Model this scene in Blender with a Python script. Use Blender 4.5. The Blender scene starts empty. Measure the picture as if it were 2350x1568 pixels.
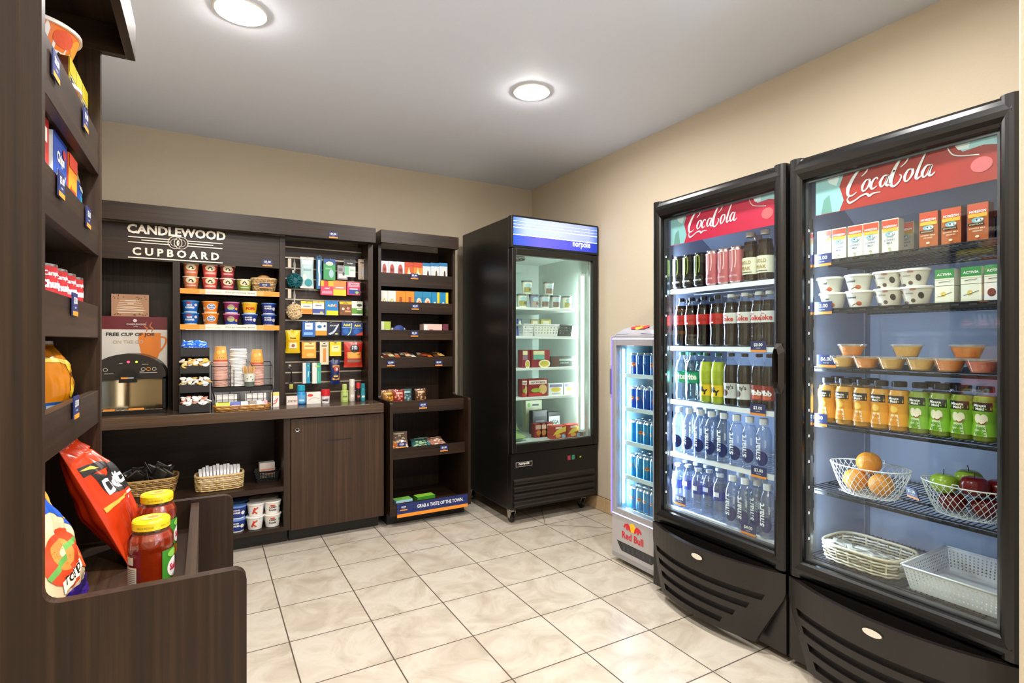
import bpy, math, random
from mathutils import Vector, Matrix, noise
from mathutils.geometry import tessellate_polygon
random.seed(7)
PI = math.pi
SC = bpy.context.scene
COL = SC.collection

# ------------------------------------------------------------------ camera
FPX, CX, CY, YAW, CAMH = 1245.6, 1193.5, 783.4, 0.5254, 1.213
cd = bpy.data.cameras.new('camera'); cam = bpy.data.objects.new('camera', cd); COL.objects.link(cam)
cam.location = (0, 0, CAMH); cam.rotation_euler = (PI/2, 0, -YAW)
cd.sensor_width = 36; cd.lens = FPX/2350*36
cd.shift_x = -(CX-1175)/2350; cd.shift_y = (CY-784)/2350; cd.clip_start = 0.02
SC.camera = cam
# ------------------------------------------------------------------ world, exposure, room lamps
SC.view_settings.view_transform = 'Standard'; SC.view_settings.look = 'None'
SC.view_settings.gamma = 1; SC.view_settings.use_curve_mapping = False
SC.view_settings.exposure = 0.16
w = bpy.data.worlds.new('world'); SC.world = w; w.use_nodes = True
bg = w.node_tree.nodes['Background']; bg.inputs[1].default_value = 1.0
_n = w.node_tree.nodes.new; _l = w.node_tree.links.new          # ambient fill; added brightness below the horizon throws light up onto the ceiling
_tc = _n('ShaderNodeTexCoord'); _sp = _n('ShaderNodeSeparateXYZ'); _mr = _n('ShaderNodeMapRange'); _mr.inputs[1].default_value = -.35; _mr.inputs[2].default_value = .12
_mx = _n('ShaderNodeMixRGB'); _mx.inputs[1].default_value = (3.6, 3.7, 3.9, 1); _mx.inputs[2].default_value = (.55, .565, .59, 1)
_l(_tc.outputs['Generated'], _sp.inputs[0]); _l(_sp.outputs[2], _mr.inputs[0]); _l(_mr.outputs[0], _mx.inputs[0]); _l(_mx.outputs[0], bg.inputs[0])
CANS = [(0.122, 2.424), (1.484, 2.439), (0.122, 1.06), (1.484, 1.06), (0.122, -0.5), (1.484, -0.5)]
def add_light(name, kind, loc, rot, power, color, **kw):
    l = bpy.data.lights.new(name, kind); l.energy = power; l.color = color
    for k, v in kw.items(): setattr(l, k, v)
    o = bpy.data.objects.new(name, l); COL.objects.link(o); o.location = loc; o.rotation_euler = rot
    return o
CANL = []
for x, y in CANS:
    CANL.append(add_light('downlight_bulb', 'AREA', (x, y, 2.512), (0, 0, 0), 11, (1.0, 0.985, 0.96), shape='DISK', size=0.12, spread=math.radians(175)))
SC.cycles.max_bounces = 7; SC.cycles.diffuse_bounces = 3; SC.cycles.glossy_bounces = 3; SC.cycles.adaptive_threshold = .02
SC.cycles.transparent_max_bounces = 16; SC.cycles.transmission_bounces = 4
SC.cycles.caustics_reflective = False; SC.cycles.caustics_refractive = False
SC.cycles.sample_clamp_indirect = 4.0

# ------------------------------------------------------------------ materials
def lin(c):
    c = c.lstrip('#'); r = [int(c[i:i+2], 16)/255 for i in (0, 2, 4)]
    return tuple([(v/12.92 if v <= .04045 else ((v+.055)/1.055)**2.4) for v in r]+[1])
MATS = {}
def C(col, r=.45, m=0.0, e=0.0, coat=0.0, n=0.0, a=1.0, sp=.5):
    """plain painted, printed or plastic surface"""
    key = (col, r, m, e, coat, n, a, sp)
    if key in MATS: return MATS[key]
    t = bpy.data.materials.new('surface_'+col.lstrip('#')); t.use_nodes = True
    nt = t.node_tree; b = nt.nodes['Principled BSDF']
    b.inputs['Base Color'].default_value = lin(col); b.inputs['Roughness'].default_value = r
    b.inputs['Metallic'].default_value = m; b.inputs['Coat Weight'].default_value = coat
    b.inputs['Specular IOR Level'].default_value = sp
    if e:
        b.inputs['Emission Color'].default_value = lin(col); b.inputs['Emission Strength'].default_value = e
    if n:
        tc = nt.nodes.new('ShaderNodeTexCoord'); no = nt.nodes.new('ShaderNodeTexNoise'); no.inputs['Scale'].default_value = 60
        bu = nt.nodes.new('ShaderNodeBump'); bu.inputs['Strength'].default_value = n; bu.inputs['Distance'].default_value = .01
        nt.links.new(tc.outputs['Object'], no.inputs['Vector']); nt.links.new(no.outputs['Fac'], bu.inputs['Height'])
        nt.links.new(bu.outputs['Normal'], b.inputs['Normal'])
    if a < 1: b.inputs['Alpha'].default_value = a
    MATS[key] = t; return t
def clear(name, tint='#ffffff', refl=.06, r=.02, body=0.0, bcol='#ffffff', edge=True):
    """clear glass or plastic: see-through with a Fresnel gloss, optionally a little milky body"""
    key = ('clear', name)
    if key in MATS: return MATS[key]
    t = bpy.data.materials.new(name); t.use_nodes = True; nt = t.node_tree
    for q in list(nt.nodes): nt.nodes.remove(q)
    N = nt.nodes.new; L = nt.links.new
    out = N('ShaderNodeOutputMaterial'); tr = N('ShaderNodeBsdfTransparent'); tr.inputs[0].default_value = lin(tint)
    gl = N('ShaderNodeBsdfGlossy'); gl.inputs['Roughness'].default_value = r
    lw = N('ShaderNodeLayerWeight'); lw.inputs[0].default_value = .5
    pw = N('ShaderNodeMath'); pw.operation = 'POWER'; pw.inputs[1].default_value = 4.0; L(lw.outputs['Facing'], pw.inputs[0])
    mx = N('ShaderNodeMixShader'); first = tr
    if body:
        df = N('ShaderNodeBsdfDiffuse'); df.inputs[0].default_value = lin(bcol)
        m2 = N('ShaderNodeMixShader'); m2.inputs[0].default_value = body
        L(tr.outputs[0], m2.inputs[1]); L(df.outputs[0], m2.inputs[2]); first = m2
    ad = N('ShaderNodeMath'); ad.operation = 'MULTIPLY_ADD'; ad.inputs[1].default_value = .7; ad.inputs[2].default_value = refl; ad.use_clamp = True
    L(pw.outputs[0], ad.inputs[0]); L(ad.outputs[0], mx.inputs[0]); L(first.outputs[0], mx.inputs[1]); L(gl.outputs[0], mx.inputs[2])
    L(mx.outputs[0], out.inputs[0]); MATS[key] = t; return t
def ramp(nt, fac, stops):
    r = nt.nodes.new('ShaderNodeValToRGB'); e = r.color_ramp.elements
    e[0].position, e[0].color = stops[0][0], lin(stops[0][1]); e[1].position, e[1].color = stops[-1][0], lin(stops[-1][1])
    for p, c in stops[1:-1]:
        q = e.new(p); q.color = lin(c)
    nt.links.new(fac, r.inputs[0]); return r.outputs[0]
def wood(axis, tone=('#190f08', '#291a0f', '#3b2918'), r=.4):
    key = ('wood', axis, tone)
    if key in MATS: return MATS[key]
    t = bpy.data.materials.new('laminate_grain_'+axis); t.use_nodes = True; nt = t.node_tree; b = nt.nodes['Principled BSDF']
    N = nt.nodes.new; L = nt.links.new
    tc = N('ShaderNodeTexCoord'); mp = N('ShaderNodeMapping'); s = {'x': (1.2, 90, 90), 'y': (90, 1.2, 90), 'z': (90, 90, 1.2)}[axis]
    mp.inputs['Scale'].default_value = s; L(tc.outputs['Object'], mp.inputs[0])
    a = N('ShaderNodeTexNoise'); a.inputs['Scale'].default_value = 1; a.inputs['Detail'].default_value = 5; a.inputs['Roughness'].default_value = .65
    L(mp.outputs[0], a.inputs['Vector'])
    mp2 = N('ShaderNodeMapping'); mp2.inputs['Scale'].default_value = tuple(v*.16 for v in s); L(tc.outputs['Object'], mp2.inputs[0])
    a2 = N('ShaderNodeTexNoise'); a2.inputs['Scale'].default_value = 1; a2.inputs['Detail'].default_value = 2; L(mp2.outputs[0], a2.inputs['Vector'])
    mm = N('ShaderNodeMath'); mm.operation = 'MULTIPLY_ADD'; mm.inputs[1].default_value = .65; L(a.outputs['Fac'], mm.inputs[0])
    m3 = N('ShaderNodeMath'); m3.operation = 'MULTIPLY'; m3.inputs[1].default_value = .35; L(a2.outputs['Fac'], m3.inputs[0]); L(m3.outputs[0], mm.inputs[2])
    L(ramp(nt, mm.outputs[0], [(.34, tone[0]), (.5, tone[1]), (.66, tone[2])]), b.inputs['Base Color'])
    b.inputs['Roughness'].default_value = r; b.inputs['Specular IOR Level'].default_value = .35
    bu = N('ShaderNodeBump'); bu.inputs['Strength'].default_value = .12; bu.inputs['Distance'].default_value = .002
    L(a.outputs['Fac'], bu.inputs['Height']); L(bu.outputs['Normal'], b.inputs['Normal'])
    MATS[key] = t; return t
def wallpaint(name, col, bump=.35, scale=90):
    t = bpy.data.materials.new(name); t.use_nodes = True; nt = t.node_tree; b = nt.nodes['Principled BSDF']; N = nt.nodes.new; L = nt.links.new
    tc = N('ShaderNodeTexCoord'); a = N('ShaderNodeTexNoise'); a.inputs['Scale'].default_value = scale; a.inputs['Detail'].default_value = 3
    L(tc.outputs['Object'], a.inputs['Vector'])
    bu = N('ShaderNodeBump'); bu.inputs['Strength'].default_value = bump; bu.inputs['Distance'].default_value = .003
    L(a.outputs['Fac'], bu.inputs['Height']); L(bu.outputs['Normal'], b.inputs['Normal'])
    b.inputs['Base Color'].default_value = lin(col); b.inputs['Roughness'].default_value = .75
    return t
def tilefloor():
    t = bpy.data.materials.new('ceramic_floor_tiles'); t.use_nodes = True; nt = t.node_tree; b = nt.nodes['Principled BSDF']; N = nt.nodes.new; L = nt.links.new
    tc = N('ShaderNodeTexCoord'); sp = N('ShaderNodeSeparateXYZ'); L(tc.outputs['Object'], sp.inputs[0])
    S = .32994
    def edge(out, off):
        a = N('ShaderNodeMath'); a.operation = 'SUBTRACT'; a.inputs[1].default_value = off; L(out, a.inputs[0])
        d = N('ShaderNodeMath'); d.operation = 'DIVIDE'; d.inputs[1].default_value = S; L(a.outputs[0], d.inputs[0])
        f = N('ShaderNodeMath'); f.operation = 'FRACT'; L(d.outputs[0], f.inputs[0])
        fl = N('ShaderNodeMath'); fl.operation = 'FLOOR'; L(d.outputs[0], fl.inputs[0])
        h = N('ShaderNodeMath'); h.operation = 'SUBTRACT'; h.inputs[1].default_value = .5; L(f.outputs[0], h.inputs[0])
        g = N('ShaderNodeMath'); g.operation = 'ABSOLUTE'; L(h.outputs[0], g.inputs[0])
        return g.outputs[0], fl.outputs[0]
    ex, ix = edge(sp.outputs[0], .2929); ey, iy = edge(sp.outputs[1], 3.3487)
    mx = N('ShaderNodeMath'); mx.operation = 'MAXIMUM'; L(ex, mx.inputs[0]); L(ey, mx.inputs[1])
    gr = N('ShaderNodeMath'); gr.operation = 'GREATER_THAN'; gr.inputs[1].default_value = .5-.0026/S; L(mx.outputs[0], gr.inputs[0])
    cmb = N('ShaderNodeCombineXYZ'); L(ix, cmb.inputs[0]); L(iy, cmb.inputs[1])
    wn = N('ShaderNodeTexWhiteNoise'); wn.noise_dimensions = '2D'; L(cmb.outputs[0], wn.inputs['Vector'])
    sc = N('ShaderNodeVectorMath'); sc.operation = 'MULTIPLY_ADD'; sc.inputs[1].default_value = (7, 7, 7); L(wn.outputs['Color'], sc.inputs[0]); L(tc.outputs['Object'], sc.inputs[2])
    n1 = N('ShaderNodeTexNoise'); n1.inputs['Scale'].default_value = 5; n1.inputs['Detail'].default_value = 7; n1.inputs['Distortion'].default_value = 1.2; n1.inputs['Roughness'].default_value = .6
    L(sc.outputs[0], n1.inputs['Vector'])
    col = ramp(nt, n1.outputs['Fac'], [(.3, '#a99d8c'), (.47, '#b8ad9d'), (.6, '#c1b8aa'), (.75, '#b5a996')])
    mi = N('ShaderNodeMixRGB'); L(gr.outputs[0], mi.inputs[0]); L(col, mi.inputs[1]); mi.inputs[2].default_value = lin('#4a3d31')
    L(mi.outputs[0], b.inputs['Base Color'])
    ro = N('ShaderNodeMath'); ro.operation = 'MULTIPLY_ADD'; ro.inputs[1].default_value = .5; ro.inputs[2].default_value = .24; L(gr.outputs[0], ro.inputs[0]); L(ro.outputs[0], b.inputs['Roughness'])
    hh = N('ShaderNodeMath'); hh.operation = 'MULTIPLY_ADD'; hh.inputs[1].default_value = -1; L(gr.outputs[0], hh.inputs[0])
    h2 = N('ShaderNodeMath'); h2.operation = 'MULTIPLY'; h2.inputs[1].default_value = .25; L(n1.outputs['Fac'], h2.inputs[0]); L(h2.outputs[0], hh.inputs[2])
    bu = N('ShaderNodeBump'); bu.inputs['Strength'].default_value = .25; bu.inputs['Distance'].default_value = .004; L(hh.outputs[0], bu.inputs['Height']); L(bu.outputs['Normal'], b.inputs['Normal'])
    return t
WX, WY, WZ = wood('x'), wood('y'), wood('z')
BLK = C('#0b0a0a', .38); BLKS = C('#100f0e', .22); DGR = C('#2a2a2c', .5); WHT = C('#f2f2f0', .4); CHR = C('#c9c9c9', .25, m=1)
STEEL = C('#b9b4aa', .3, m=1); NAVY = C('#1b2a63', .45); ORG = C('#f0922a', .45)

# ------------------------------------------------------------------ mesh building
_txt = {}
def textgeo(s, bold):
    k = (s, bold)
    if k not in _txt:
        cu = bpy.data.curves.new('t', 'FONT'); cu.body = s; cu.size = 1; cu.resolution_u = 2; cu.offset = bold; cu.align_x = 'CENTER'
        o = bpy.data.objects.new('t', cu); me = bpy.data.meshes.new_from_object(o)
        vs = [(v.co.x, v.co.y) for v in me.vertices]; fs = [tuple(p.vertices) for p in me.polygons]
        bpy.data.objects.remove(o); bpy.data.curves.remove(cu); bpy.data.meshes.remove(me)
        if vs:
            mnx, mxx = min(v[0] for v in vs), max(v[0] for v in vs); mny, mxy = min(v[1] for v in vs), max(v[1] for v in vs)
            vs = [((x-(mnx+mxx)/2), (y-mny)) for x, y in vs]; _txt[k] = (vs, fs, mxx-mnx, mxy-mny)
        else: _txt[k] = ([], [], 1, 1)
    return _txt[k]
def flat(o=(0, 0, 0), u=(1, 0, 0), v=(0, 0, 1), n=(0, -1, 0)):
    o, u, v, n = map(Vector, (o, u, v, n))
    return lambda s, t, h: o+u*s+v*t+n*h
def cyl(r, cx=0, cy=0, a0=0):
    """surface of revolution facing -y; s is arc length, r may be a function of height"""
    f = r if callable(r) else (lambda t: r)
    def g(s, t, h):
        R = f(t); a = a0+s/max(R, 1e-4); R += h
        return Vector((cx+R*math.sin(a), cy-R*math.cos(a), t))
    return g
class MB:
    def __init__(s): s.v = []; s.f = []; s.m = []; s.sl = []; s.sm = []
    def mi(s, mat):
        if mat not in s.sl: s.sl.append(mat)
        return s.sl.index(mat)
    def add(s, vs, fs, mat, smooth=False, T=None):
        b = len(s.v); k = s.mi(mat)
        s.v += [tuple(T @ Vector(v)) if T else tuple(v) for v in vs]
        for f in fs: s.f.append(tuple(b+i for i in f)); s.m.append(k); s.sm.append(smooth)
        return s
    def box(s, x0, x1, y0, y1, z0, z1, mat, T=None):
        if x0 > x1: x0, x1 = x1, x0
        if y0 > y1: y0, y1 = y1, y0
        if z0 > z1: z0, z1 = z1, z0
        vs = [(x, y, z) for z in (z0, z1) for y in (y0, y1) for x in (x0, x1)]
        return s.add(vs, [(0, 2, 3, 1), (4, 5, 7, 6), (0, 1, 5, 4), (2, 6, 7, 3), (1, 3, 7, 5), (0, 4, 6, 2)], mat, T=T)
    def prism(s, poly, axis, a, b, mat, smooth=False, caps=True, T=None):
        """poly: 2D points; axis 'x': (y,z) swept a..b; 'y': (x,z); 'z': (x,y)"""
        mk = {'x': lambda p, q: (q, p[0], p[1]), 'y': lambda p, q: (p[0], q, p[1]), 'z': lambda p, q: (p[0], p[1], q)}[axis]
        n = len(poly); vs = [mk(p, a) for p in poly]+[mk(p, b) for p in poly]
        fs = [(i, (i+1) % n, n+(i+1) % n, n+i) for i in range(n)]
        s.add(vs, fs, mat, smooth, T)
        if caps:
            tr = tessellate_polygon([[Vector((p[0], p[1], 0)) for p in poly]])
            s.add(vs, [tuple(t) for t in tr]+[tuple(n+i for i in reversed(t)) for t in tr], mat, False, T)
        return s
    def lathe(s, prof, mat, seg=20, cx=0, cy=0, mats=None, T=None, smooth=True):
        """prof: [(r,z)...]; mats: one material per band"""
        n = len(prof); vs = []
        for r, z in prof:
            for k in range(seg):
                a = 2*PI*k/seg; vs.append((cx+r*math.sin(a), cy-r*math.cos(a), z))
        for i in range(n-1):
            mt = mats[i] if mats else mat
            s.add([], [], mt)
            s.add(vs[i*seg:(i+2)*seg], [(k, (k+1) % seg, seg+(k+1) % seg, seg+k) for k in range(seg)], mt, smooth, T)
        return s
    def disc(s, r, z, mat, seg=20, cx=0, cy=0, T=None):
        return s.add([(cx+r*math.sin(2*PI*k/seg), cy-r*math.cos(2*PI*k/seg), z) for k in range(seg)], [tuple(range(seg))], mat, False, T)
    def tube(s, pts, r, mat, seg=6, closed=False, T=None, cap=True):
        pts = [Vector(p) for p in pts]; n = len(pts); vs = []; up = None
        for i, p in enumerate(pts):
            if closed: d = pts[(i+1) % n]-pts[i-1]
            else: d = pts[min(i+1, n-1)]-pts[max(i-1, 0)]
            if d.length < 1e-9: d = Vector((0, 0, 1))
            d.normalize()
            if up is None:
                up = Vector((0, 0, 1)) if abs(d.z) < .9 else Vector((1, 0, 0))
            sd = d.cross(up)
            if sd.length < 1e-6: sd = d.cross(Vector((0, 1, 0)))
            sd.normalize(); up = sd.cross(d).normalized()
            R = r[i] if isinstance(r, (list, tuple)) else r
            for k in range(seg):
                a = 2*PI*k/seg; vs.append(p+sd*R*math.cos(a)+up*R*math.sin(a))
        fs = []
        for i in range(n if closed else n-1):
            j = (i+1) % n
            for k in range(seg): fs.append((i*seg+k, i*seg+(k+1) % seg, j*seg+(k+1) % seg, j*seg+k))
        if not closed and cap: fs += [tuple(range(seg))[::-1], tuple((n-1)*seg+k for k in range(seg))]
        return s.add(vs, fs, mat, seg > 4, T)
    def sphere(s, c, r, mat, seg=14, rings=9, sc=(1, 1, 1), fn=None, T=None):
        vs = []; fs = []
        for i in range(rings+1):
            th = PI*i/rings
            for k in range(seg):
                a = 2*PI*k/seg; d = Vector((math.sin(th)*math.cos(a), math.sin(th)*math.sin(a), math.cos(th)))
                q = r*(fn(d) if fn else 1); vs.append((c[0]+d.x*q*sc[0], c[1]+d.y*q*sc[1], c[2]+d.z*q*sc[2]))
        for i in range(rings):
            for k in range(seg): fs.append((i*seg+k, (i+1)*seg+k, (i+1)*seg+(k+1) % seg, i*seg+(k+1) % seg))
        return s.add(vs, fs, mat, True, T)
    # flat artwork laid on a surface g(s,t,h)
    def text(s, g, st, size, x, y, mat, bold=0.0, wmax=None, h=.0006, wx=1.0, rot=0.0, slant=0.0, cell=0):
        vs, fs, wd, ht = textgeo(st, bold); k = size*wx
        if wmax and wd*k > wmax: k = wmax/wd
        ca, sa = math.cos(rot), math.sin(rot)
        out = []
        if cell:
            P2 = [(x+a*k, y+b*size) for a, b in vs]; return s.fine(g, [(P2[f[0]], P2[f[i]], P2[f[i+1]]) for f in fs for i in range(1, len(f)-1)], mat, h, cell)
        for a, b in vs:
            p, q = a*k+b*size*slant, b*size
            out.append(g(x+p*ca-q*sa, y+p*sa+q*ca, h))
        return s.add(out, fs, mat)
    def rect(s, g, x0, x1, y0, y1, mat, nx=1, ny=1, h=.0004):
        vs = [g(x0+(x1-x0)*i/nx, y0+(y1-y0)*j/ny, h) for j in range(ny+1) for i in range(nx+1)]
        return s.add(vs, [(j*(nx+1)+i, j*(nx+1)+i+1, (j+1)*(nx+1)+i+1, (j+1)*(nx+1)+i) for j in range(ny) for i in range(nx)], mat)
    def poly(s, g, pts, mat, h=.0005, cell=0):
        tr = tessellate_polygon([[Vector((p[0], p[1], 0)) for p in pts]])
        if not cell: return s.add([g(p[0], p[1], h) for p in pts], [tuple(t) for t in tr], mat)
        return s.fine(g, [tuple((pts[i][0], pts[i][1]) for i in t) for t in tr], mat, h, cell)
    def fine(s, g, todo, mat, h, cell):
        """lay flat triangles on a curved surface, split until no side is longer than cell"""
        out = []
        while todo:
            t = todo.pop(); L_ = [math.dist(t[i], t[(i+1) % 3]) for i in range(3)]; k = L_.index(max(L_))
            if L_[k] < cell: out.append(t); continue
            a, b_, c = t[k], t[(k+1) % 3], t[(k+2) % 3]; m = ((a[0]+b_[0])/2, (a[1]+b_[1])/2); todo += [(a, m, c), (m, b_, c)]
        ix = {}; vs = []; fs = []
        for t in out:
            f = []
            for q in t:
                key = (round(q[0], 6), round(q[1], 6))
                if key not in ix: ix[key] = len(vs); vs.append(g(q[0], q[1], h))
                f.append(ix[key])
            fs.append(tuple(f))
        return s.add(vs, fs, mat, True)
    def oval(s, g, x, y, a, b, mat, h=.0005, seg=18, rot=0.0, rings=2):
        vs = [g(x, y, h)]; ca, sa = math.cos(rot), math.sin(rot)
        for j in range(1, rings+1):
            for k in range(seg):
                t = 2*PI*k/seg; p, q = a*j/rings*math.cos(t), b*j/rings*math.sin(t); vs.append(g(x+p*ca-q*sa, y+p*sa+q*ca, h))
        fs = [(0, 1+k, 1+(k+1) % seg) for k in range(seg)]
        for j in range(1, rings): fs += [((j-1)*seg+1+k, j*seg+1+k, j*seg+1+(k+1) % seg, (j-1)*seg+1+(k+1) % seg) for k in range(seg)]
        return s.add(vs, fs, mat)
    def stroke(s, g, pts, wid, mat, h=.0006, n=6, closed=False):
        """smooth ribbon through pts; wid is a number or one width per point"""
        P = [Vector(p) for p in pts]; m = len(P); W = wid if isinstance(wid, (list, tuple)) else [wid]*m
        q = []; ww = []
        for i in range(m-1):
            p0, p1, p2, p3 = P[max(i-1, 0)], P[i], P[i+1], P[min(i+2, m-1)]
            for k in range(n):
                t = k/n; q.append(.5*((2*p1)+(p2-p0)*t+(2*p0-5*p1+4*p2-p3)*t*t+(3*p1-p0-3*p2+p3)*t**3)); ww.append(W[i]+(W[i+1]-W[i])*t)
        q.append(P[-1]); ww.append(W[-1]); vs = []
        for i, p in enumerate(q):
            d = q[min(i+1, len(q)-1)]-q[max(i-1, 0)]
            if d.length < 1e-9: d = Vector((1, 0))
            d.normalize(); nn = Vector((-d.y, d.x))*ww[i]/2
            vs += [g(p.x+nn.x, p.y+nn.y, h), g(p.x-nn.x, p.y-nn.y, h)]
        return s.add(vs, [(2*i, 2*i+1, 2*i+3, 2*i+2) for i in range(len(q)-1)], mat)
    def build(s, name, parent=None, bevel=0, loc=None):
        me = bpy.data.meshes.new(name); me.from_pydata(s.v, [], s.f)
        for m in s.sl: me.materials.append(m)
        me.polygons.foreach_set('material_index', s.m); me.polygons.foreach_set('use_smooth', s.sm); me.update()
        o = bpy.data.objects.new(name, me); COL.objects.link(o)
        if parent: o.parent = parent
        if loc: o.location = loc
        if bevel:
            b = o.modifiers.new('edge', 'BEVEL'); b.width = bevel; b.segments = 2; b.limit_method = 'ANGLE'; b.angle_limit = math.radians(40)
        return o
def tag(o, label, cat, group=None, kind=None):
    o['label'] = label; o['category'] = cat
    if group: o['group'] = group
    if kind: o['kind'] = kind
    return o
def thing(name, label, cat, loc=(0, 0, 0), rz=0, group=None):
    o = bpy.data.objects.new(name, None); COL.objects.link(o); o.empty_display_size = .05
    o.location = loc; o.rotation_euler = (0, 0, rz); return tag(o, label, cat, group)
def struct(o): o['kind'] = 'structure'; return o
def dup(o, parent=None):
    c = o.copy(); COL.objects.link(c)
    if parent: c.parent = parent
    for ch in list(o.children): dup(ch, c)
    return c
class Kind:
    """one kind of product: built once, then copied with its parts"""
    def __init__(s, name, cat, fn): s.name, s.cat, s.fn, s.root = name, cat, fn, None
    def put(s, loc, label, group=None, rz=0, rx=0, ry=0, sc=None, name=None):
        if s.root is None:
            r = s.fn(s.name)
            s.root = r
        else: r = dup(s.root)
        r.location = loc; r.rotation_euler = (rx, ry, rz); r.scale = sc if isinstance(sc, tuple) else ((sc,)*3 if sc else (1, 1, 1))
        tag(r, label, s.cat)
        if group: r['group'] = group
        return r
def yfr(u, x, lo, hi): return min(max(yat(u, x), lo), hi)
def root(name):
    o = bpy.data.objects.new(name, None); COL.objects.link(o); o.empty_display_size = .02; return o
NTH = ['first', 'second', 'third', 'fourth', 'fifth', 'sixth', 'seventh', 'eighth', 'ninth', 'tenth', 'eleventh', 'twelfth', 'thirteenth', 'fourteenth', 'fifteenth', 'sixteenth', 'seventeenth', 'eighteenth', 'nineteenth', 'twentieth', 'twenty-first', 'twenty-second', 'twenty-third', 'twenty-fourth', 'twenty-fifth', 'twenty-sixth', 'twenty-seventh', 'twenty-eighth', 'twenty-ninth', 'thirtieth']
def xat(u, y):
    """where the sight line through column u crosses the plane at depth y (measuring aid)"""
    a = (u-CX)/FPX; s, c = math.sin(YAW), math.cos(YAW); return y*(s+a*c)/(c-a*s)
def yat(u, x):
    a = (u-CX)/FPX; s, c = math.sin(YAW), math.cos(YAW); return x*(c-a*s)/(s+a*c)
def zat(u, v, x=None, y=None):
    a = (u-CX)/FPX; s, c = math.sin(YAW), math.cos(YAW)
    d = y/(c-a*s) if y is not None else x/(s+a*c)
    return CAMH-(v-CY)/FPX*d

# ------------------------------------------------------------------ room
WALLM = wallpaint('beige_wall_paint', '#bfb29c', .25, 140); CEILM = wallpaint('white_ceiling_paint', '#e6eeff', .1, 200)
HC = 2.527; XR = 2.455; YB = 4.035; XL = -.56
b = MB(); b.box(XL-.1, 4.2, -.9, YB+.1, -.06, 0, tilefloor()); struct(b.build('floor'))  # stops short behind the camera so world light from below reaches the ceiling
b = MB(); b.box(XL-.1, 4.2, -1.5, YB+.1, HC, HC+.08, CEILM); struct(b.build('ceiling'))
b = MB(); b.box(XL-.1, XR+.1, YB, YB+.1, 0, HC, WALLM); struct(b.build('wall_back'))
b = MB(); b.box(XR, XR+.1, .48, YB, 0, HC, WALLM); struct(b.build('wall_right'))
b = MB(); b.box(XL-.1, XL, -.9, YB, 0, HC, WALLM); struct(b.build('wall_left'))
b = MB(); b.box(1.537, 4.2, .36, .48, 0, HC, wallpaint('textured_near_wall', '#bfb29c', .45, 90)); struct(b.build('wall_near', bevel=.004))
b = MB(); b.box(XL-.1, .85, -1.0, -.9, 0, HC, WALLM); struct(b.build('wall_front_light_block'))  # unseen wall added to keep world light off the near side panel
# tiled skirting along the right wall
SK = C('#bda27a', .35, n=.1); GROUT = C('#5b4a38', .8)
b = MB(); yy = 3.3487+.32994*2
while yy > .6:
    y0 = max(yy-.32994+.0025, .5); b.box(XR-.012, XR, y0, min(yy-.0025, YB-.005), .002, .098, SK); yy -= .32994
b.box(XR-.006, XR, .5, YB-.002, 0, .101, GROUT); struct(b.build('baseboard_right', bevel=.0015))
# cuts in the tiles that fall towards a floor drain
b = MB()
def cut(p, q, w=.0045):
    p, q = Vector(p), Vector(q); d = (q-p).normalized(); n = Vector((-d.y, d.x))*w/2
    b.add([(p.x+n.x, p.y+n.y, .0006), (p.x-n.x, p.y-n.y, .0006), (q.x-n.x, q.y-n.y, .0006), (q.x+n.x, q.y+n.y, .0006)], [(0, 1, 2, 3)], GROUT)
kx, ky = .2929+5*.32994, 3.3487-.32994
cut((kx, ky), (kx+.165, ky+.31)); cut((kx, ky), (kx+.33, ky-.26)); cut((kx-.33, ky+.02), (kx, ky), .003)
struct(b.build('trim_1'))

# ------------------------------------------------------------------ recessed downlights
TRIMW = C('#efece6', .35)
def downlight(name):
    r = root(name); b = MB(); b.lathe([(.098, 0), (.100, -.004), (.094, -.007), (.074, -.004), (.07, .0)], TRIMW, 28); b.build('trim_ring', r)
    b = MB(); b.lathe([(.071, -.003), (.07, -.008), (.06, -.018), (.04, -.025), (0, -.029)], C('#fff6ea', .5, e=135.0), 28); b.build('diffuser', r); return r
DL = Kind('ceiling_light', 'ceiling light', downlight)
LBL = ['round recessed ceiling light above the counter with the wooden hutch', 'round recessed ceiling light before the tall black freezer', 'round recessed ceiling light above the snack shelves near the camera',
       'round recessed ceiling light above the drinks fridges', 'round recessed ceiling light behind the camera by the snack shelf side', 'round recessed ceiling light behind the camera by the fridge side',
       'round recessed ceiling light deepest behind the camera, snack shelf side', 'round recessed ceiling light deepest behind the camera, fridge side']
for i, (x, y) in enumerate(CANS):
    o = DL.put((x, y, HC-.0005), LBL[i], 'recessed ceiling lights'); l = CANL[i]; l.parent = o; l.location = (0, 0, -.031)

# ------------------------------------------------------------------ price cards
def card(price, w=.055, h=.04, amt=None):
    def fn(name):
        b = MB(); b.box(-w/2, w/2, 0, .002, 0, h, NAVY); g = flat((0, 0, 0))
        b.rect(g, -w/2, w/2, 0, h*.2, ORG); b.text(g, price, h*.4, 0, h*.48, WHT, .02, w*.7); b.text(g, 'PLUS TAX', h*.1, 0, h*.32, WHT, .02, w*.3)
        return b.build(name)
    return fn
CARDS = {}
def price(p, loc, label, rz=0, w=.055, h=.04, rx=0):
    k = (p, w, h)
    if k not in CARDS: CARDS[k] = Kind('price_card', 'price card', card(p, w, h))
    return CARDS[k].put(loc, label, 'navy and orange price cards', rz, rx)

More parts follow.
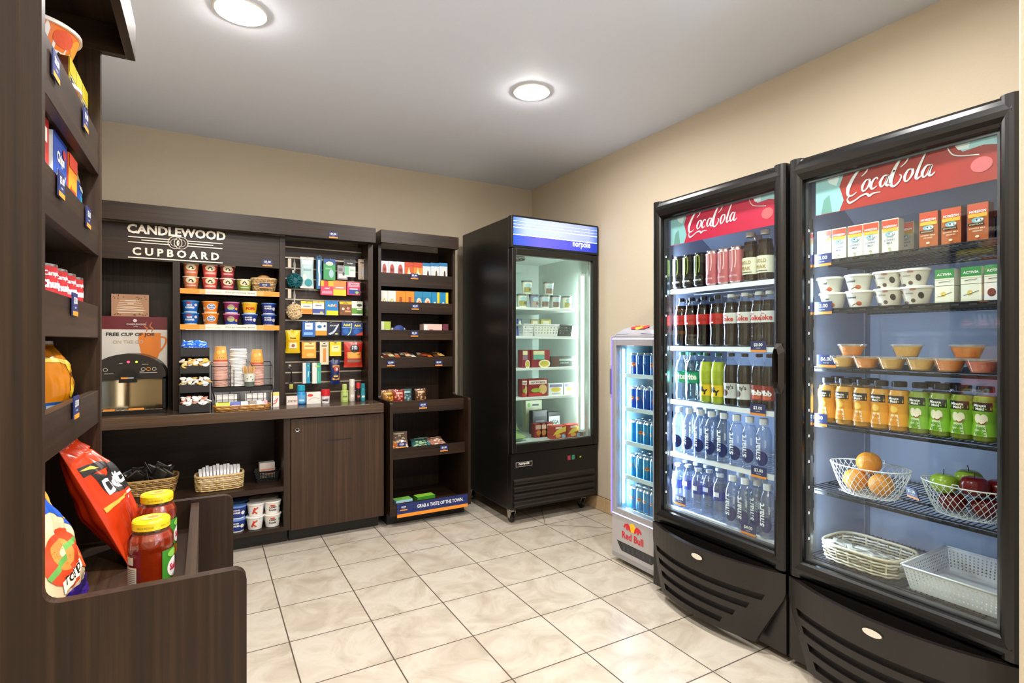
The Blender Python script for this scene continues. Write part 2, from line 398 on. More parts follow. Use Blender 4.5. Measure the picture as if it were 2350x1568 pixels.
# ------------------------------------------------------------------ display units (left one and the one beside the counter share a design)
def arc(cx, cy, r, a0, a1, n=5): return [(cx+r*math.cos(a0+(a1-a0)*i/n), cy+r*math.sin(a0+(a1-a0)*i/n)) for i in range(n+1)]
def display_unit(name, label, loc, rz, W, F=.272, D=.565, RIM=.82, banner=False):
    u = thing(name, label, 'shelving unit', loc, rz); T = .02
    P = [(D, .08), (0, .08)]+arc(.02, RIM-.02, .02, PI, PI/2)+arc(F-.02, RIM+.02, .02, -PI/2, 0)+[(F, 1.885), (D, 1.885)]
    for k, x in enumerate((0, W-T)):
        b = MB(); b.prism(P, 'x', x, x+T, WZ); b.build('side_panel', u, bevel=.0015)
    b = MB(); b.box(T, W-T, D-.012, D, .08, 1.9, WZ); b.build('back_panel', u)
    b = MB(); b.box(0, W, F-.065, F-.047, 1.885, 1.972, WX); b.box(0, W, F-.047, D, 1.954, 1.972, WX)
    b.box(0, T, F-.047, D, 1.885, 1.954, WY); b.box(W-T, W, F-.047, D, 1.885, 1.954, WY); b.build('header', u, bevel=.001)
    for zt, zb in ((1.69, 1.60), (1.49, 1.413), (1.293, 1.225), (1.10, 1.03)):
        b = MB(); b.box(T, W-T, F+.02, D-.012, zb, zb+.018, WX); s = b.build('shelf', u)
        b = MB(); b.box(T, W-T, F+.003, F+.02, zb-.004, zt, WX); b.build('shelf_lip', s, bevel=.001)
    for zt, zb, yf in ((RIM-.008, .735, .075), (.505, .436, .05)):
        b = MB(); b.box(T, W-T, yf+.018, D-.012, zb, zb+.015, WX); s = b.build('tray', u)
        b = MB(); b.box(T, W-T, yf, yf+.018, zb-.003, zt, WX); b.build('tray_lip', s, bevel=.001)
    b = MB(); b.box(T, W-T, .02, D-.012, .085, .1, WX); b.build('bottom_shelf', u)
    b = MB(); b.box(-.001, W+.001, -.004, .014, .078, .155, WX); b.build('front_board', u, bevel=.001)
    b = MB(); b.box(.005, W-.012, .09, D-.02, 0, .08, C('#0d0b0b', .5)); b.build('plinth', u)
    return u
display_unit('display_shelf', 'tall dark wood display shelf with chip bags and cans, beside the camera', (.062, 1.052, 0), PI/2, .54)
display_unit('display_shelf', 'tall dark wood display shelf with snack boxes between counter and freezer', (1.03, 3.45, 0), 0, .572)
# banner on the lower front of the second unit
b = MB(); b.box(0, .5, 0, .003, 0, .088, NAVY); g = flat(); b.rect(g, 0, .5, 0, .022, ORG); b.text(g, 'GRAB A TASTE OF THE TOWN.', .032, .30, .045, WHT, .02, .33, wx=.9)
o = tag(b.build('banner_sign'), 'long navy and orange banner reading grab a taste of the town', 'sign'); o.location = (1.075, 3.441, .066)

# ------------------------------------------------------------------ counter run along the back wall
CF = 3.48
u = thing('base_cabinet', 'open dark wood base cabinet holding baskets and cereal cups', 'cabinet', (0, 0, 0))
b = MB(); b.box(-.55, -.53, CF, 4.02, .09, .755, WZ); b.build('side_panel', u); b = MB(); b.box(.401, .436, CF, 4.02, .09, .755, WZ); b.build('side_panel', u)
b = MB(); b.box(-.53, .401, 4.0, 4.02, .09, .755, WX); b.build('back_panel', u)
b = MB(); b.box(-.53, .401, CF, 4.0, .09, .114, WX); b.build('bottom_shelf', u)
b = MB(); b.box(-.53, .401, CF+.004, 4.0, .325, .355, WX); b.build('shelf', u)
b = MB(); b.box(-.54, .43, 3.56, 3.98, 0, .09, C('#15100d', .5)); b.build('plinth', u)
u = thing('base_cabinet', 'closed dark wood base cabinet with one grained door under the counter', 'cabinet', (0, 0, 0))
b = MB(); b.box(.438, .992, CF+.02, 4.02, .09, .755, WZ); b.build('carcass', u)
b = MB(); b.box(.441, .998, CF-.002, CF+.018, .085, .748, wood('z', ('#23160c', '#382618', '#4d3624'))); d = b.build('door', u, bevel=.0015)
b = MB(); b.lathe([(0, 0), (.008, 0), (.011, -.002), (.011, -.006)], C('#e9e4d8', .25, m=.6), 16, T=Matrix.Translation((.476, CF-.002, .683)) @ Matrix.Rotation(-PI/2, 4, 'X')); b.box(.474, .478, CF-.0046, CF-.0035, .679, .688, BLK); b.build('lock', d)
b = MB(); b.box(.653, .79, CF-.0035, CF-.0015, .6, .607, BLK); b.build('grip_slot', d)
b = MB(); b.box(.438, .985, 3.56, 3.98, 0, .09, C('#15100d', .5)); b.build('plinth', u)
TOPM = wood('x', ('#33261d', '#4b3a2d', '#5d4a3a'), .22)
b = MB(); b.box(-.55, .99, 3.45, 4.028, .757, .815, TOPM); tag(b.build('countertop', bevel=.002), 'long dark wood laminate countertop along the back wall', 'countertop')
UF = 3.68
u = thing('hutch', 'dark wood hutch over the counter with sign panel, shelves and slat wall', 'cabinet', (0, 0, 0))
for x0, x1, zt in ((-.55, -.53, 1.667), (-.162, -.126, 1.667), (.399, .433, 1.87), (.95, .982, 1.87)):
    b = MB(); b.box(x0, x1, UF, 4.02, .815, zt, WZ); b.build('upright', u, bevel=.001)
b = MB(); b.box(-.53, -.162, 4.0, 4.02, .815, 1.87, WZ); b.build('back_panel', u)
b = MB(); b.box(-.126, .399, 4.0, 4.02, 1.3, 1.87, WZ); b.build('back_panel', u)
b = MB(); b.box(-.126, .399, 3.99, 4.02, .815, 1.3, wood('z', ('#7d7972', '#96918a', '#aaa59d'), .35)); b.build('splash_panel', u)
b = MB(); b.box(-.55, .40, UF+.008, UF+.024, 1.667, 1.87, WX); b.build('sign_panel', u)
b = MB(); b.box(-.55, .982, UF-.07, UF-.052, 1.868, 1.966, WX); b.box(-.55, .982, UF-.052, 4.02, 1.948, 1.966, WX); b.box(.964, .982, UF-.052, 4.02, 1.868, 1.948, WY)
b.box(.433, .95, UF, UF+.018, 1.868, 1.948, WX); b.build('header', u, bevel=.001)
ORW = C('#f6e7d2', .35); ORL = C('#f2a75c', .35)
for z in (1.519, 1.311):
    b = MB(); b.box(-.126, .399, UF+.01, 4.0, z-.02, z-.002, WX); sh = b.build('shelf', u)
    b = MB(); b.box(-.126, .399, UF-.002, UF+.01, z-.03, z, ORG); g = flat((0, UF-.002, z-.03)); b.rect(g, -.03, .31, 0, .03, ORL, 1, 1, .0003); b.rect(g, .0, .27, 0, .03, ORW, 1, 1, .0006)
    b.text(g, "We've got everything required", .013, .182, .009, C('#6b5a48', .5), .01, .165, h=.0012); b.text(g, 'Here to connect.', .012, .045, .009, C('#c89a60', .5), .01, .08, h=.0012); b.build('shelf_strip', sh)
b = MB(); b.box(-.1, .375, UF+.03, UF+.045, 1.281, 1.289, C('#dfe8ff', .4, e=2.5)); b.build('led_strip', u)
l = add_light('led_strip_light', 'AREA', (.137, UF+.06, 1.279), (0, 0, 0), 1.6, (.8, .88, 1), shape='RECTANGLE', size=.45, size_y=.03); l.parent = u
SLAT = wood('x', ('#261c15', '#3a2c22', '#4b3a2d')); AL = C('#b9ad98', .35, m=.5)
b = MB(); b.box(.433, .95, 3.87, 4.0, .815, 1.87, SLAT)
for i in range(15): z = 1.836-.0692*i; b.box(.433, .95, 3.866, 3.87, z-.004, z+.004, AL)
b.build('slat_wall', u)
# raised letter sign
SL = C('#e6dccb', .35, m=.25); u = thing('wall_sign', 'raised cream metal lettering sign reading candlewood cupboard', 'sign', (0, UF+.008, 0))
def raised(b, g, st, size, x, y, wmax, bold, d=.008, wx=1.0):
    b.text(g, st, size, x, y, SL, bold, wmax, d, wx)
    vs, fs, wd, ht = textgeo(st, bold); k = min(size*wx, wmax/wd)
    from collections import Counter
    ed = Counter()
    for f in fs:
        for i in range(len(f)): ed[tuple(sorted((f[i], f[(i+1) % len(f)])))] += 1
    out = []; fc = []
    for (i, j), c in ed.items():
        if c == 1:
            n0 = len(out)
            for (p, q, h) in ((vs[i], 0, 0), (vs[j], 0, 0), (vs[j], 0, d), (vs[i], 0, d)): out.append(g(x+p[0]*k, y+p[1]*size, h))
            fc.append((n0, n0+1, n0+2, n0+3))
    b.add(out, fc, SL)
g = flat()
b = MB(); raised(b, g, 'CANDLEWOOD', .068, -.135, 1.812, .478, .035); b.build('lettering', u)
b = MB(); raised(b, g, 'C U P B O A R D', .058, -.14, 1.692, .46, .035); b.build('lettering', u)
b = MB()
for z, x0, x1 in ((1.793, -.37, -.175), (1.764, -.37, -.175), (1.779, -.31, -.175), (1.793, -.09, .088), (1.764, -.09, .088), (1.779, -.09, .04)):
    b.box(x0, x1, -.006, 0, z-.0025, z+.0025, SL)
b.box(-.37, .088, -.006, 0, 1.676, 1.682, SL); b.build('rule_lines', u)
b = MB()
for cx in (-.151, -.121):
    for r, wd in ((.034, .005), (.021, .0035)):
        pts = [(cx+r*math.cos(2*PI*k/28), -.004, 1.778+r*math.sin(2*PI*k/28)) for k in range(28)]; b.tube(pts, wd/2, SL, 5, closed=True)
b.stroke(g, [(-.141, 1.765), (-.134, 1.773), (-.139, 1.781), (-.131, 1.79)], .006, SL, .004); b.build('ring_emblem', u)
price('$4.50', (xat(765, UF-.07), UF-.0735, zat(765, 547, y=UF-.07)), 'small price card on the hutch header above the slat wall')
price('$3.00', (xat(614, UF), UF+.004, zat(614, 611, y=UF)), 'small price card on the sign panel above the soup cups')

# ------------------------------------------------------------------ tall freezer in the corner
FX0, FX1, FY = 1.728, 2.44, 3.09
u = thing('display_freezer', 'tall black glass-door freezer on casters in the corner', 'freezer', (0, 0, 0))
FB = C('#0b0908', .33); FI = C('#c9d6cf', .5)
b = MB(); t = .045
b.box(FX0, FX0+t, FY+.05, 3.87, .1, 2.035, FB); b.box(FX1-t, FX1, FY+.05, 3.87, .1, 2.035, FB); b.box(FX0+t, FX1-t, 3.82, 3.87, .1, 2.035, FB)
b.box(FX0+t, FX1-t, FY+.05, 3.82, 1.84, 2.035, FB); b.box(FX0+t, FX1-t, FY+.05, 3.82, .1, .47, FB); b.build('body', u, bevel=.003)
b = MB(); b.box(FX0+t, FX0+t+.004, FY+.055, 3.82, .47, 1.84, FI); b.box(FX1-t-.004, FX1-t, FY+.055, 3.82, .47, 1.84, FI); b.box(FX0+t, FX1-t, 3.816, 3.82, .47, 1.84, FI)
b.box(FX0+t, FX1-t, FY+.055, 3.82, 1.836, 1.84, FI); b.box(FX0+t, FX1-t, FY+.055, 3.82, .47, .52, FI); b.build('liner', u)
b = MB(); b.lathe([(.0, 0), (.1, 0), (.11, -.012), (.105, -.02)], C('#59605c', .6), 24, cx=1.95, cy=3.5, T=Matrix.Translation((0, 0, 1.835)))
for r in (.03, .055, .08): b.tube([(1.95+r*math.cos(2*PI*k/24), 3.5+r*math.sin(2*PI*k/24), 1.815) for k in range(24)], .002, STEEL, 4, closed=True)
b.build('fan_grille', u)
b = MB(); b.box(FX0, FX1, FY, FY+.05, 1.83, 2.04, FB); hd = b.build('header_box', u, bevel=.003)
b = MB(); sg = flat((FX0+.012, FY-.001, 1.845)); W = FX1-FX0-.024; Hh = .183
def gradmat(name, stops, axis, L, e):
    t = bpy.data.materials.new(name); t.use_nodes = True; nt = t.node_tree; q = nt.nodes['Principled BSDF']
    tc = nt.nodes.new('ShaderNodeTexCoord'); sp = nt.nodes.new('ShaderNodeSeparateXYZ'); nt.links.new(tc.outputs['Object'], sp.inputs[0])
    mr = nt.nodes.new('ShaderNodeMapRange'); mr.inputs[1].default_value, mr.inputs[2].default_value = L; nt.links.new(sp.outputs[axis], mr.inputs[0])
    c = ramp(nt, mr.outputs[0], stops); nt.links.new(c, q.inputs['Base Color']); nt.links.new(c, q.inputs['Emission Color']); q.inputs['Emission Strength'].default_value = e
    q.inputs['Roughness'].default_value = .2; return t
b.rect(sg, 0, W, Hh*.36, Hh, gradmat('backlit_sign_pale', [(0, '#1f52c8'), (.16, '#8fa0e0'), (.5, '#a9b6ec'), (.88, '#9fb0ea'), (1, '#2f6ad0')], 0, (FX0, FX1), .26))
b.rect(sg, 0, W, 0, Hh*.36, gradmat('backlit_sign_blue', [(0, '#0b3fd0'), (.3, '#5552e0'), (.6, '#4d4fe0'), (1, '#0a34b8')], 0, (FX0, FX1), .3))
SW = C('#ffffff', .3, e=1.0)
b.rect(sg, 0, W, Hh*.36, Hh*.385, SW, h=.001); b.rect(sg, 0, W, Hh*.62, Hh*.645, SW, h=.001); b.rect(sg, 0, W, Hh*.74, Hh*.75, C('#e8f0ff', .3, e=.9), h=.001); b.rect(sg, 0, W, Hh*.86, Hh*.87, C('#e8f0ff', .3, e=.9), h=.001)
b.text(sg, 'norpole', .06, W*.8, .016, SW, .02, .19, .002, wx=.8); b.build('lit_sign', hd)
b = MB(); z0, z1 = .478, 1.824
def frame(b, x0, x1, z0, z1, wl, wr, wb, wt, y0, y1, m):
    b.box(x0, x0+wl, y0, y1, z0, z1, m); b.box(x1-wr, x1, y0, y1, z0, z1, m); b.box(x0+wl, x1-wr, y0, y1, z0, z0+wb, m); b.box(x0+wl, x1-wr, y0, y1, z1-wt, z1, m)
frame(b, FX0+.004, FX1-.002, z0, z1, .03, .045, .055, .04, FY, FY+.045, FB); dr = b.build('door', u, bevel=.004)
GL = clear('fridge_door_glass', '#f6fbfa', .05)
b = MB(); b.box(FX0+.034, FX1-.047, FY+.018, FY+.022, z0+.055, z1-.04, GL); b.build('glass_pane', dr)
b = MB(); frame(b, FX0+.034, FX1-.047, z0+.055, z1-.04, .003, .012, .004, .003, FY+.022, FY+.036, C('#c3c9c4', .3, m=.6)); b.build('gasket', dr)
LEDW = C('#eafff8', .4, e=3.0)
b = MB(); b.box(2.326, 2.372, FY+.062, FY+.085, .56, 1.7, C('#dfe9e4', .4)); b.box(2.333, 2.358, FY+.0595, FY+.062, .58, 1.68, LEDW); b.build('led_strip', u)
l = add_light('led_strip_light', 'AREA', (2.352, FY+.1, 1.13), (0, PI/2-.35, 0), 7, (.86, 1, .95), shape='RECTANGLE', size=1.1, size_y=.03); l.rotation_euler = (PI/2, 0, math.radians(38)); l.data.size = .03; l.data.size_y = 1.1; l.parent = u
for z in (1.428, 1.23, 1.012, .81):
    b = MB(); b.box(FX0+.05, 2.335, FY+.1, 3.78, z, z+.018, C('#e4ede8', .4)); b.build('shelf', u, bevel=.002)
b = MB(); b.box(FX0, FX1, FY+.012, FY+.05, .105, .468, FB)
pf = []; n = 48
for i in range(n+1):
    z = .115+.19*i/n; pf.append((FY+.014-.016*abs(math.sin(4*PI*i/n))**.8, z))
b.prism([(FY+.02, .115)]+pf+[(FY+.02, .305)], 'x', FX0+.02, FX1-.03, C('#17110e', .35), smooth=False); lp = b.build('lower_panel', u)
b = MB(); g = flat((0, FY+.011, 0)); b.rect(g, 1.765, 1.892, .383, .414, C('#cfcac0', .3, m=.5)); b.rect(g, 1.768, 1.889, .386, .411, BLK, h=.0007); b.text(g, 'norpole', .026, 1.8285, .3885, C('#e8e4da', .3), .03, .11, .0012); b.build('name_plate', lp)
b = MB(); b.box(2.18, 2.203, FY+.008, FY+.012, .386, .416, C('#93303a', .3, e=.15)); b.build('switch', lp); b = MB(); b.box(2.216, 2.238, FY+.008, FY+.012, .386, .416, C('#2e7a5a', .3, e=.2)); b.build('switch', lp)
b = MB(); b.box(2.258, 2.32, FY+.008, FY+.012, .388, .414, BLK); g = flat((0, FY+.0075, 0)); b.text(g, '-20', .014, 2.286, .394, C('#b6c52c', .4, e=.6), .02); b.build('thermostat', lp)
b = MB(); b.box(FX1-.01, FX1+.004, FY+.01, FY+.05, 1.80, 2.0, FB); b.build('hinge_cover', u)
for x, y in ((1.775, 3.18), (2.37, 3.2), (1.775, 3.79), (2.37, 3.79)):
    b = MB(); b.box(x-.035, x+.035, y-.035, y+.035, .094, .1, CHR); b.lathe([(.022, .094), (.024, .078)], CHR, 14, cx=x, cy=y)
    b.prism([(y-.03, .08), (y+.03, .08), (y+.012, .03), (y-.012, .03)], 'x', x-.019, x-.015, STEEL); b.prism([(y-.03, .08), (y+.03, .08), (y+.012, .03), (y-.012, .03)], 'x', x+.015, x+.019, STEEL); b.box(x-.019, x+.019, y-.03, y+.03, .077, .082, STEEL)
    c = b.build('caster', u)
    b = MB(); b.lathe([(0, -.013), (.028, -.013), (.034, -.009), (.034, .009), (.028, .013), (0, .013)], BLKS, 20, T=Matrix.Translation((x, y, .034)) @ Matrix.Rotation(PI/2, 4, 'Y')); b.build('wheel', c)

# ------------------------------------------------------------------ script logo shared by the two drinks fridges
def lerp(a, b, t): return a+(b-a)*t
def script_logo(b, g, x, y, S, mat, h):
    """flowing white script lettering, about 3.1 wide by 1 high before scaling"""
    def st(pts, w): b.stroke(g, [(x+p[0]*S+p[1]*S*.22, y+p[1]*S) for p in pts], [q*S for q in w], mat, h, 8)
    st([(.66, .62), (.78, .72), (.84, .88), (.74, 1.0), (.56, .94), (.36, .66), (.24, .3), (.28, .03), (.44, -.04), (.60, .06)], [.03, .05, .05, .04, .06, .12, .15, .10, .05, .02])       # big C
    st([(.36, -.02), (.30, -.16), (.42, -.30), (.62, -.24), (.80, -.13), (1.0, -.10), (1.12, -.19), (1.25, -.13), (1.5, -.14)], [.02, .05, .08, .05, .05, .07, .09, .05, .015])   # swoosh
    st([(.97, .44), (.86, .42), (.78, .22), (.84, .04), (.96, .10), (1.03, .30), (.97, .44), (1.05, .40)], [.03, .06, .10, .05, .05, .09, .04, .02])   # o
    st([(1.30, .36), (1.24, .44), (1.14, .36), (1.10, .16), (1.18, .04), (1.32, .12)], [.05, .04, .07, .10, .06, .02])                              # c
    st([(1.62, .42), (1.50, .42), (1.42, .22), (1.48, .05), (1.58, .12), (1.66, .42), (1.64, .12), (1.72, .04), (1.80, .12)], [.03, .06, .10, .05, .04, .05, .09, .06, .02])  # a
    st([(1.78, .52), (1.86, .52)], [.05, .05])                                                                                                       # dash
    st([(2.02, .60), (2.16, .72), (2.22, .92), (2.12, 1.04), (1.98, .94), (1.84, .62), (1.78, .3), (1.82, .05), (1.94, -.04), (2.08, .08), (2.12, .26), (2.04, .34)], [.03, .045, .045, .04, .06, .12, .15, .11, .06, .05, .04, .02])  # second C
    st([(2.42, .44), (2.30, .42), (2.24, .22), (2.30, .04), (2.41, .10), (2.48, .30), (2.42, .44), (2.5, .4)], [.03, .06, .10, .05, .05, .09, .04, .02])
    st([(2.30, 1.0), (2.5, 1.03), (2.70, .92), (2.92, 1.0), (3.02, 1.10)], [.02, .06, .09, .05, .02])
    st([(2.74, 1.06), (2.76, .92), (2.66, .5), (2.62, .14), (2.68, .04), (2.78, .12)], [.03, .04, .09, .10, .06, .02])
    st([(3.0, .42), (2.88, .42), (2.80, .22), (2.86, .05), (2.96, .12), (3.04, .42), (3.02, .12), (3.10, .05), (3.20, .14)], [.03, .06, .10, .05, .04, .05, .09, .06, .02])

# ------------------------------------------------------------------ two upright drinks fridges (local: front faces -y, width along x)
def drinks_fridge(label, ycen, W, shelves, wire, logo_red, ledpow, hinge):
    """placed against the right wall; local x runs from the far side (0) to the near side (W)"""
    DF = 1.88
    u = thing('drinks_fridge', label, 'fridge', (DF, ycen, 0), -PI/2); D = XR-DF-.03; t = .03; Z1 = 1.885; ZD = .345
    IN = C('#a9b4cc', .45)
    b = MB()
    b.box(.004, t, .055, D, .06, Z1-.015, BLK); b.box(W-t, W-.004, .055, D, .06, Z1-.015, BLK); b.box(t, W-t, D-.04, D, .06, Z1-.015, BLK)
    b.box(t, W-t, .055, D-.04, Z1-.06, Z1-.015, BLK); b.box(t, W-t, .055, D-.04, .06, ZD+.03, BLK); b.build('body', u, bevel=.003)
    b = MB(); b.box(t, t+.004, .06, D-.04, ZD+.03, Z1-.06, IN); b.box(W-t-.004, W-t, .06, D-.04, ZD+.03, Z1-.06, IN); b.box(t, W-t, D-.044, D-.04, ZD+.03, Z1-.06, IN)
    b.box(t, W-t, .06, D-.04, ZD+.03, ZD+.045, IN); b.prism([(.06, Z1-.06), (D-.04, Z1-.06), (D-.04, Z1-.23), (D-.16, Z1-.2), (.2, Z1-.075), (.06, Z1-.07)], 'x', t, W-t, IN)
    for zz in range(14): b.box(W-t-.007, W-t-.004, .1, .106, .5+zz*.085, .53+zz*.085, DGR); b.box(t+.004, t+.007, .1, .106, .5+zz*.085, .53+zz*.085, DGR)
    for yy in (.1, D-.09): b.box(t+.004, t+.007, yy, yy+.02, .42, 1.6, C('#9aa1ad', .4))
    b.build('liner', u)
    # round fan grille under the sloping ceiling
    sl = math.atan2(.125, .36-.0); T = Matrix.Translation((W*.48, .32, Z1-.135)) @ Matrix.Rotation(-.35, 4, 'X')
    b = MB()
    for k in range(9):
        r = .02+.0125*k; b.tube([T @ Vector((r*math.cos(2*PI*q/28), r*math.sin(2*PI*q/28), 0)) for q in range(28)], .0016, DGR, 4, closed=True)
    for k in range(12): a = 2*PI*k/12; b.tube([T @ Vector((.02*math.cos(a), .02*math.sin(a), -.001)), T @ Vector((.12*math.cos(a), .12*math.sin(a), -.001))], .0016, DGR, 4)
    b.lathe([(0, 0), (.022, 0)], C('#9a9ca8', .5), 16, T=T); b.build('fan_grille', u)
    # door: rounded black frame with glass
    def rail(b, a, c, wd, horiz):
        n = 8; pr = []
        for k in range(n+1):
            q = PI*k/n; pr.append((wd/2-wd/2*math.cos(q), .022-.022*math.sin(q)**.8))
        pr += [(wd, .055), (0, .055)]
        return pr
    wl = .052; wt = .085; wb = .062; FR = C('#0c0b0b', .27)
    b = MB(); pr = rail(b, 0, 0, wl, 0)
    b.prism([(p[0], p[1]) for p in pr], 'z', ZD, Z1, FR, smooth=False); b.prism([(W-p[0], p[1]) for p in pr], 'z', ZD, Z1, FR)
    pt = rail(b, 0, 0, wt, 1); b.prism([(p[1], Z1-p[0]) for p in pt], 'x', .02, W-.02, C('#0c0b0b', .2)); pb = rail(b, 0, 0, wb, 1); b.prism([(p[1], ZD+p[0]) for p in pb], 'x', .02, W-.02, FR)
    dr = b.build('door', u)
    b = MB(); frame(b, wl-.004, W-wl+.004, ZD+wb-.004, Z1-wt+.004, .014, .014, .012, .012, .03, .05, C('#3b3d42', .3)); b.build('inner_frame', dr)
    b = MB(); b.box(wl, W-wl, .028, .033, ZD+wb, Z1-wt, clear('fridge_door_glass')); b.build('glass_pane', dr)
    # moulded grip between the doors
    hx = W-.01 if hinge == 0 else -.012
    zc = 1.11
    b = MB(); out = [(-.015, -.095), (.015, -.095), (.03, -.066), (.03, .066), (.015, .095), (-.015, .095), (-.03, .066), (-.03, -.066)]
    if hinge == 0:
        inn = [(p[0]*.5, p[1]*.78) for p in out]
        vs = [(hx-.004+p[0]*.8, -.014, zc+p[1]) for p in out]+[(hx-.004+p[0]*.8, -.036, zc+p[1]) for p in inn]+[(hx-.004+p[0]*.8, .01, zc+p[1]) for p in inn]; fs = []
        for i in range(8):
            j = (i+1) % 8; fs += [(i, j, 8+j, 8+i), (8+i, 8+j, 16+j, 16+i)]
        b.add(vs, fs, C('#2a2623', .22)); b.build('door_handle', dr)
    # printed banner behind the glass
    zb, zt = 1.675, 1.805
    RED = C(logo_red, .4, e=.25 if ledpow > 8 else .0)
    b = MB(); g = flat((0, .044, 0)); x0, x1 = wl+.03, W-wl-.005
    b.box(x0, x1, .044, .047, zb-.006, zt+.006, RED)
    b.poly(g, [(x0, zb-.005), (x0+.085, zb-.005), (x0+.1, zb+.03), (x0+.085, zb+.08), (x0+.1, zt-.01), (x0+.08, zt+.005), (x0, zt+.005)], C('#93c3c8', .4, e=.1), .0008)
    b.poly(g, [(x0+.02, zb-.005), (x0+.06, zb-.005), (x0+.05, zb+.06), (x0+.03, zb+.045)], C('#6f9f97', .4), .0012)
    b.poly(g, [(x0+.035, zt), (x0+.09, zt-.002), (x0+.075, zt-.045), (x0+.05, zt-.03)], C('#d9e6e6', .4, e=.1), .0012)
    b.poly(g, [(x1-.12, zt+.005), (x1, zt+.005), (x1, zt-.04), (x1-.04, zt-.03), (x1-.09, zt-.035)], C('#a9d4dc', .4, e=.1), .0008)
    b.poly(g, [(x1-.12, zt+.005), (x1-.07, zt+.005), (x1-.075, zt-.03), (x1-.1, zt-.028)], C('#e8eef0', .4, e=.1), .0012)
    b.oval(g, x1-.045, zb+.045, .026, .022, C('#d4626a', .4), .0012); b.stroke(g, [(x1-.13, zt-.005), (x1-.11, zt-.04), (x1-.05, zt-.055)], .003, WHT, .0014)
    script_logo(b, g, x0+.09, zb+.042, .088, C('#f4f4f4', .4, e=.25 if ledpow > 8 else 0), .0022); b.build('banner', u)
    # LED column inside the far jamb: bright points on a strip
    b = MB(); b.box(wl+.001, wl+.016, .034, .05, .43, 1.66, C('#2c3036', .3))
    DOT = C('#e4ecff', .4, e=14.0)
    for k in range(13): z = .49+k*.094; b.box(wl+.006, wl+.011, .0325, .034, z-.004, z+.004, DOT)
    b.build('led_strip', u)
    l = add_light('led_strip_light', 'AREA', (wl+.02, .052, 1.05), (PI/2, 0, -math.radians(55)), ledpow, (.62, .76, 1.0), shape='RECTANGLE', size=.025, size_y=1.2); l.parent = u
    for z in shelves:
        b = MB()
        if not wire:
            b.box(t+.006, W-t-.006, .062, .077, z-.012, z+.008, C('#e6e9ee', .35)); n = 26
            for k in range(n): x = t+.012+(W-2*t-.024)*k/(n-1); b.tube([(x, .072, z-.002), (x, D-.06, z-.002)], .0018, C('#d5d8de', .35), 4)
            b.box(t+.006, W-t-.006, D-.075, D-.065, z-.008, z, C('#d5d8de', .35)); b.box(t+.006, W-t-.006, .25, .256, z-.008, z-.003, C('#d5d8de', .35))
        else:
            BW = C('#101216', .4); b.box(t+.006, W-t-.006, .062, .069, z-.018, z-.008, BW); b.box(t+.006, W-t-.006, .062, .067, z-.004, z, BW); n = 40
            for k in range(n): x = t+.012+(W-2*t-.024)*k/(n-1); b.tube([(x, .067, z-.002), (x, D-.06, z-.002)], .0019, BW, 4)
            for k in range(14): x = t+.02+(W-2*t-.04)*k/13; b.box(x, x+.02, .06, .062, z-.012, z-.006, C('#33363c', .3))
            for yy in (.2, .33, D-.065): b.box(t+.006, W-t-.006, yy, yy+.005, z-.009, z-.004, BW)
        b.build('shelf', u)
    # bowed louvre panel under the door
    def bow(x): q = 2*x/W-1; return .008-.085*(1-q*q)
    def ins(z): return .1*max(0, min(1, (.25-z)/.2))
    def bar(b, z0, z1, f0, f1, m, dy=0.0, th=.02, n=20):
        """bowed strip between heights z0 and z1; f0, f1 give its ends at a height"""
        vs = []
        for k in range(n+1):
            for z, q in ((z0, 0), (z1, 0), (z1, th), (z0, th)): x = lerp(f0(z), f1(z), k/n); vs.append((x, bow(x)+dy+q, z))
        fs = []
        for k in range(n):
            a = 4*k; c = 4*k+4
            for i in range(4): j = (i+1) % 4; fs.append((a+i, a+j, c+j, c+i))
        fs += [(0, 1, 2, 3), (4*n+3, 4*n+2, 4*n+1, 4*n)]
        b.add(vs, fs, m)
    GM = C('#181412', .32); b = MB(); A = lambda z: ins(z); Z = lambda z: W-ins(z)
    bar(b, .262, .335, A, Z, GM); b.box(0, W, .012, .05, .03, .335, GM)
    for k, (a, c) in enumerate([(.262, .238), (.214, .19), (.166, .142), (.118, .094), (.07, .045)]): bar(b, c, a, A, Z, GM)
    for k, (a, c) in enumerate([(.238, .214), (.19, .166), (.142, .118), (.094, .07)]):
        e = .035+.004*k; e2 = .06+.03*k; bar(b, c, a, A, lambda z: ins(z)+e, GM); bar(b, c, a, lambda z: W-ins(z)-e2, Z, GM)
        bar(b, c, a, lambda z: ins(z)+e, lambda z: W-ins(z)-e2, C('#030303', .6), dy=.014, th=.004)
    gr = b.build('louvre_panel', u)
    def gs(s, tt, h): return Vector((W/2+s, bow(W/2+s)-h, tt))
    b = MB(); b.oval(gs, 0, .3, .034, .0145, C('#3a3632', .3, m=.6), .0015, rings=3); b.oval(gs, 0, .3, .029, .0115, C('#ded6c6', .3), .0025, rings=3); b.build('badge', gr)
    for x in (.05, W-.05):
        for y in (.12, D-.08): b = MB(); b.lathe([(.02, 0), (.02, .012), (.01, .015), (.01, .06)], BLK, 14, cx=x, cy=y); b.build('foot', u)
    return u
SH1 = (1.452, 1.181, .925, .673, .412); SH2 = (1.507, 1.331, 1.121, .917, .673, .42)
drinks_fridge('black glass-door drinks fridge with sodas and water, beside the slim cooler', 1.965, .7, SH1, False, '#c2143f', 19, 0)
drinks_fridge('black glass-door fridge with milk, yogurt, juice and fruit, closest to the camera', 1.252, .672, SH2, True, '#a81c18', 5.5, 1)

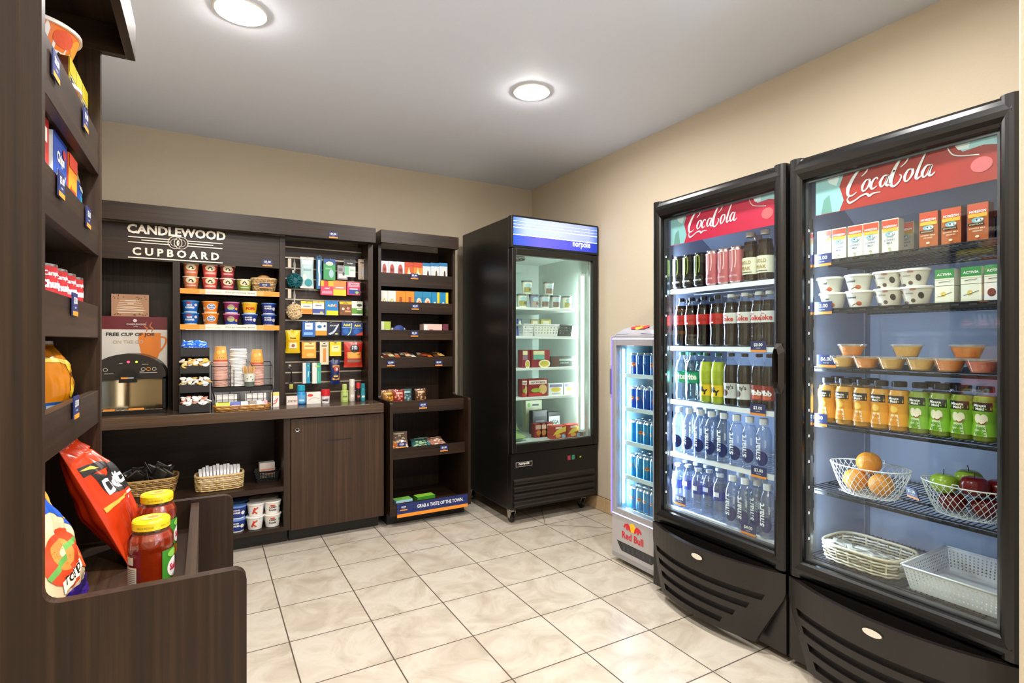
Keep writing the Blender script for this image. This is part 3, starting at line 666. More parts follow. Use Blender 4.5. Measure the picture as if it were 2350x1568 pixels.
# ------------------------------------------------------------------ slim can cooler
RX, RY0, RW = 1.95, 2.35, .352
u = thing('can_cooler', 'slim silver and blue lit energy drink cooler between freezer and drinks fridge', 'cooler', (RX, RY0, 0), -PI/2)
SV = C('#a9a8ad', .35, m=.35); D = .46; RI = C('#a8cfe0', .5)
b = MB(); t = .03
b.box(0, t, .04, D, .03, 1.2, SV); b.box(RW-t, RW, .04, D, .03, 1.2, SV); b.box(t, RW-t, D-.03, D, .03, 1.2, SV); b.box(t, RW-t, .04, D-.03, 1.215, 1.24, SV); b.box(0, RW, .04, D, 1.2, 1.24, SV); b.box(t, RW-t, .04, D-.03, .03, .275, SV); b.build('body', u, bevel=.003)
b = MB(); b.box(t, t+.003, .045, D-.03, .275, 1.2, RI); b.box(RW-t-.003, RW-t, .045, D-.03, .275, 1.2, RI); b.box(t, RW-t, D-.033, D-.03, .275, 1.2, RI); b.box(t, RW-t, .045, D-.03, .275, .285, RI); b.build('liner', u)
b = MB(); frame(b, 0, RW, .262, 1.238, .034, .034, .04, .05, 0, .04, SV); dr = b.build('door', u, bevel=.004)
b = MB(); b.box(.034, RW-.034, .014, .018, .302, 1.188, clear('fridge_door_glass')); b.build('glass_pane', dr)
BLU = C('#5a4cff', .4, e=2.2); BLW = C('#b9b4ff', .4, e=3.0); b = MB()
b.box(-.002, .006, -.0015, .002, .262, 1.236, BLU); b.box(-.004, -.002, -.0015, .004, .262, .9, BLW); b.box(-.004, -.002, -.0015, .004, 1.08, 1.236, BLW); b.box(.006, RW-.01, -.0015, .002, 1.222, 1.228, BLW); b.box(.006, RW-.01, -.0015, .002, .266, .271, BLW); b.build('glow_edge', dr)
b = MB(); b.box(-.009, .002, -.006, .02, .92, 1.06, C('#8a8a90', .3, m=.5)); b.build('grip', dr)
b = MB()
def dome(s, tt, h):
    q = max(0, min(1, tt)); return Vector((s, .006+.40*q*q, 1.24+(.058+h)*math.sin(min(1, q*1.9)*PI/2)*max(.0, 1-abs(2*s/RW-1)**5)**.6))
n = 14
vs = [dome(RW*i/n, j/6, 0) for j in range(7) for i in range(n+1)]; b.add(vs, [(j*(n+1)+i, j*(n+1)+i+1, (j+1)*(n+1)+i+1, (j+1)*(n+1)+i) for j in range(6) for i in range(n)], SV, True)
b.poly(dome, [(.02, .08), (.12, .08), (.17, .6), (.05, .6)], C('#b8bfe0', .3), .002); b.poly(dome, [(.22, .08), (.335, .08), (.33, .7), (.25, .7)], C('#2b3fae', .3), .002)
b.oval(dome, .18, .3, .03, .1, C('#f2a32a', .4), .003); b.poly(dome, [(.11, .3), (.14, .42), (.175, .34), (.16, .22), (.13, .22)], C('#d8252c', .4), .004); b.poly(dome, [(.25, .3), (.22, .42), (.185, .34), (.2, .22), (.23, .22)], C('#d8252c', .4), .004)
b.box(0, RW, .01, D, 1.236, 1.242, SV); b.build('domed_top', u)
for z in (1.024, .84, .655, .468, .285):
    b = MB(); b.box(t+.004, RW-t-.004, .06, D-.04, z-.008, z-.002, clear('clear_shelf', '#dff4ff', .1, body=.25, bcol='#cfe8f5')); b.box(t+.004, RW-t-.004, .052, .06, z-.01, z+.012, C('#d9ecf5', .3)); b.build('shelf', u)
LC = C('#bfe6ff', .4, e=6.0)
b = MB(); b.box(t+.004, t+.016, .046, .056, .32, 1.17, LC); b.build('led_strip', u)
l = add_light('led_strip_light', 'AREA', (t+.02, .06, .74), (PI/2, 0, -math.radians(45)), 5.5, (.6, .85, 1), shape='RECTANGLE', size=.02, size_y=.85); l.parent = u
b = MB(); b.prism([(.0, .055), (RW, .055), (RW, .262), (0, .262)], 'y', .004, .04, C('#b4b2b2', .4, m=.2)); b.prism([(.0, .03), (RW, .03), (RW, .055), (0, .055)], 'y', .004, .04, C('#9b9a9b', .4, m=.2))
g = flat((0, .004, 0)); b.poly(g, [(.04, .125), (RW-.03, .125), (RW-.03, .09), (RW-.045, .078), (.08, .078), (.065, .09)], C('#242528', .4), .0006)
for k in range(22): b.stroke(g, [(.085+.0105*k, .083), (.08+.0105*k, .12)], .003, C('#55565a', .4), .0012)
RD = C('#cf2030', .4); YL = C('#f6c21a', .4); Lg = g
b.oval(g, .165, .222, .025, .024, YL, .0008, 20)
for sx in (-1, 1):
    X = lambda v: .165+sx*v
    b.poly(g, [(X(.012), .2), (X(.018), .224), (X(.034), .238), (X(.058), .231), (X(.072), .212), (X(.062), .206), (X(.056), .219), (X(.044), .2), (X(.036), .2), (X(.036), .214), (X(.022), .2)], RD, .0012)
b.text(g, 'Red Bull', .05, .165, .15, RD, .03, .23, .0012); b.build('lower_panel', u)
for x in (.03, RW-.03):
    for y in (.08, D-.05): b = MB(); b.lathe([(.014, 0), (.014, .02), (.009, .03)], BLK, 12, cx=x, cy=y); b.build('foot', u)

# ------------------------------------------------------------------ product builders (front faces -y, origin at the middle of the base)
def deco(b, g, W, H, ops, h0=.0005, cell=0):
    """printed artwork in fractions of the face: x -.5...5, y 0..1"""
    for i, o in enumerate(ops):
        h = h0+(.00025 if not cell else .00014)*i; k = o[0]; m = o[6] if k == 't' else o[-1]; m = C(m, .42) if isinstance(m, str) else m
        if k == 'r': b.rect(g, o[1]*W, o[2]*W, o[3]*H, o[4]*H, m, max(1, int(abs(o[2]-o[1])*8)), 1, h)
        elif k == 'o': b.oval(g, o[1]*W, o[2]*H, o[3]*W, o[4]*H, m, h, 16)
        elif k == 't': b.text(g, o[1], o[2]*H, o[3]*W, o[4]*H, m, o[7] if len(o) > 7 else .02, (o[5] or 9)*W, h, cell=cell*.6)
        elif k == 'p': b.poly(g, [(x*W, y*H) for x, y in o[1]], m, h, cell)
        elif k == 's': b.stroke(g, [(x*W, y*H) for x, y in o[1]], o[2]*W, m, h)
def carton(w, d, h, base, ops, top=None, side=None, side_ops=None, bev=.0015, rough=.4):
    def fn(name):
        b = MB(); m = C(base, rough); b.box(-w/2, w/2, -d/2, d/2, 0, h, m)
        if top: b.rect(flat((0, -d/2, h), (1, 0, 0), (0, 1, 0), (0, 0, 1)), -w/2+.001, w/2-.001, .001, d-.001, C(top, rough))
        deco(b, flat((0, -d/2, 0)), w, h, ops)
        if side:
            for s in (-1, 1): b.rect(flat((s*w/2, 0, 0), (0, s, 0), (0, 0, 1), (s, 0, 0)), -d/2+.001, d/2-.001, .001, h-.001, C(side, rough))
        if side_ops: deco(b, flat((-w/2, 0, 0), (0, -1, 0), (0, 0, 1), (-1, 0, 0)), d, h, side_ops); deco(b, flat((w/2, 0, 0), (0, 1, 0), (0, 0, 1), (1, 0, 0)), d, h, side_ops)
        return b.build(name)
    return fn
def bag(w, h, T, colfn, ops=(), seed=1, nx=20, ny=26, rough=.28, crimp=.06, foil=.0, wr=1.0, fine=False):
    """filled pillow bag standing upright, crimped at top and bottom, with creases"""
    def fn(name):
        b = MB(); rnd = seed*7.3
        def th(s, t):
            q = max(0, min(1, t/h)); a = max(0, 1-abs(2*s/w)**2.6)**.8; v = max(0, math.sin(PI*max(0, min(1, (q-crimp)/(1-2*crimp)))))**.55
            n = noise.noise(Vector((s/w*5+rnd, q*6, rnd)))*.16+noise.noise(Vector((s/w*13+rnd, q*4+rnd, 3)))*.09
            e = (1-abs(2*q-1))**.5
            return T/2*a*v*(1+n*wr)+T*.10*wr*noise.noise(Vector((s/w*16, rnd, q*(2 if .15 < q < .85 else 5))))*(1-e*.75)*a+.0006
        def wid(t): q = t/h; return 1-.07*math.sin(PI*q)-.0
        def fr(s, t, hh): return Vector((s*wid(t), -th(s, t)-hh, t))
        def bk(s, t, hh): return Vector((s*wid(t), th(s, t)*.9+hh, t))
        for f, flip in ((fr, 0), (bk, 1)):
            vs = [f(-w/2+w*i/nx, h*j/ny, 0) for j in range(ny+1) for i in range(nx+1)]; base = len(b.v); b.v += [tuple(v) for v in vs]
            for j in range(ny):
                for i in range(nx):
                    x, y = (i+.5)/nx-.5, (j+.5)/ny; c = colfn(x, y); k = b.mi(C(c, rough, m=foil))
                    q = (j*(nx+1)+i, j*(nx+1)+i+1, (j+1)*(nx+1)+i+1, (j+1)*(nx+1)+i)
                    b.f.append(tuple(base+a for a in (q[::-1] if flip else q))); b.m.append(k); b.sm.append(True)
        e = []
        for s in (-w/2, w/2): e += [[fr(s, h*j/ny, 0) for j in range(ny+1)]+[bk(s, h*j/ny, 0) for j in range(ny+1)]]
        for vs in e: b.add(vs, [(j, j+1, ny+2+j, ny+1+j) for j in range(ny)], C(colfn(.49, .3), rough, m=foil))
        deco(b, fr, w, h, ops, .0007 if fine else .0012, .004 if fine else .008)
        return b.build(name)
    return fn
def pouch(w, h, T, base, ops, seed=1, rough=.3, edge=None, foil=0.0):
    e = edge or base
    return bag(w, h, T, lambda x, y: e if (y < .06 or y > .94) else base, ops, seed, 12, 14, rough, .03, foil, .7)
def tub(r0, r1, h, base, ops, lid=None, lidh=.006, lidr=None, foot=None, seg=22, rough=.4, lid_ops=None, dome=0, clearbody=None, fill=None):
    """tapered cup, bottom radius r0, top radius r1, with a lid or a rolled rim"""
    def fn(name):
        R = root(name); b = MB(); m = clearbody or C(base, rough); f = lambda t: r0+(r1-r0)*t/h
        pr = [(0, .001), (r0*.92, .001), (r0, 0)]; ms = [C(foot or base, rough)]*2
        if foot: pr += [(f(h*.1), h*.1)]; ms += [C(foot, rough)]
        pr += [(f(h*.5), h*.5), (r1, h)]; ms += [m, m]
        b.lathe(pr, m, seg, mats=ms); deco(b, cyl(f), r1*2, h, ops); b.build('cup_body', R)
        if fill:
            b = MB(); b.lathe([(0, .003), (r0*.93, .003), (f(h*.5)*.95, h*.5), (f(h*.85)*.95, h*.85), (0, h*.87)], None, seg, mats=[fill]*4); b.build('filling', R)
        if lid:
            b = MB(); L = lidr or r1*1.06; lm = lid if not isinstance(lid, str) else C(lid, .35)
            b.lathe([(r1*.98, h-.003), (L, h-.003), (L, h+lidh*.6), (L*.96, h+lidh), (0, h+lidh+dome)], lm, seg); b.build('lid', R)
        return R
    return fn
def can(r, h, bands, ops, top='#c9cacc'):
    """drinks can: bands = [(z fraction, colour)...] from the base up"""
    def fn(name):
        b = MB(); TM = C(top, .25, m=.9); pr = [(0, .004), (r*.72, 0), (r*.78, 0)]; ms = [TM, TM]; pr.append((r, h*.06)); ms.append(TM)
        for f, c in bands: pr.append((r, h*.06+h*.84*f)); ms.append(C(c, .28, m=.35) if isinstance(c, str) else c)
        pr += [(r*.83, h*.97), (r*.86, h), (r*.8, h), (r*.78, h*.985), (0, h*.985)]; ms += [TM]*5
        b.lathe(pr, TM, 20, mats=ms); deco(b, cyl(r), r*2, h, ops); return b.build(name)
    return fn
def tin(r, h, ops, base='#e9e6e0'):
    def fn(name):
        b = MB(); TM = C('#c4c4c2', .25, m=.9); lb = C(base, .4)
        b.lathe([(0, .003), (r*.93, .003), (r*1.02, 0), (r*1.02, .004), (r, .006), (r, h-.006), (r*1.02, h-.004), (r*1.02, h), (r*.95, h), (r*.93, h-.004), (0, h-.004)], TM, 24, mats=[TM]*4+[lb]+[TM]*5)
        deco(b, cyl(r), r*2, h, ops); return b.build(name)
    return fn
def bottle(prof, body, cap, capr, caph, z_neck, lab=None, lab_ops=(), liquid=None, liq_top=.8, seg=18, label_mat=None):
    """prof [(r,z)], lab (z0, z1, radius, colour)"""
    def fn(name):
        R = root(name); b = MB(); b.lathe([(0, .004)]+prof, body, seg); b.build('bottle_body', R)
        if liquid:
            top = prof[-1][1]*liq_top; b = MB(); q = [(0, .006)]+[(max(r-.0018, .001), z+.002) for r, z in prof if z < top]
            r_ = q[-1][0]; b.lathe(q+[(r_*.98, top), (0, top)], liquid, seg); b.build('liquid', R)
        b = MB(); b.lathe([(capr*.98, z_neck), (capr, z_neck+.001), (capr, z_neck+caph*.92), (capr*.9, z_neck+caph), (0, z_neck+caph)], C(cap, .35), 16)
        for k in range(16): a = 2*PI*k/16; b.box(-.0006, .0006, -capr-.0005, -capr, z_neck+.002, z_neck+caph*.85, C(cap, .35), T=Matrix.Rotation(a, 4, 'Z'))
        b.build('cap', R)
        if lab:
            z0, z1, r, c = lab; f = (lambda t: r(t+z0)) if callable(r) else (lambda t: r); H = z1-z0; b = MB(); lm = C(c, .4) if isinstance(c, str) else c
            b.lathe([(f(H*i/5)+.0004, z0+H*i/5) for i in range(6)], lm, seg)
            fz = (lambda t: f(t-z0)); gg = cyl(fz); g2 = lambda s, t, h: gg(s, t+z0, h)
            deco(b, g2, f(H/2)*2, H, lab_ops, .0009); b.build('label', R)
        return R
    return fn
def interp(prof):
    def r(z):
        for (r0, z0), (r1, z1) in zip(prof, prof[1:]):
            if z0 <= z <= z1 and z1 > z0: return r0+(r1-r0)*(z-z0)/(z1-z0)
        return prof[-1][0] if z > prof[-1][1] else prof[0][0]
    return r
PET = clear('clear_bottle_plastic', '#fafcfe', .06); COKE = C('#120706', .12); TEAL = C('#1c100a', .15)

# ================================================================== small drinks fridge
RZ = -PI/2
def row(kind, us, x, z, labels, group=None, rz=RZ):
    for u_, lb in zip(us, labels): kind.put((x, yfr(u_, x, 1.331, 1.9), z), lb, group, rz+random.uniform(-.05, .05))
MC = '#0c0c0d'
claw = lambda c: [('s', [(-.22, .88), (-.2, .6), (-.24, .42)], .07, c), ('s', [(0, .9), (.02, .6), (-.03, .32)], .08, c), ('s', [(.22, .88), (.24, .62), (.18, .42)], .07, c), ('s', [(-.24, .9), (.24, .9)], .05, c)]
MON = Kind('drink_can', 'can', can(.033, .157, [(1, MC)], claw('#8f9a3a')+[('t', 'MONSTER', .07, 0, .18, .8, WHT)], '#2a2a2c'))
row(MON, (1560, 1583, 1609), 1.972, SH1[0]+.0085, ['black energy drink can with claw mark, first on the top soda shelf', 'black energy drink can with claw mark, second on the top soda shelf', 'black energy drink can with claw mark beside the pink cans'], 'black energy drink cans')
PNK = Kind('drink_can', 'can', can(.033, .157, [(1, '#c26a72')], claw('#e8b7b2')+[('t', 'MONSTER', .06, 0, .18, .7, '#e8c8c8')], '#d8b5b5'))
row(PNK, (1637, 1664.5, 1692), 1.972, SH1[0]+.0085, ['pink energy drink can next to the black cans', 'pink energy drink can between two other pink cans', 'pink energy drink can next to the tea bottles'], 'pink energy drink cans')
TP = [(.028, 0), (.033, .006), (.0335, .1), (.034, .125), (.028, .15), (.019, .175), (.0165, .19)]
TEA = Kind('tea_bottle', 'bottle', bottle(TP, PET, '#e4e4e6', .019, .02, .188, (.03, .1, .034, '#ded9c2'), [('t', 'GOLD', .28, 0, .6, .7, '#a88a3e'), ('t', 'PEAK', .28, 0, .26, .7, '#a88a3e'), ('r', -.4, .4, .1, .14, '#4b3b2a')], C('#2a170c', .15), .88))
row(TEA, (1723, 1757), 1.977, SH1[0]+.0085, ['dark tea bottle with white cap and cream label, beside the pink cans', 'dark tea bottle with white cap and cream label, by the fridge hinge side'], 'bottled teas')
TEA.put((2.067, yat(1738, 2.067), SH1[0]+.0085), 'dark tea bottle with white cap, in the second row of the top shelf', 'bottled teas', RZ)
CP = [(.024, 0), (.031, .008), (.0325, .03), (.03, .055), (.0305, .075), (.033, .1), (.0335, .145), (.029, .172), (.018, .197), (.0125, .21), (.0125, .222)]
def soda(cap, lab, liq, z0=.1, z1=.146, lt=.86, ops=()): return bottle(CP, PET, cap, .0145, .015, .213, (z0, z1, interp(CP), lab), ops, liq, lt)
COL1 = Kind('soda_bottle', 'bottle', soda('#1b1515', '#b3221d', COKE, ops=[('t', 'Coca-Cola', .35, 0, .35, 1.1, '#7c1512'), ('r', -.1, .1, .08, .2, '#e9d9c0')]))
row(COL1, (1563.7, 1587.6, 1615.3, 1646), 1.972, SH1[1]+.0085, ['dark cola bottle with red label closest to the LED strip', 'dark cola bottle with red label, second from the LED strip', 'dark cola bottle with red label, third from the LED strip', 'dark cola bottle with red label touching the diet bottles'], 'colas with red labels')
DIET = Kind('soda_bottle', 'bottle', soda('#dcdcd8', '#cfcfcb', COKE, ops=[('t', 'Diet', .2, -.1, .72, .4, '#c22a2a'), ('t', 'Coke', .62, 0, .2, 1.0, '#c22a2a', .03)]))
row(DIET, (1678, 1710, 1742, 1766), 1.972, SH1[1]+.0085, ['diet cola bottle with silver label touching the red-label bottles', 'diet cola bottle with silver label, second of its kind', 'diet cola bottle with silver label behind the price card', 'diet cola bottle with silver label half behind the door frame'], 'diet colas with silver labels')
for k, u_ in enumerate((1578, 1604, 1633)): COL1.put((2.052, yat(u_, 2.052), SH1[1]+.0085), 'dark cola bottle in the second row, behind gap %s of the red-label row' % ('one', 'two', 'three')[k], 'colas with red labels', RZ)
for k, u_ in enumerate((1690, 1722, 1752)): DIET.put((2.052, yat(u_, 2.052), SH1[1]+.0085), 'diet cola bottle in the second row, behind gap %s of the silver-label row' % ('one', 'two', 'three')[k], 'diet colas with silver labels', RZ)
SPR = Kind('soda_bottle', 'bottle', soda('#1f6e58', '#1d9a72', clear('clear_soda', '#e6efee', .02), .085, .135, .86, [('t', 'Sprite', .75, 0, .15, 1.2, WHT, .04)]))
row(SPR, (1565.6, 1589.5), 1.972, SH1[2]+.0085, ['clear lemon-lime soda bottle with green label next to the LED strip', 'clear lemon-lime soda bottle with green label beside the yellow ones'], 'clear lemon-lime sodas')
YS = C('#a9b628', .25, e=.06); MEL = Kind('soda_bottle', 'bottle', soda('#1f5b4a', '#e6c32a', YS, .035, .085, .84, [('t', 'M', .6, -.12, .35, .5, '#15211b', .06), ('t', 'Y', .6, .2, .1, .5, '#15211b', .06)]))
row(MEL, (1622, 1649), 1.972, SH1[2]+.0085, ['yellow citrus soda bottle with yellow label beside the clear sodas', 'yellow citrus soda bottle with yellow label beside the dark ones'], 'yellow citrus sodas')
RTB = Kind('soda_bottle', 'bottle', soda('#3a2c26', '#c5c5c3', COKE, .035, .1, .8, [('o', -.15, .35, .22, .22, '#4a2018'), ('t', 'ay\'s', .35, .2, .55, .5, '#33333a')]))
row(RTB, (1678, 1709), 1.972, SH1[2]+.0085, ['dark soda bottle with grey label beside the yellow sodas', 'dark soda bottle with grey label beside the maroon-label ones'], 'dark sodas with grey labels')
PIB = Kind('soda_bottle', 'bottle', soda('#3a2020', '#8d2a22', COKE, .04, .1, .8, [('t', 'Pibb', .5, 0, .3, .9, WHT, .05), ('o', .1, .2, .3, .14, '#c0583a')]))
row(PIB, (1742, 1767), 1.972, SH1[2]+.0085, ['dark soda bottle with maroon label above the price card', 'dark soda bottle with maroon label half behind the door frame'], 'dark sodas with maroon labels')
for k, u_ in enumerate((1580, 1608)): SPR.put((2.052, yat(u_, 2.052), SH1[2]+.0085), 'clear soda bottle in the second row, green cap behind gap %s' % ('one', 'two')[k], 'clear lemon-lime sodas', RZ)
WATER = clear('still_water', '#f4f8fd', .03, body=.1, bcol='#c9d4ea')
WP = [(.026, 0), (.031, .006), (.0315, .12), (.031, .15), (.024, .172), (.0155, .19), (.0145, .2)]
def water_label(b):
    pass
def smart_bottle(name):
    R = root(name); b = MB(); b.lathe([(0, .004)]+WP, PET, 18); b.build('bottle_body', R)
    b = MB(); b.lathe([(0, .006)]+[(max(r-.0018, .001), z+.002) for r, z in WP[:-2]]+[(.02, .18), (0, .18)], clear('still_water_blue', '#f4f8fd', .03, body=.1, bcol='#c9d4ea'), 16); b.build('liquid', R)
    b = MB(); b.lathe([(.017, .192), (.0175, .193), (.0175, .215), (.016, .218), (0, .218)], C('#d9dde6', .35), 16); b.build('cap', R)
    b = MB(); g = cyl(interp(WP)); SMB = C('#1d2a66', .35)
    b.oval(g, -.002, .058, .023, .03, SMB, .0012, 20, rings=4); b.text(g, 'smart', .04, -.006, .097, C('#eef0f6', .4), .02, .1, .002, rot=PI/2); b.text(g, 'water', .014, .015, .118, C('#dfe2ec', .4), .01, .05, .0016, rot=PI/2)
    b.build('label', R); return R
SMT = Kind('water_bottle', 'bottle', smart_bottle)
for k, u_ in enumerate((1559, 1583, 1608, 1634, 1662, 1691, 1721, 1753)):
    SMT.put((1.967, yfr(u_, 1.967, 1.33, 1.9), SH1[3]+.0085), 'clear water bottle with navy oval and upright lettering, %s from the LED strip' % NTH[k], 'tall clear waters on the fourth shelf', RZ+.42)
for k, u_ in enumerate((1598, 1622, 1650)):
    SMT.put((2.047, yat(u_, 2.047), SH1[3]+.0085), 'clear water bottle in the second row of the fourth shelf, %s of three' % NTH[k], 'tall clear waters on the fourth shelf', RZ)
DP = [(.024, 0), (.031, .006), (.029, .05), (.0315, .1), (.031, .125), (.032, .135), (.029, .155), (.018, .175), (.0135, .187), (.0135, .197)]
DAS = Kind('water_bottle', 'bottle', bottle(DP, PET, '#cfd6e4', .0155, .014, .19, (.09, .13, interp(DP), clear('blue_label_film', '#5f74c8', .04, body=.5, bcol='#4458b0')), [('r', -.2, .25, .4, .9, '#e3e8f4')], WATER, .84))
for k, u_ in enumerate((1556, 1580, 1603, 1628, 1653)):
    x = 1.978 if k not in (1, 3) else 2.0
    DAS.put((x, yfr(u_, x, 1.33, 1.897), SH1[4]+.0085), 'small clear water bottle with blue band on the bottom shelf, %s from the LED strip' % NTH[k], 'waters with blue bands', RZ)
for k, u_ in enumerate((1572, 1598, 1622, 1650)):
    DAS.put((2.067, yat(u_, 2.067), SH1[4]+.0085), 'small clear water bottle in the second row of the bottom shelf, %s of four' % NTH[k], 'waters with blue bands', RZ)
for k, u_ in enumerate((1682, 1710, 1738, 1762)):
    x = 1.962+(.03 if k == 2 else 0); SMT.put((x, yfr(u_, x, 1.335, 1.9), SH1[4]+.0085), 'clear water bottle with navy oval on the bottom shelf, %s past the blue-band bottles' % NTH[k], 'tall clear waters on the bottom shelf', RZ+.42)
for k, u_ in enumerate((1700, 1728, 1752)):
    SMT.put((2.052, yat(u_, 2.052), SH1[4]+.0085), 'clear water bottle in the second row of the bottom shelf, %s of three tall ones' % NTH[k], 'tall clear waters on the bottom shelf', RZ)
for (u_, v_, p, z, lb) in ((1740, 0, '$3.00', SH1[1], 'price card on the cola shelf'), (1739, 0, '$3.00', SH1[2], 'price card below the maroon-label sodas'), (1741, 0, '$3.00', SH1[3], 'price card on the tall water shelf'), (1560, 0, '$2.50', SH1[4]+.03, 'price card before the small water bottles'), (1717, 0, '$4.00', SH1[4]+.004, 'price card before the tall bottom-shelf waters')):
    price(p, (1.932, yat(u_, 1.932), z-.012 if z < 1.2 and z > .45 else z), 'navy '+lb, RZ, .07, .045)
# ================================================================== big fridge
GZ = .0005
hz = lambda body, txt, tc: [('r', -.48, .48, .72, .97, '#c8432a'), ('r', -.45, .45, .62, .72, '#e8b23a'), ('t', 'HORIZON', .09, 0, .74, .8, WHT, .03), ('o', 0, .54, .3, .07, '#7fb4c4'), ('o', .06, .53, .2, .035, WHT), ('o', -.04, .545, .05, .02, '#222228'), ('o', .16, .53, .045, .016, '#222228'), ('o', .22, .55, .05, .03, WHT)]+txt
MILK = Kind('milk_carton', 'carton', carton(.05, .036, .108, '#ece5d6', hz(0, [('t', 'ORGANIC', .05, 0, .42, .6, '#4a63a0'), ('t', 'LOWFAT', .075, 0, .33, .7, '#3b5596', .02), ('t', 'MILK', .075, 0, .24, .5, '#3b5596', .02), ('o', 0, .1, .1, .03, '#a8b08a')], 0), '#c8432a', side='#e6dfd2'))
for k, u_ in enumerate((1898, 1932, 1969, 2005, 2049)):
    MILK.put((1.967, yat(u_, 1.967), SH2[0]+GZ), 'small white and red milk carton, %s from the LED strip' % NTH[k], 'white milk cartons', RZ)
MILK.put((2.067, yat(2084, 2.067), SH2[0]+GZ), 'small white and red milk carton set back behind the others', 'white milk cartons', RZ)
CHO = Kind('milk_carton', 'carton', carton(.05, .036, .108, '#b0582a', hz(0, [('r', -.45, .3, .4, .47, '#2a1712'), ('t', 'CHOCOLATE', .05, -.06, .41, .66, '#e8d0b0'), ('t', 'LOWFAT MILK', .055, 0, .3, .8, '#f0dcc0'), ('t', 'ORGANIC', .05, 0, .23, .6, '#f0dcc0'), ('o', 0, .1, .1, .03, '#e8d8c0')], 0), '#c8432a', side='#8a3f22'))
for k, u_ in enumerate((2137, 2189, 2250)):
    CHO.put((1.962, yat(u_, 1.962), SH2[0]+GZ), 'brown chocolate milk carton, %s after the white cartons' % NTH[k], 'chocolate milk cartons', RZ)
PUR = Kind('drink_pouch', 'pouch', carton(.032, .03, .085, '#3b3f9a', [('r', -.3, .3, .1, .75, '#6d86d6'), ('r', -.5, .5, .8, 1, '#8a2a40')], '#8a2a40'))
for k, u_ in enumerate((2283, 2297, 2312)): PUR.put((1.997, yat(u_, 1.997), SH2[0]+GZ), 'blue and crimson small pouch beside the chocolate milk, %s of three' % NTH[k], 'blue and crimson pouches', RZ)
OAT = Kind('yogurt_cup', 'yogurt', tub(.03, .043, .052, '#e9e6dd', [('t', 'Oatmeal', .2, -.12, .56, .5, '#2a2a30', .03), ('o', .16, .22, .1, .14, '#c8623a'), ('s', [(-.1, .1), (.05, .2), (.2, .12)], .03, '#7a3a2a')], '#efece4', .004))
COW = Kind('yogurt_cup', 'yogurt', tub(.03, .044, .052, '#e9e2d8', [('o', -.38, .75, .06, .12, '#3a2e2c'), ('o', .3, .5, .09, .2, '#2b2624'), ('o', .05, .2, .07, .12, '#5a4a46'), ('o', -.2, .08, .1, .1, '#4a3a38'), ('o', .08, .88, .1, .06, '#b87a70'), ('t', 'chobani', .14, -.05, .6, .5, '#8d8580')], '#f1ece6', .004))
YZ = SH2[1]+GZ
for k, (u_, kd) in enumerate(((1912, OAT), (1973, OAT), (2041, COW), (2104, COW))):
    kd.put((1.972, yat(u_, 1.972), YZ), '%s yogurt cup, lower of the %s stack from the LED strip' % ('plain white' if kd is OAT else 'cow-spotted white', NTH[k]), 'white cups on the yogurt shelf', RZ)
    kd.put((1.972, yat(u_-(6 if k in (0, 3) else 2), 1.972), YZ+.0565), '%s yogurt cup, upper of the %s stack from the LED strip' % ('plain white' if kd is OAT else 'cow-spotted white', NTH[k]), 'white cups on the yogurt shelf', RZ)
ACB = Kind('yogurt_cup', 'yogurt', carton(.05, .05, .05, '#ece9da', [('o', -.05, .5, .14, .16, '#e3c14a'), ('o', .0, .48, .05, .05, '#f6ecc0'), ('s', [(-.35, .35), (0, .45), (.38, .6)], .03, '#4a3a22'), ('r', -.5, .5, .0, .1, '#e0dccb')], '#1c5a48', bev=.004))
ACC = Kind('yogurt_cup', 'yogurt', carton(.05, .05, .05, '#e9e6e8', [('o', -.15, .45, .2, .24, '#57202f'), ('o', .28, .4, .14, .2, '#6a2a3a'), ('r', .1, .4, .75, .95, '#2d7a5a')], '#1c5a48'))
ACT = Kind('yogurt_cup', 'yogurt', carton(.05, .05, .05, '#eae8dc', [('r', -.5, .5, .4, 1, '#3c8a4a'), ('r', -.5, .5, .36, .44, '#e9e4d0'), ('t', 'ACTIVIA', .2, 0, .6, .86, WHT, .03), ('s', [(-.3, .2), (.3, .26)], .03, '#4a3a22')], '#2a6a5a'))
for k, u_ in enumerate((2176, 2237, 2292)):
    (ACB if k < 2 else ACC).put((1.977, yat(u_, 1.977), YZ), 'square white yogurt pack, lower one of stack %s beside the round cups' % ('one', 'two', 'three')[k], 'square yogurt packs', RZ)
    ACT.put((1.977, yat(u_, 1.977), YZ+.0515), 'square green and white yogurt pack, upper one of stack %s' % ('one', 'two', 'three')[k], 'square yogurt packs', RZ)
CLC = clear('clear_cup', '#fbf3e6', .05, body=.12, bcol='#f3e0c0')
FZ = SH2[2]+GZ
def fruit(c): return tub(.029, .043, .038, c, [], clear('clear_lid', '#ffffff', .1, body=.15, bcol='#f4e8dc'), .003, fill=C(c, .3, n=.6), clearbody=CLC)
FC = {k: Kind('fruit_cup', 'fruit cup', fruit(c)) for k, c in dict(orange='#f0961c', pale='#e9bd62', mixed='#ea8a28', red='#d8605a').items()}
for u_, k, lb in ((1936, 'pale', 'pale yellow fruit cup beside the price card'), (1988, 'orange', 'bright orange fruit cup in the bottom row, second in line'), (2046.6, 'pale', 'pale peach fruit cup in the bottom row, third in line'), (2113, 'pale', 'golden peach fruit cup in the bottom row, fourth in line'), (2178.6, 'mixed', 'orange fruit cup in the bottom row, fifth in line'), (2255, 'red', 'pink melon fruit cup ending the bottom row')):
    FC[k].put((1.962, yat(u_, 1.962), FZ), lb, 'cut fruit cups', RZ)
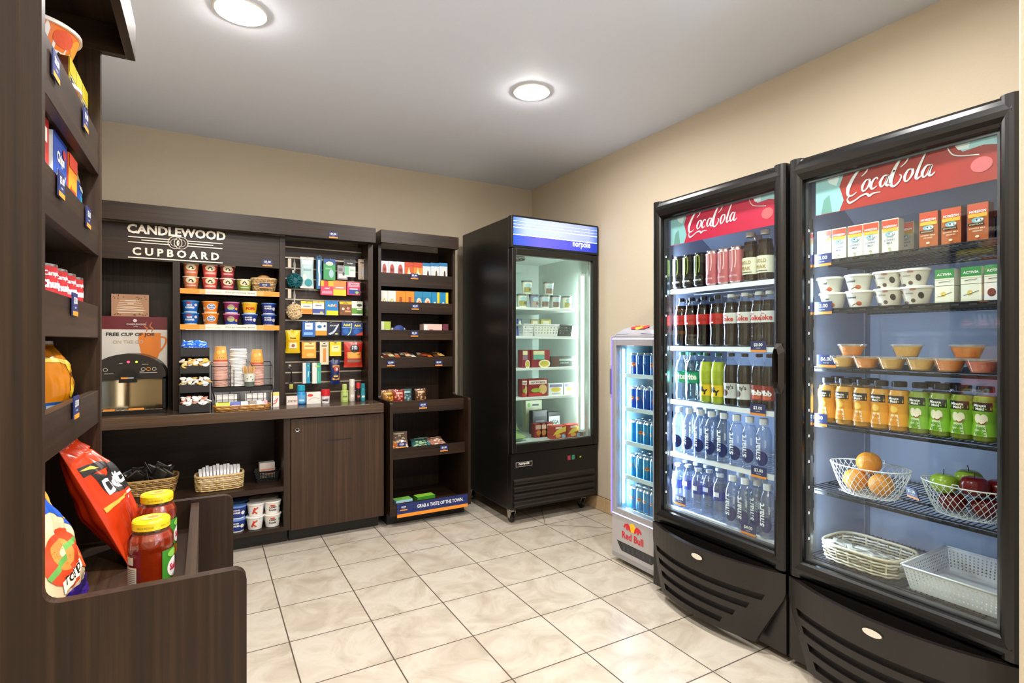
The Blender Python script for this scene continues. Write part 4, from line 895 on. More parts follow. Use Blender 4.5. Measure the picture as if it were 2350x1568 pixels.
for u_, k, lb in ((1955, 'orange', 'orange fruit cup stacked over the two cups near the price card'), (2081.6, 'pale', 'golden fruit cup stacked over the middle pair'), (2220, 'mixed', 'orange fruit cup stacked over the pair by the hinge side')):
    FC[k].put((1.967, yat(u_, 1.967), FZ+.0412), lb, 'cut fruit cups', RZ)
JP = [(.026, 0), (.032, .005), (.033, .02), (.0285, .06), (.029, .075), (.0325, .1), (.033, .115), (.029, .13), (.02, .142), (.019, .15)]
def juice(liq, lab, fruitops): return bottle(JP, PET, '#141318', .021, .018, .146, (.02, .118, interp(JP), lab), [('r', -.45, .45, .74, 1.0, '#14181e'), ('t', 'Minute', .11, -.05, .87, .6, WHT, .03), ('t', 'Maid', .11, -.05, .77, .5, WHT, .03)]+fruitops, liq, .9)
OJ = Kind('juice_bottle', 'bottle', juice(C('#c98a22', .3), '#e39a26', [('o', -.05, .55, .2, .13, '#f2b43a'), ('o', -.05, .55, .16, .1, '#f6c860'), ('p', [(-.3, 0), (.25, 0), (.15, .38), (-.2, .38)], '#efd9b4'), ('t', '100%', .11, -.03, .24, .4, '#d8832a', .03), ('t', 'VIT.C', .14, -.03, .06, .45, '#d8832a', .04)]))
for k, u_ in enumerate((1900, 1940, 1981, 2022, 2064)):
    OJ.put((1.967, yat(u_, 1.967), SH2[3]+GZ), 'orange juice bottle with black cap, %s from the LED strip' % NTH[k], 'orange juices', RZ)
AJ = Kind('juice_bottle', 'bottle', juice(C('#7a8a1e', .3), '#7fb22e', [('o', -.14, .52, .15, .14, '#efe6cf'), ('o', .1, .52, .15, .14, '#efe6cf'), ('p', [(-.18, .48), (.16, .48), (-.01, .34)], '#efe6cf'), ('s', [(-.1, .4), (.05, .35), (.2, .45)], .04, '#8a2a1a'), ('p', [(-.3, 0), (.25, 0), (.15, .34), (-.2, .34)], '#c9dca4'), ('t', '100%', .11, -.03, .2, .4, '#4f8a1e', .03), ('t', 'VIT.C', .14, -.03, .04, .45, '#4f8a1e', .04)]))
for k, u_ in enumerate((2112, 2160, 2210, 2262)):
    AJ.put((1.972, max(yat(u_, 1.972), .646), SH2[3]+GZ), 'green apple juice bottle with black cap, %s after the orange juices' % NTH[k], 'apple juices', RZ)
for k, u_ in enumerate((1922, 1962, 2003)): OJ.put((2.057, yat(u_, 2.057), SH2[3]+GZ), 'orange juice bottle in the second row, behind gap %s' % ('one', 'two', 'three')[k], 'orange juices', RZ)
CRN = Kind('juice_bottle', 'bottle', juice(C('#8a1a14', .3), '#9a2a1c', []))
for k, u_ in enumerate((2140, 2186)): CRN.put((2.047, yat(u_, 2.047), SH2[3]+GZ), 'red juice bottle behind the apple juices, %s of two' % NTH[k], 'red juices', RZ)
for u_, z, p, lb in ((1886, SH2[0]-.022, '$3.00', 'below the first milk carton'), (1887, SH2[1]-.02, '$3.00', 'below the first yogurt stack'), (1896, SH2[2]-.002, '$6.00', 'beside the fruit cups'), (1876, SH2[3]-.012, '$3.00', 'below the orange juices')):
    price(p, (1.932, yat(u_, 1.932), z), 'navy price card in the fridge nearest the camera, '.replace('nearest the camera', 'with the fruit baskets')+lb, RZ, .07, .045)
# wire fruit baskets
def wire_basket(name, a0=.085, b0=.058, a1=.128, b1=.085, h=.1):
    R = root(name); WM = C('#eef0f2', .35); n = 34
    def p(t, k, ph=0):
        a = 2*PI*(k+ph)/n; q = t**.75; return (lerp(a0, a1, q)*math.cos(a), lerp(b0, b1, q)*math.sin(a), h*t+.002)
    b = MB()
    for k in range(n):
        for s in (-1, 1): b.tube([p(j/6, k, s*j*.55) for j in range(7)], .0009, WM, 4)
    b.build('wire_mesh', R)
    b = MB(); b.tube([p(1, k*n/40) for k in range(40)], .0022, WM, 6, closed=True); b.build('rim', R)
    b = MB(); b.tube([p(0, k*n/40) for k in range(40)], .0016, WM, 5, closed=True)
    for k in range(-7, 8):
        x = a0*k/8; y = b0*math.sqrt(1-(k/8)**2); b.tube([(x-.02, -y*.9, .002), (x+.02, y*.9, .002)], .0009, WM, 4); b.tube([(x+.02, -y*.9, .002), (x-.02, y*.9, .002)], .0009, WM, 4)
    b.build('base_wires', R)
    for s in (-1, 1): b = MB(); b.tube([(s*.008, s*b1, h), (s*.008, s*b1*1.04, h+.012), (-s*.008, s*b1*1.04, h+.012), (-s*.008, s*b1, h)], .0016, WM, 5); b.build('hook', R)
    return R
WB = Kind('wire_basket', 'basket', wire_basket); BZ = SH2[4]+GZ
y1, y2 = yat(2003, 2.04), .756
WB.put((2.017, y1, BZ), 'white wire basket holding oranges', 'white wire fruit baskets', RZ); WB.put((2.035, y2, BZ), 'white wire basket holding green and red apples', 'white wire fruit baskets', RZ, sc=.95)
def orange(name):
    b = MB(); b.sphere((0, 0, 0), .04, C('#e08c1e', .45, n=.5), 20, 14, (1, 1, .95), fn=lambda d: 1-.06*max(0, d.z-.93)*10); b.lathe([(0, .0375), (.003, .0375)], C('#5a6a2a'), 8); return b.build(name)
def apple(col, c2):
    def fn(name):
        def f(d): return 1-.22*max(0, abs(d.z)-.75)/.25*(1 if d.z > 0 else .6)
        R = root(name); b = MB(); b.sphere((0, 0, 0), .037, col, 20, 14, (1, 1, .93), fn=f); b.build('fruit_skin', R)
        b = MB(); b.tube([(0, 0, .026), (.002, 0, .036), (.005, 0, .043)], .0014, C('#4a3420', .6), 5); b.build('stem', R); return R
    return fn
OR = Kind('orange', 'fruit', orange); GA = Kind('apple', 'fruit', apple(C('#9cb83a', .22, n=.05), 0)); RA = Kind('apple', 'fruit', apple(C('#6e1416', .2, n=.05), 0))
OR.put((2.012, y1+.043, BZ+.045), 'orange at the bottom of the wire basket, towards the LED strip', 'oranges in the wire basket', .3)
OR.put((2.012, y1-.042, BZ+.045), 'orange at the bottom of the wire basket, towards the apples', 'oranges in the wire basket', 1.2)
OR.put((2.027, y1+.006, BZ+.11), 'orange on top of the others in the wire basket', 'oranges in the wire basket', 2)
GA.put((2.015, y2+.055, BZ+.092), 'green apple at the front of the wire basket, by the price card', 'apples in the wire basket', .3); GA.put((2.075, y2+.012, BZ+.106), 'green apple behind the other green one', 'apples in the wire basket', 1.3)
RA.put((2.01, y2-.026, BZ+.102), 'dark red apple on top, beside the green apples', 'apples in the wire basket', .5); RA.put((2.07, y2-.066, BZ+.092), 'dark red apple on top, farther from the green apples', 'apples in the wire basket', 2)
RA.put((2.035, y2+.038, BZ+.037), 'dark red apple low in the wire basket below the green ones', 'apples in the wire basket', 1); RA.put((2.035, y2-.045, BZ+.037), 'dark red apple low in the wire basket below the red ones', 'apples in the wire basket', 2.567)
price('$1.00', (1.925, y2+.1, BZ+.045), 'navy price card hanging on the apple basket', RZ-.5, .05, .035, .25)
# bottom shelf baskets
def slot_basket(L, W, H, m, nx=16, nz=5, flare=.12, hole='#6d7280'):
    """plastic basket with rows of slots cut in its walls"""
    def fn(name):
        b = MB(); rr = .02
        def side(o, u, n_, ln):
            o, u, n_ = Vector(o), Vector(u), Vector(n_); k = max(6, int(nx*ln/L))
            def P(i, j, q): s = i/k*ln-ln/2; t = j*H; return o+u*s*(1+flare*j)+n_*(flare*j*.12*1.2+q)+Vector((0, 0, t))
            cols, rows = k, nz*2+1
            for j in range(rows):
                z0, z1 = .12+.8*j/rows, .12+.8*(j+1)/rows
                if j % 2 == 0: b.add([P(0, z0, 0), P(k, z0, 0), P(k, z1, 0), P(0, z1, 0)], [(0, 1, 2, 3)], m)
                else:
                    for i in range(k):
                        a = i+.32; b.add([P(i-.32 if i else 0, z0, 0), P(a, z0, 0), P(a, z1, 0), P(i-.32 if i else 0, z1, 0)], [(0, 1, 2, 3)], m)
                    b.add([P(k-.32, z0, 0), P(k, z0, 0), P(k, z1, 0), P(k-.32, z1, 0)], [(0, 1, 2, 3)], m)
            b.add([P(0, 0, 0), P(k, 0, 0), P(k, .12, 0), P(0, .12, 0)], [(0, 1, 2, 3)], m); b.add([P(0, .92, 0), P(k, .92, 0), P(k, 1, .003), P(0, 1, .003)], [(0, 1, 2, 3)], m)
            b.tube([P(0, 1, .002), P(k, 1, .002)], .003, m, 6)
        side((0, -W/2, 0), (1, 0, 0), (0, -1, 0), L); side((0, W/2, 0), (-1, 0, 0), (0, 1, 0), L); side((-L/2, 0, 0), (0, -1, 0), (-1, 0, 0), W); side((L/2, 0, 0), (0, 1, 0), (1, 0, 0), W)
        b.box(-L/2, L/2, -W/2, W/2, 0, .003, m); o = b.build(name); return o
    return fn
yb = yat(2216, 1.987)
Kind('plastic_basket', 'basket', slot_basket(.232, .27, .075, C('#e2e4ea', .4), 22, 6)).put((2.09, .762, SH2[5]+GZ), 'white slotted plastic basket on the bottom shelf of the fruit fridge', rz=RZ)
def wicker(L, W, H, cols, flare=.1, strands=9, r=.0042):
    """woven basket: wavy rows round upright stakes"""
    def fn(name):
        R = root(name); b = MB(); n = 44
        def P(a, z, q=0):
            f = 1+flare*z/H; cx, cy = math.cos(a), math.sin(a); k = 1/max(abs(cx)**4+abs(cy)**4, 1e-6)**.25
            return Vector((cx*k*(L/2*f+q), cy*k*(W/2*f+q), z))
        for j in range(strands):
            z = r+(H-2*r)*j/(strands-1); pts = [P(2*PI*i/(n*2), z, (.0022 if (i+j) % 4 < 2 else -.0022)) for i in range(n*2)]
            b.tube(pts, r*.9, cols[j % len(cols)], 5, closed=True)
        b.build('woven_wall', R); b = MB()
        for i in range(n//2): a = 2*PI*i/(n//2); b.tube([P(a, .002), P(a, H)], r*.8, cols[i % len(cols)], 4)
        b.build('stakes', R); b = MB(); b.tube([P(2*PI*i/n, H) for i in range(n)], r*1.25, cols[0], 6, closed=True); b.build('rim', R)
        b = MB(); b.add([P(2*PI*i/n, .003) for i in range(n)], [tuple(range(n))], cols[-1]); b.build('basket_base', R); return R
    return fn
WK = [C('#c4b79c', .5), C('#e0d6bf', .45), C('#8f8468', .6)]
yw = yat(1968, 2.007)+.005
Kind('woven_basket', 'basket', wicker(.25, .19, .06, WK, .06, 6)).put((2.05, yw-.02, SH2[5]+GZ), 'pale woven tray basket on the bottom shelf of the fruit fridge', rz=RZ)
PKT = Kind('food_packet', 'packet', pouch(.07, .05, .012, '#b9b4a8', [('r', -.3, .3, .3, .7, '#7d786c')], 3, edge='#d9d6cc'))
for k in range(9):
    PKT.put((1.997+.028*(k % 3)+.01, yw+.045-.055*(k//3), SH2[5]+.045+.003*(k % 2)), 'small grey foil packet in the woven tray basket, row %s, place %s' % (('one', 'two', 'three')[k//3], ('one', 'two', 'three')[k % 3]), 'packets in the woven tray', random.uniform(0, 3), rx=-1.45)
Kind('cream_tub', 'tub', tub(.012, .016, .02, '#e6e6ee', [], '#f4f4fa', .003)).put((1.967, yw+.07, SH2[5]+.045), 'tiny white tub at the corner of the woven tray basket', rz=RZ)

# ================================================================== back wall: coffee bay
CZ = .8155
PAP = C('#e9e0d2', .5); MAR = C('#6e1f24', .45)
b = MB(); px0, px1, pz0, pz1, py = -.525, -.197, .9, 1.357, 3.86
b.box(px0, px1, py, py+.02, CZ, pz1, PAP); g = flat((px0, py, pz0)); W_, H_ = px1-px0, pz1-pz0
b.rect(g, 0, W_, H_-.075, H_, MAR, h=.0008); b.oval(g, W_*.52, H_-.024, .009, .009, WHT, .0014); b.stroke(g, [(W_*.52+.002, H_-.018), (W_*.52-.002, H_-.024), (W_*.52+.002, H_-.03)], .002, MAR, .002)
b.text(g, 'CANDLEWOOD', .013, W_*.54, H_-.05, WHT, .01, .115, .0014); b.text(g, 'SUITES', .007, W_*.53, H_-.062, WHT, .01, .04, .0014)
b.poly(g, [(W_*.57, H_-.095), (W_*.9, H_-.095), (W_*.9, H_-.19), (W_*.85, H_-.25), (W_*.63, H_-.25), (W_*.57, H_-.15)], C('#ee8428', .45), .001)
b.stroke(g, [(W_*.9, H_-.118), (W_*.97, H_-.125), (W_*.98, H_-.15), (W_*.93, H_-.185), (W_*.87, H_-.21)], .01, C('#ee8428', .45), .0012)
for dx in (0, .026): b.stroke(g, [(W_*.68+dx, H_-.09), (W_*.70+dx, H_-.07), (W_*.66+dx, H_-.055), (W_*.69+dx, H_-.03)], [.004, .008, .006, .002], C('#c9703a', .45), .0018)
b.text(g, 'FREE CUP OF JOE', .026, W_*.455, H_-.12, C('#3b3835', .5), .035, .29, .002, wx=1.15); b.text(g, 'ON THE GO', .026, W_*.42, H_-.158, C('#cdb39a', .5), .02, .2, .0016)
tag(b.build('coffee_poster'), 'cream and maroon coffee poster with an orange mug behind the dispenser', 'poster')
b = MB(); b.box(0, .178, 0, .004, 0, .128, C('#b98a68', .5)); g = flat()
for k in range(5): b.stroke(g, [(.02+.005*k, .035+.014*k), (.09, .045+.012*k), (.16-.006*k, .035+.014*k)], .004, C('#e3c3a2', .5), .0006)
for k in range(26): q = random.random(); b.oval(g, random.choice([.008+.05*q, .1+.07*q]), .004+.012*random.random() if k % 2 else .1+.022*random.random(), .004, .0028, C('#6e442c', .5), .0008, 8, q*3)
for z, w_ in ((.088, .05), (.074, .03), (.05, .1), (.034, .12), (.02, .12)): b.rect(g, .09-w_/2, .09+w_/2, z, z+.004, C('#efdcc4', .5), h=.001)
o = tag(b.build('notice_card'), 'small tan notice card with coffee beans standing on the coffee poster', 'sign'); o.location = (-.466, 3.862, 1.3575)
# dispenser
u = thing('coffee_dispenser', 'black and steel coffee dispenser with arched head and glowing red light', 'coffee machine', (-.36, 3.6, CZ)); hw = .168
DB = C('#14110f', .3); b = MB(); b.box(-hw, hw, 0, .22, 0, .022, DB); b.box(-hw, hw, -.0, .03, .022, .024, STEEL)
for k in range(12): b.box(-.13+.022*k, -.12+.022*k, .003, .1, .022, .0245, BLK)
b.build('drip_tray', u)
b = MB(); out = [(-hw, .19), (-hw, .215)]+[(hw*math.cos(PI-PI*i/18)*1.0, .215+.115*math.sin(PI*i/18)) for i in range(19)]+[(hw, .19)]
b.prism(out, 'y', 0, .23, C('#241f1b', .3)); hd = b.build('head', u, bevel=.002)
g = flat(); b = MB(); b.oval(g, 0, .285, .006, .006, C('#ff2038', .4, e=8), .002); b.build('red_lamp', hd); b = MB(); b.oval(g, .036, .285, .005, .005, C('#a8ff20', .4, e=4), .002); b.build('green_lamp', hd)
b = MB()
for x, c in ((-.125, '#b8402c'), (-.1, '#b9b2a6'), (.066, '#b9b2a6'), (.09, '#e0902c'), (.116, '#b9b2a6')):
    b.tube([(x+.009*math.cos(2*PI*k/16), -.002, .245+.009*math.sin(2*PI*k/16)) for k in range(16)], .0014, C(c, .4), 4, closed=True)
for x0, x1, z in ((-.105, -.065, .222), (.05, .13, .224), (.05, .07, .232), (-.04, -.025, .277), (.06, .09, .27)): b.rect(g, x0, x1, z, z+.003, C('#a59d90', .4), h=.001)
b.build('button_panel', hd)
b = MB(); b.prism([(-.04, .175), (-.038, .225), (-.02, .245), (.02, .245), (.038, .225), (.04, .175)], 'y', -.03, .0, DB); b.rect(flat((0, -.03, 0)), -.03, .0, .196, .204, ORG, h=.001); b.rect(flat((0, -.03, 0)), .0, .026, .198, .202, C('#c9d4e0', .3), h=.001); b.build('spout', u, bevel=.004)
b = MB(); n = 24
pts = [(-hw+.012+(2*hw-.03)*i/n, .05+.06*math.sin(PI*i/n)) for i in range(n+1)]
b.add([(x, y, z) for x, y in pts for z in (.024, .192)], [(2*i, 2*i+2, 2*i+3, 2*i+1) for i in range(n)], C('#c2b08c', .16, m=1), True); b.box(-hw, hw, .12, .23, .02, .2, DB); b.build('steel_splash_panel', u)
for xs in (hw-.012, -hw): b = MB(); b.prism([(0, .02), (.23, .02), (.23, .2), (.0, .2)], 'x', xs, xs+.012, DB); b.build('side_cover', u)
for x0, x1 in ((-.11, -.06), (-.0, .07)):
    b = MB(); b.box(x0, x1, .002, .01, .024, .033, ORG); b.build('warning_strip', u)
# ================================================================== creamer organiser
ox, oy = -.052, 3.5
u = thing('tiered_organizer', 'black four-tier countertop organizer filled with creamers', 'organizer', (ox, oy, CZ)); OB = C('#1b1815', .5)
TIERS = [(0, .0, .05), (.062, .105, .155), (.124, .21, .258), (.186, .305, .36)]
for k, (y0, z0, z1) in enumerate(TIERS):
    b = MB(); b.box(-.07, .07, y0, y0+.003, z0, z1, OB); b.box(-.07, .07, y0, y0+.062, max(z0, 0), max(z0, 0)+.003, OB); b.build('tier_tray', u)
b = MB()
for s in (-1, 1): b.prism([(0, 0), (.25, 0), (.25, .36), (.186, .36), (.186, .26), (.124, .258), (.124, .157), (.062, .155), (.062, .05), (0, .05)], 'x', s*.07, s*.073, OB)
b.box(-.07, .07, .247, .25, 0, .36, OB); b.build('side_walls', u)
CRM = Kind('creamer_cup', 'creamer', tub(.009, .0135, .017, '#ece4da', [], '#f4efe8', .0015, .017, seg=10)); CR2 = Kind('creamer_cup', 'creamer', tub(.009, .0135, .017, '#e8d8c0', [], '#e2b352', .0015, .017, seg=10)); CR3 = Kind('creamer_cup', 'creamer', tub(.009, .0135, .017, '#efe6e0', [], '#d98a7a', .0015, .017, seg=10))
for k, (knds, nm) in enumerate((((CRM, CRM, CR3), 'bottom'), ((CRM, CR2, CRM), 'second'), ((CRM, CR2, CR2), 'third'))):
    y0, z0, z1 = TIERS[k]
    for j in range(15):
        r, c = divmod(j, 5); kd = knds[(j*7+k) % 3]; col = {id(CRM): 'white', id(CR2): 'gold-lidded', id(CR3): 'pink-lidded'}[id(kd)]
        kd.put((ox-.056+.027*c+(.01 if r % 2 else 0), oy+y0+.018+.014*(r % 3), CZ+z1-.014+.014*r+random.uniform(0, .003)), col+' creamer cup heaped in the '+nm+' tier of the black organizer', 'creamers in the %s tier, %s' % (nm, col), random.uniform(0, 6), random.uniform(-.7, .7), random.uniform(-.7, .7))
BLU_P = Kind('sugar_packet', 'packet', pouch(.05, .045, .012, '#1e55b8', [('r', -.2, .25, .3, .6, '#7fa6e6')], 5, .2))
for j in range(9):
    BLU_P.put((ox-.05+.025*(j % 5), oy+.2+.012*(j//5), CZ+.335+.022*(j//5)), 'shiny blue packet heaped in the top tier of the black organizer', 'blue packets in the top tier', random.uniform(-.8, .8), -.4, random.uniform(-.6, .6))
# ================================================================== cup rack
rx, ry = .19, 3.56
u = thing('cup_rack', 'black wire cup and lid rack with condiment slots on the counter', 'rack', (rx, ry, CZ+.003)); WB_ = C('#121113', .35)
b = MB(); Z0 = .128
b.box(-.16, .16, .04, .16, Z0-.003, Z0, WB_); b.box(-.16, .16, .04, .043, Z0-.03, Z0, WB_)
for x in (-.16, -.062, .05, .16): b.tube([(x, .04, Z0), (x, .04, Z0+.12), (x, .16, Z0+.14), (x, .16, 0)], .0022, WB_, 6)
for x in (-.045, .035): b.tube([(x, .04, Z0), (x, .04, Z0+.1)], .0022, WB_, 6)
for z in (Z0+.04, Z0+.12):
    for x0, x1 in ((-.16, -.062), (.05, .16)): b.tube([(x0, .04, z), (x1, .04, z)], .002, WB_, 5)
b.tube([(-.16, .16, Z0+.14), (.16, .16, Z0+.14)], .0022, WB_, 6); b.build('cup_frame', u)
b = MB()
for x in (-.16, .16): b.tube([(x, .02, 0), (x, .02, Z0), (x, .16, Z0)], .003, WB_, 6); b.tube([(x, .02, Z0), (x+.03, .2, 0)], .003, WB_, 6)
b.build('stand_legs', u)
b = MB()
for x0, x1 in ((-.135, -.015), (.02, .14)):
    for k in range(5): x = x0+(x1-x0)*k/4; b.tube([(x, .015, .02), (x, .015, .09)], .0014, WB_, 5)
    for z in (.03, .055, .088): b.tube([(x0, .015, z), (x1, .015, z)], .0014, WB_, 5)
b.build('packet_slots', u)
NAP = Kind('napkin', 'napkin', carton(.11, .003, .075, '#f0eee9', []))
for s, cx in ((0, .105), (1, .26)):
    for j in range(5): NAP.put((cx, ry+.024+.006*j, CZ+.012), 'white paper napkin standing in slot %s of the cup rack' % ('one', 'two')[s], 'napkins in slot %s' % ('one', 'two')[s])
PC = Kind('paper_cup', 'cup', tub(.027, .038, .098, '#e9b04a', [('r', -.4, .4, .28, .36, '#7c5a2a'), ('o', .1, .6, .2, .14, '#f4c978')], None, rough=.5))
def papercup(name):
    R = root(name); b = MB(); pr = [(.038, 0), (.0395, .001), (.0395, .004), (.038, .005), (.0375, .012), (.0368, .022), (.0275, .094), (.028, .1), (.025, .1), (.025, .097), (0, .097)]
    RC, YC = C('#c2553c', .45), C('#e5a24c', .5); b.lathe(pr, RC, 20, mats=[C('#f1c9bb', .4)]*3+[C('#c98a7c', .45), RC, YC, YC, C('#ecd7b8', .5), C('#ecd7b8', .5), YC])
    deco(b, cyl(lambda t: .0385-.0115*t/.1), .07, .1, [('r', -.35, .35, .3, .36, '#8a5a2a'), ('o', -.15, .66, .16, .12, '#f2bd62'), ('o', .2, .7, .12, .1, '#f7d28a')]); b.build('cup_body', R); return R
PC = Kind('paper_cup', 'cup', papercup)
def nested(name):
    b = MB(); b.lathe([(.036, .001), (.0385, 0), (.0395, .001), (.0395, .0042), (.0385, .0052), (.036, .0062)], C('#eab8a8', .4), 18, mats=[C('#eebfae', .4)]*4+[C('#c65a48', .5)]); return b.build(name)
NC = Kind('paper_cup', 'cup', nested)
for X_, n, nm in ((.077, 20, 'by the creamers'), (.271, 17, 'beside the stirrers')):
    base = CZ+Z0+.0035
    for j in range(n): NC.put((X_, ry+.095, base+.0068*j), 'coral paper cup nested in the stack '+nm, 'nested cups, stack '+nm)
    PC.put((X_, ry+.095, base+.0068*n), 'upturned yellow and coral paper cup topping the stack '+nm)
def cuplid(name):
    b = MB(); b.lathe([(.044, 0), (.0455, .002), (.044, .005), (.0405, .009), (.039, .009), (.038, .006), (0, .006)], C('#efede8', .35), 20); return b.build(name)
CL = Kind('plastic_sip_top', 'cup lid', cuplid)
for j in range(26): CL.put((.168+.0015*math.sin(j*1.7)+(.004 if j > 18 else 0), ry+.092, CZ+Z0+.0035+.0085*j), 'white plastic cup lid in the tall stack on the cup rack', 'stacked cup lids')
Kind('stirrer_holder', 'holder', tub(.025, .032, .075, '#d9dcd2', [('o', -.2, .6, .06, .05, '#6c5b48'), ('o', .1, .75, .06, .05, '#6c5b48'), ('o', .25, .5, .06, .05, '#6c5b48'), ('r', -.5, .5, .02, .35, '#5d6b5e')])).put((.226, ry+.012+.02, CZ+Z0+.004), 'small patterned cup holding wooden stir sticks')
STK = Kind('stir_stick', 'stick', carton(.005, .0012, .115, '#d9a766', []))
for j in range(16):
    a = 2*PI*j/16; rr = .007+.012*(j % 3)/2; STK.put((.226+rr*math.cos(a), ry+.032+rr*math.sin(a), CZ+Z0+.008), 'wooden stir stick standing in the patterned cup', 'wooden stir sticks', random.uniform(-.6, .6), -.12*math.sin(a), .14*math.cos(a))
WKB = [C('#a8742e', .5), C('#8a5a20', .55), C('#c08c3e', .5)]
Kind('woven_tray', 'tray', wicker(.27, .11, .03, WKB, .08, 4, .0036)).put((.185, ry-.045, CZ), 'shallow golden woven tray of tea and sugar packets before the cup rack')
for cx, c, ln, nm in ((.085, '#c9d81e', .065, 'lime green'), (.09, '#e8e020', .06, 'yellow'), (.15, '#4a56a8', .055, 'blue and white'), (.2, '#e6ddcf', .045, 'cream'), (.235, '#8a7a66', .045, 'brown'), (.275, '#e9e3da', .045, 'white'), (.3, '#d98aa0', .03, 'pink')):
    kd = Kind('tea_packet', 'packet', carton(ln, .004, .045, c, [('r', -.35, .35, .3, .6, '#f2efe8')]))
    for j in range(3): kd.put((cx, ry-.07+.014*j, CZ+.006), nm+' packet standing in the golden woven tray', nm+' packets in the woven tray', 0, -.35)
Kind('gum_box', 'box', carton(.045, .03, .088, '#efe9e2', [('r', -.5, .5, .78, 1, '#e6d46a'), ('s', [(-.3, .2), (.1, .3), (.3, .62)], .14, '#d9705a'), ('s', [(-.2, .4), (.1, .45), (.3, .6)], .08, '#c8503e')])).put((.365, 3.6, CZ), 'small white and yellow box with coral artwork at the end of the counter shelves bay')
# ================================================================== hutch shelves
SZ1, SZ2 = 1.5175, 1.3095; YR = 3.758
def soup(c1, c2): return tub(.033, .042, .072, c1, [('o', .02, .72, .34, .26, '#f0e0bd'), ('s', [(-.12, .62), (0, .8), (.14, .66)], .07, '#2a211c'), ('o', .12, .6, .08, .04, '#2a211c'), ('r', -.35, .4, .2, .42, c2), ('r', -.25, .3, .28, .34, '#f3dfd0')], '#eadfd0', .003, .044)
SP = {k: Kind('soup_cup', 'cup', soup(*c)) for k, c in dict(orange=('#c8743c', '#d9776a'), red=('#c9453a', '#e08a80'), maroon=('#8e2f36', '#c9505a'), green=('#9a9a3a', '#6f9a3e')).items()}
for u_, k, nm in ((438, 'orange', 'orange'), (482, 'red', 'red'), (522, 'maroon', 'maroon')):
    SP[k].put((xat(u_, YR), YR, SZ1+.0015), nm+' noodle soup cup, lower of its stack on the top hutch shelf', 'soup cups'); SP[k].put((xat(u_, YR), YR, SZ1+.079), nm+' noodle soup cup, upper of its stack on the top hutch shelf', 'soup cups')
SP['green'].put((xat(560, YR), YR, SZ1+.0015), 'single green noodle soup cup on the top hutch shelf', 'soup cups')
u = Kind('woven_basket', 'basket', wicker(.115, .1, .085, [C('#c9a878', .5), C('#b08c5a', .55), C('#d9bd92', .5)], .24, 9, .005)).put((.319, YR+.02, SZ1), 'tan woven basket holding bread on the top hutch shelf')
def loaf(name):
    b = MB(); b.sphere((0, 0, 0), 1, C('#c08a52', .6, n=.4), 16, 10, (.042, .035, .03)); return b.build(name)
Kind('bread_roll', 'bread', loaf).put((.319, YR+.02, SZ1+.085), 'golden brown bread roll in the tan woven basket')
price('$3.00', (.319, YR-.052, SZ1+.025), 'navy price card on the bread basket', 0, .06, .03)
def cereal(c, ops, lid): return tub(.034, .0435, .066, c, ops, lid, .004, .046, foot='#ecebe6')
CE = dict(rice=('#1c62b4', [('t', 'RICE', .2, -.05, .58, .5, WHT, .05), ('t', 'KRISPIES', .2, -.03, .36, .8, WHT, .05), ('o', -.1, .85, .2, .06, '#b5303c'), ('o', .34, .68, .1, .12, '#e6dccb')], '#3d86c8'),
 mini=('#e07a1e', [('o', .05, .56, .28, .26, '#e7e9f0'), ('o', .05, .56, .23, .21, '#5f82b4'), ('t', 'MINI', .14, .05, .6, .34, WHT, .04), ('t', 'WHEATS', .12, .05, .44, .38, WHT, .04), ('r', -.5, -.3, .3, .5, '#c9c2b8')], '#ef9a3c'),
 loops=('#7a1f56', [('r', -.5, .5, .12, .42, '#1f3f9c'), ('o', -.05, .55, .24, .26, '#8fae8a'), ('t', 'FROOT', .15, -.05, .62, .4, '#d9506a', .05), ('t', 'LOOPS', .15, -.05, .42, .4, '#e8d060', .05), ('o', .3, .42, .1, .12, '#e9a01e')], '#c77aa2'),
 pops=('#e6b21a', [('t', 'POPS', .34, .02, .34, .85, '#c22a1e', .06), ('o', -.1, .82, .22, .06, '#e8963a')], '#f0cf4a'),
 flakes=('#1b3380', [('t', 'FROSTED', .15, -.12, .68, .6, WHT, .04), ('t', 'FLAKES', .2, -.1, .46, .6, WHT, .05), ('p', [(-.3, .14), (.3, .14), (.1, .36), (-.2, .3)], '#d9742a'), ('o', .3, .5, .12, .16, '#e9e4d8')], '#5f86c8'))
CK = {k: Kind('cereal_cup', 'cup', cereal(*v)) for k, v in CE.items()}
nmc = dict(rice='blue', mini='orange', loops='purple and blue', pops='yellow', flakes='navy')
for u_, lo, up in ((437, 'rice', 'rice'), (483, 'mini', 'mini'), (531, 'loops', 'loops'), (573, 'flakes', 'pops'), (617, 'flakes', 'flakes')):
    x = xat(u_, YR); at_ = ', by the slat wall' if u_ == 617 else ''
    CK[lo].put((x, YR, SZ2+.0015), nmc[lo]+' cereal cup, lower of its stack on the middle shelf'+(at_ if u_ == 617 else (' under the yellow' if u_ == 573 else '')), 'cereal cups on the hutch')
    CK[up].put((x, YR, SZ2+.0725), nmc[up]+' cereal cup, upper of its stack on the middle hutch shelf'+at_, 'cereal cups on the hutch')
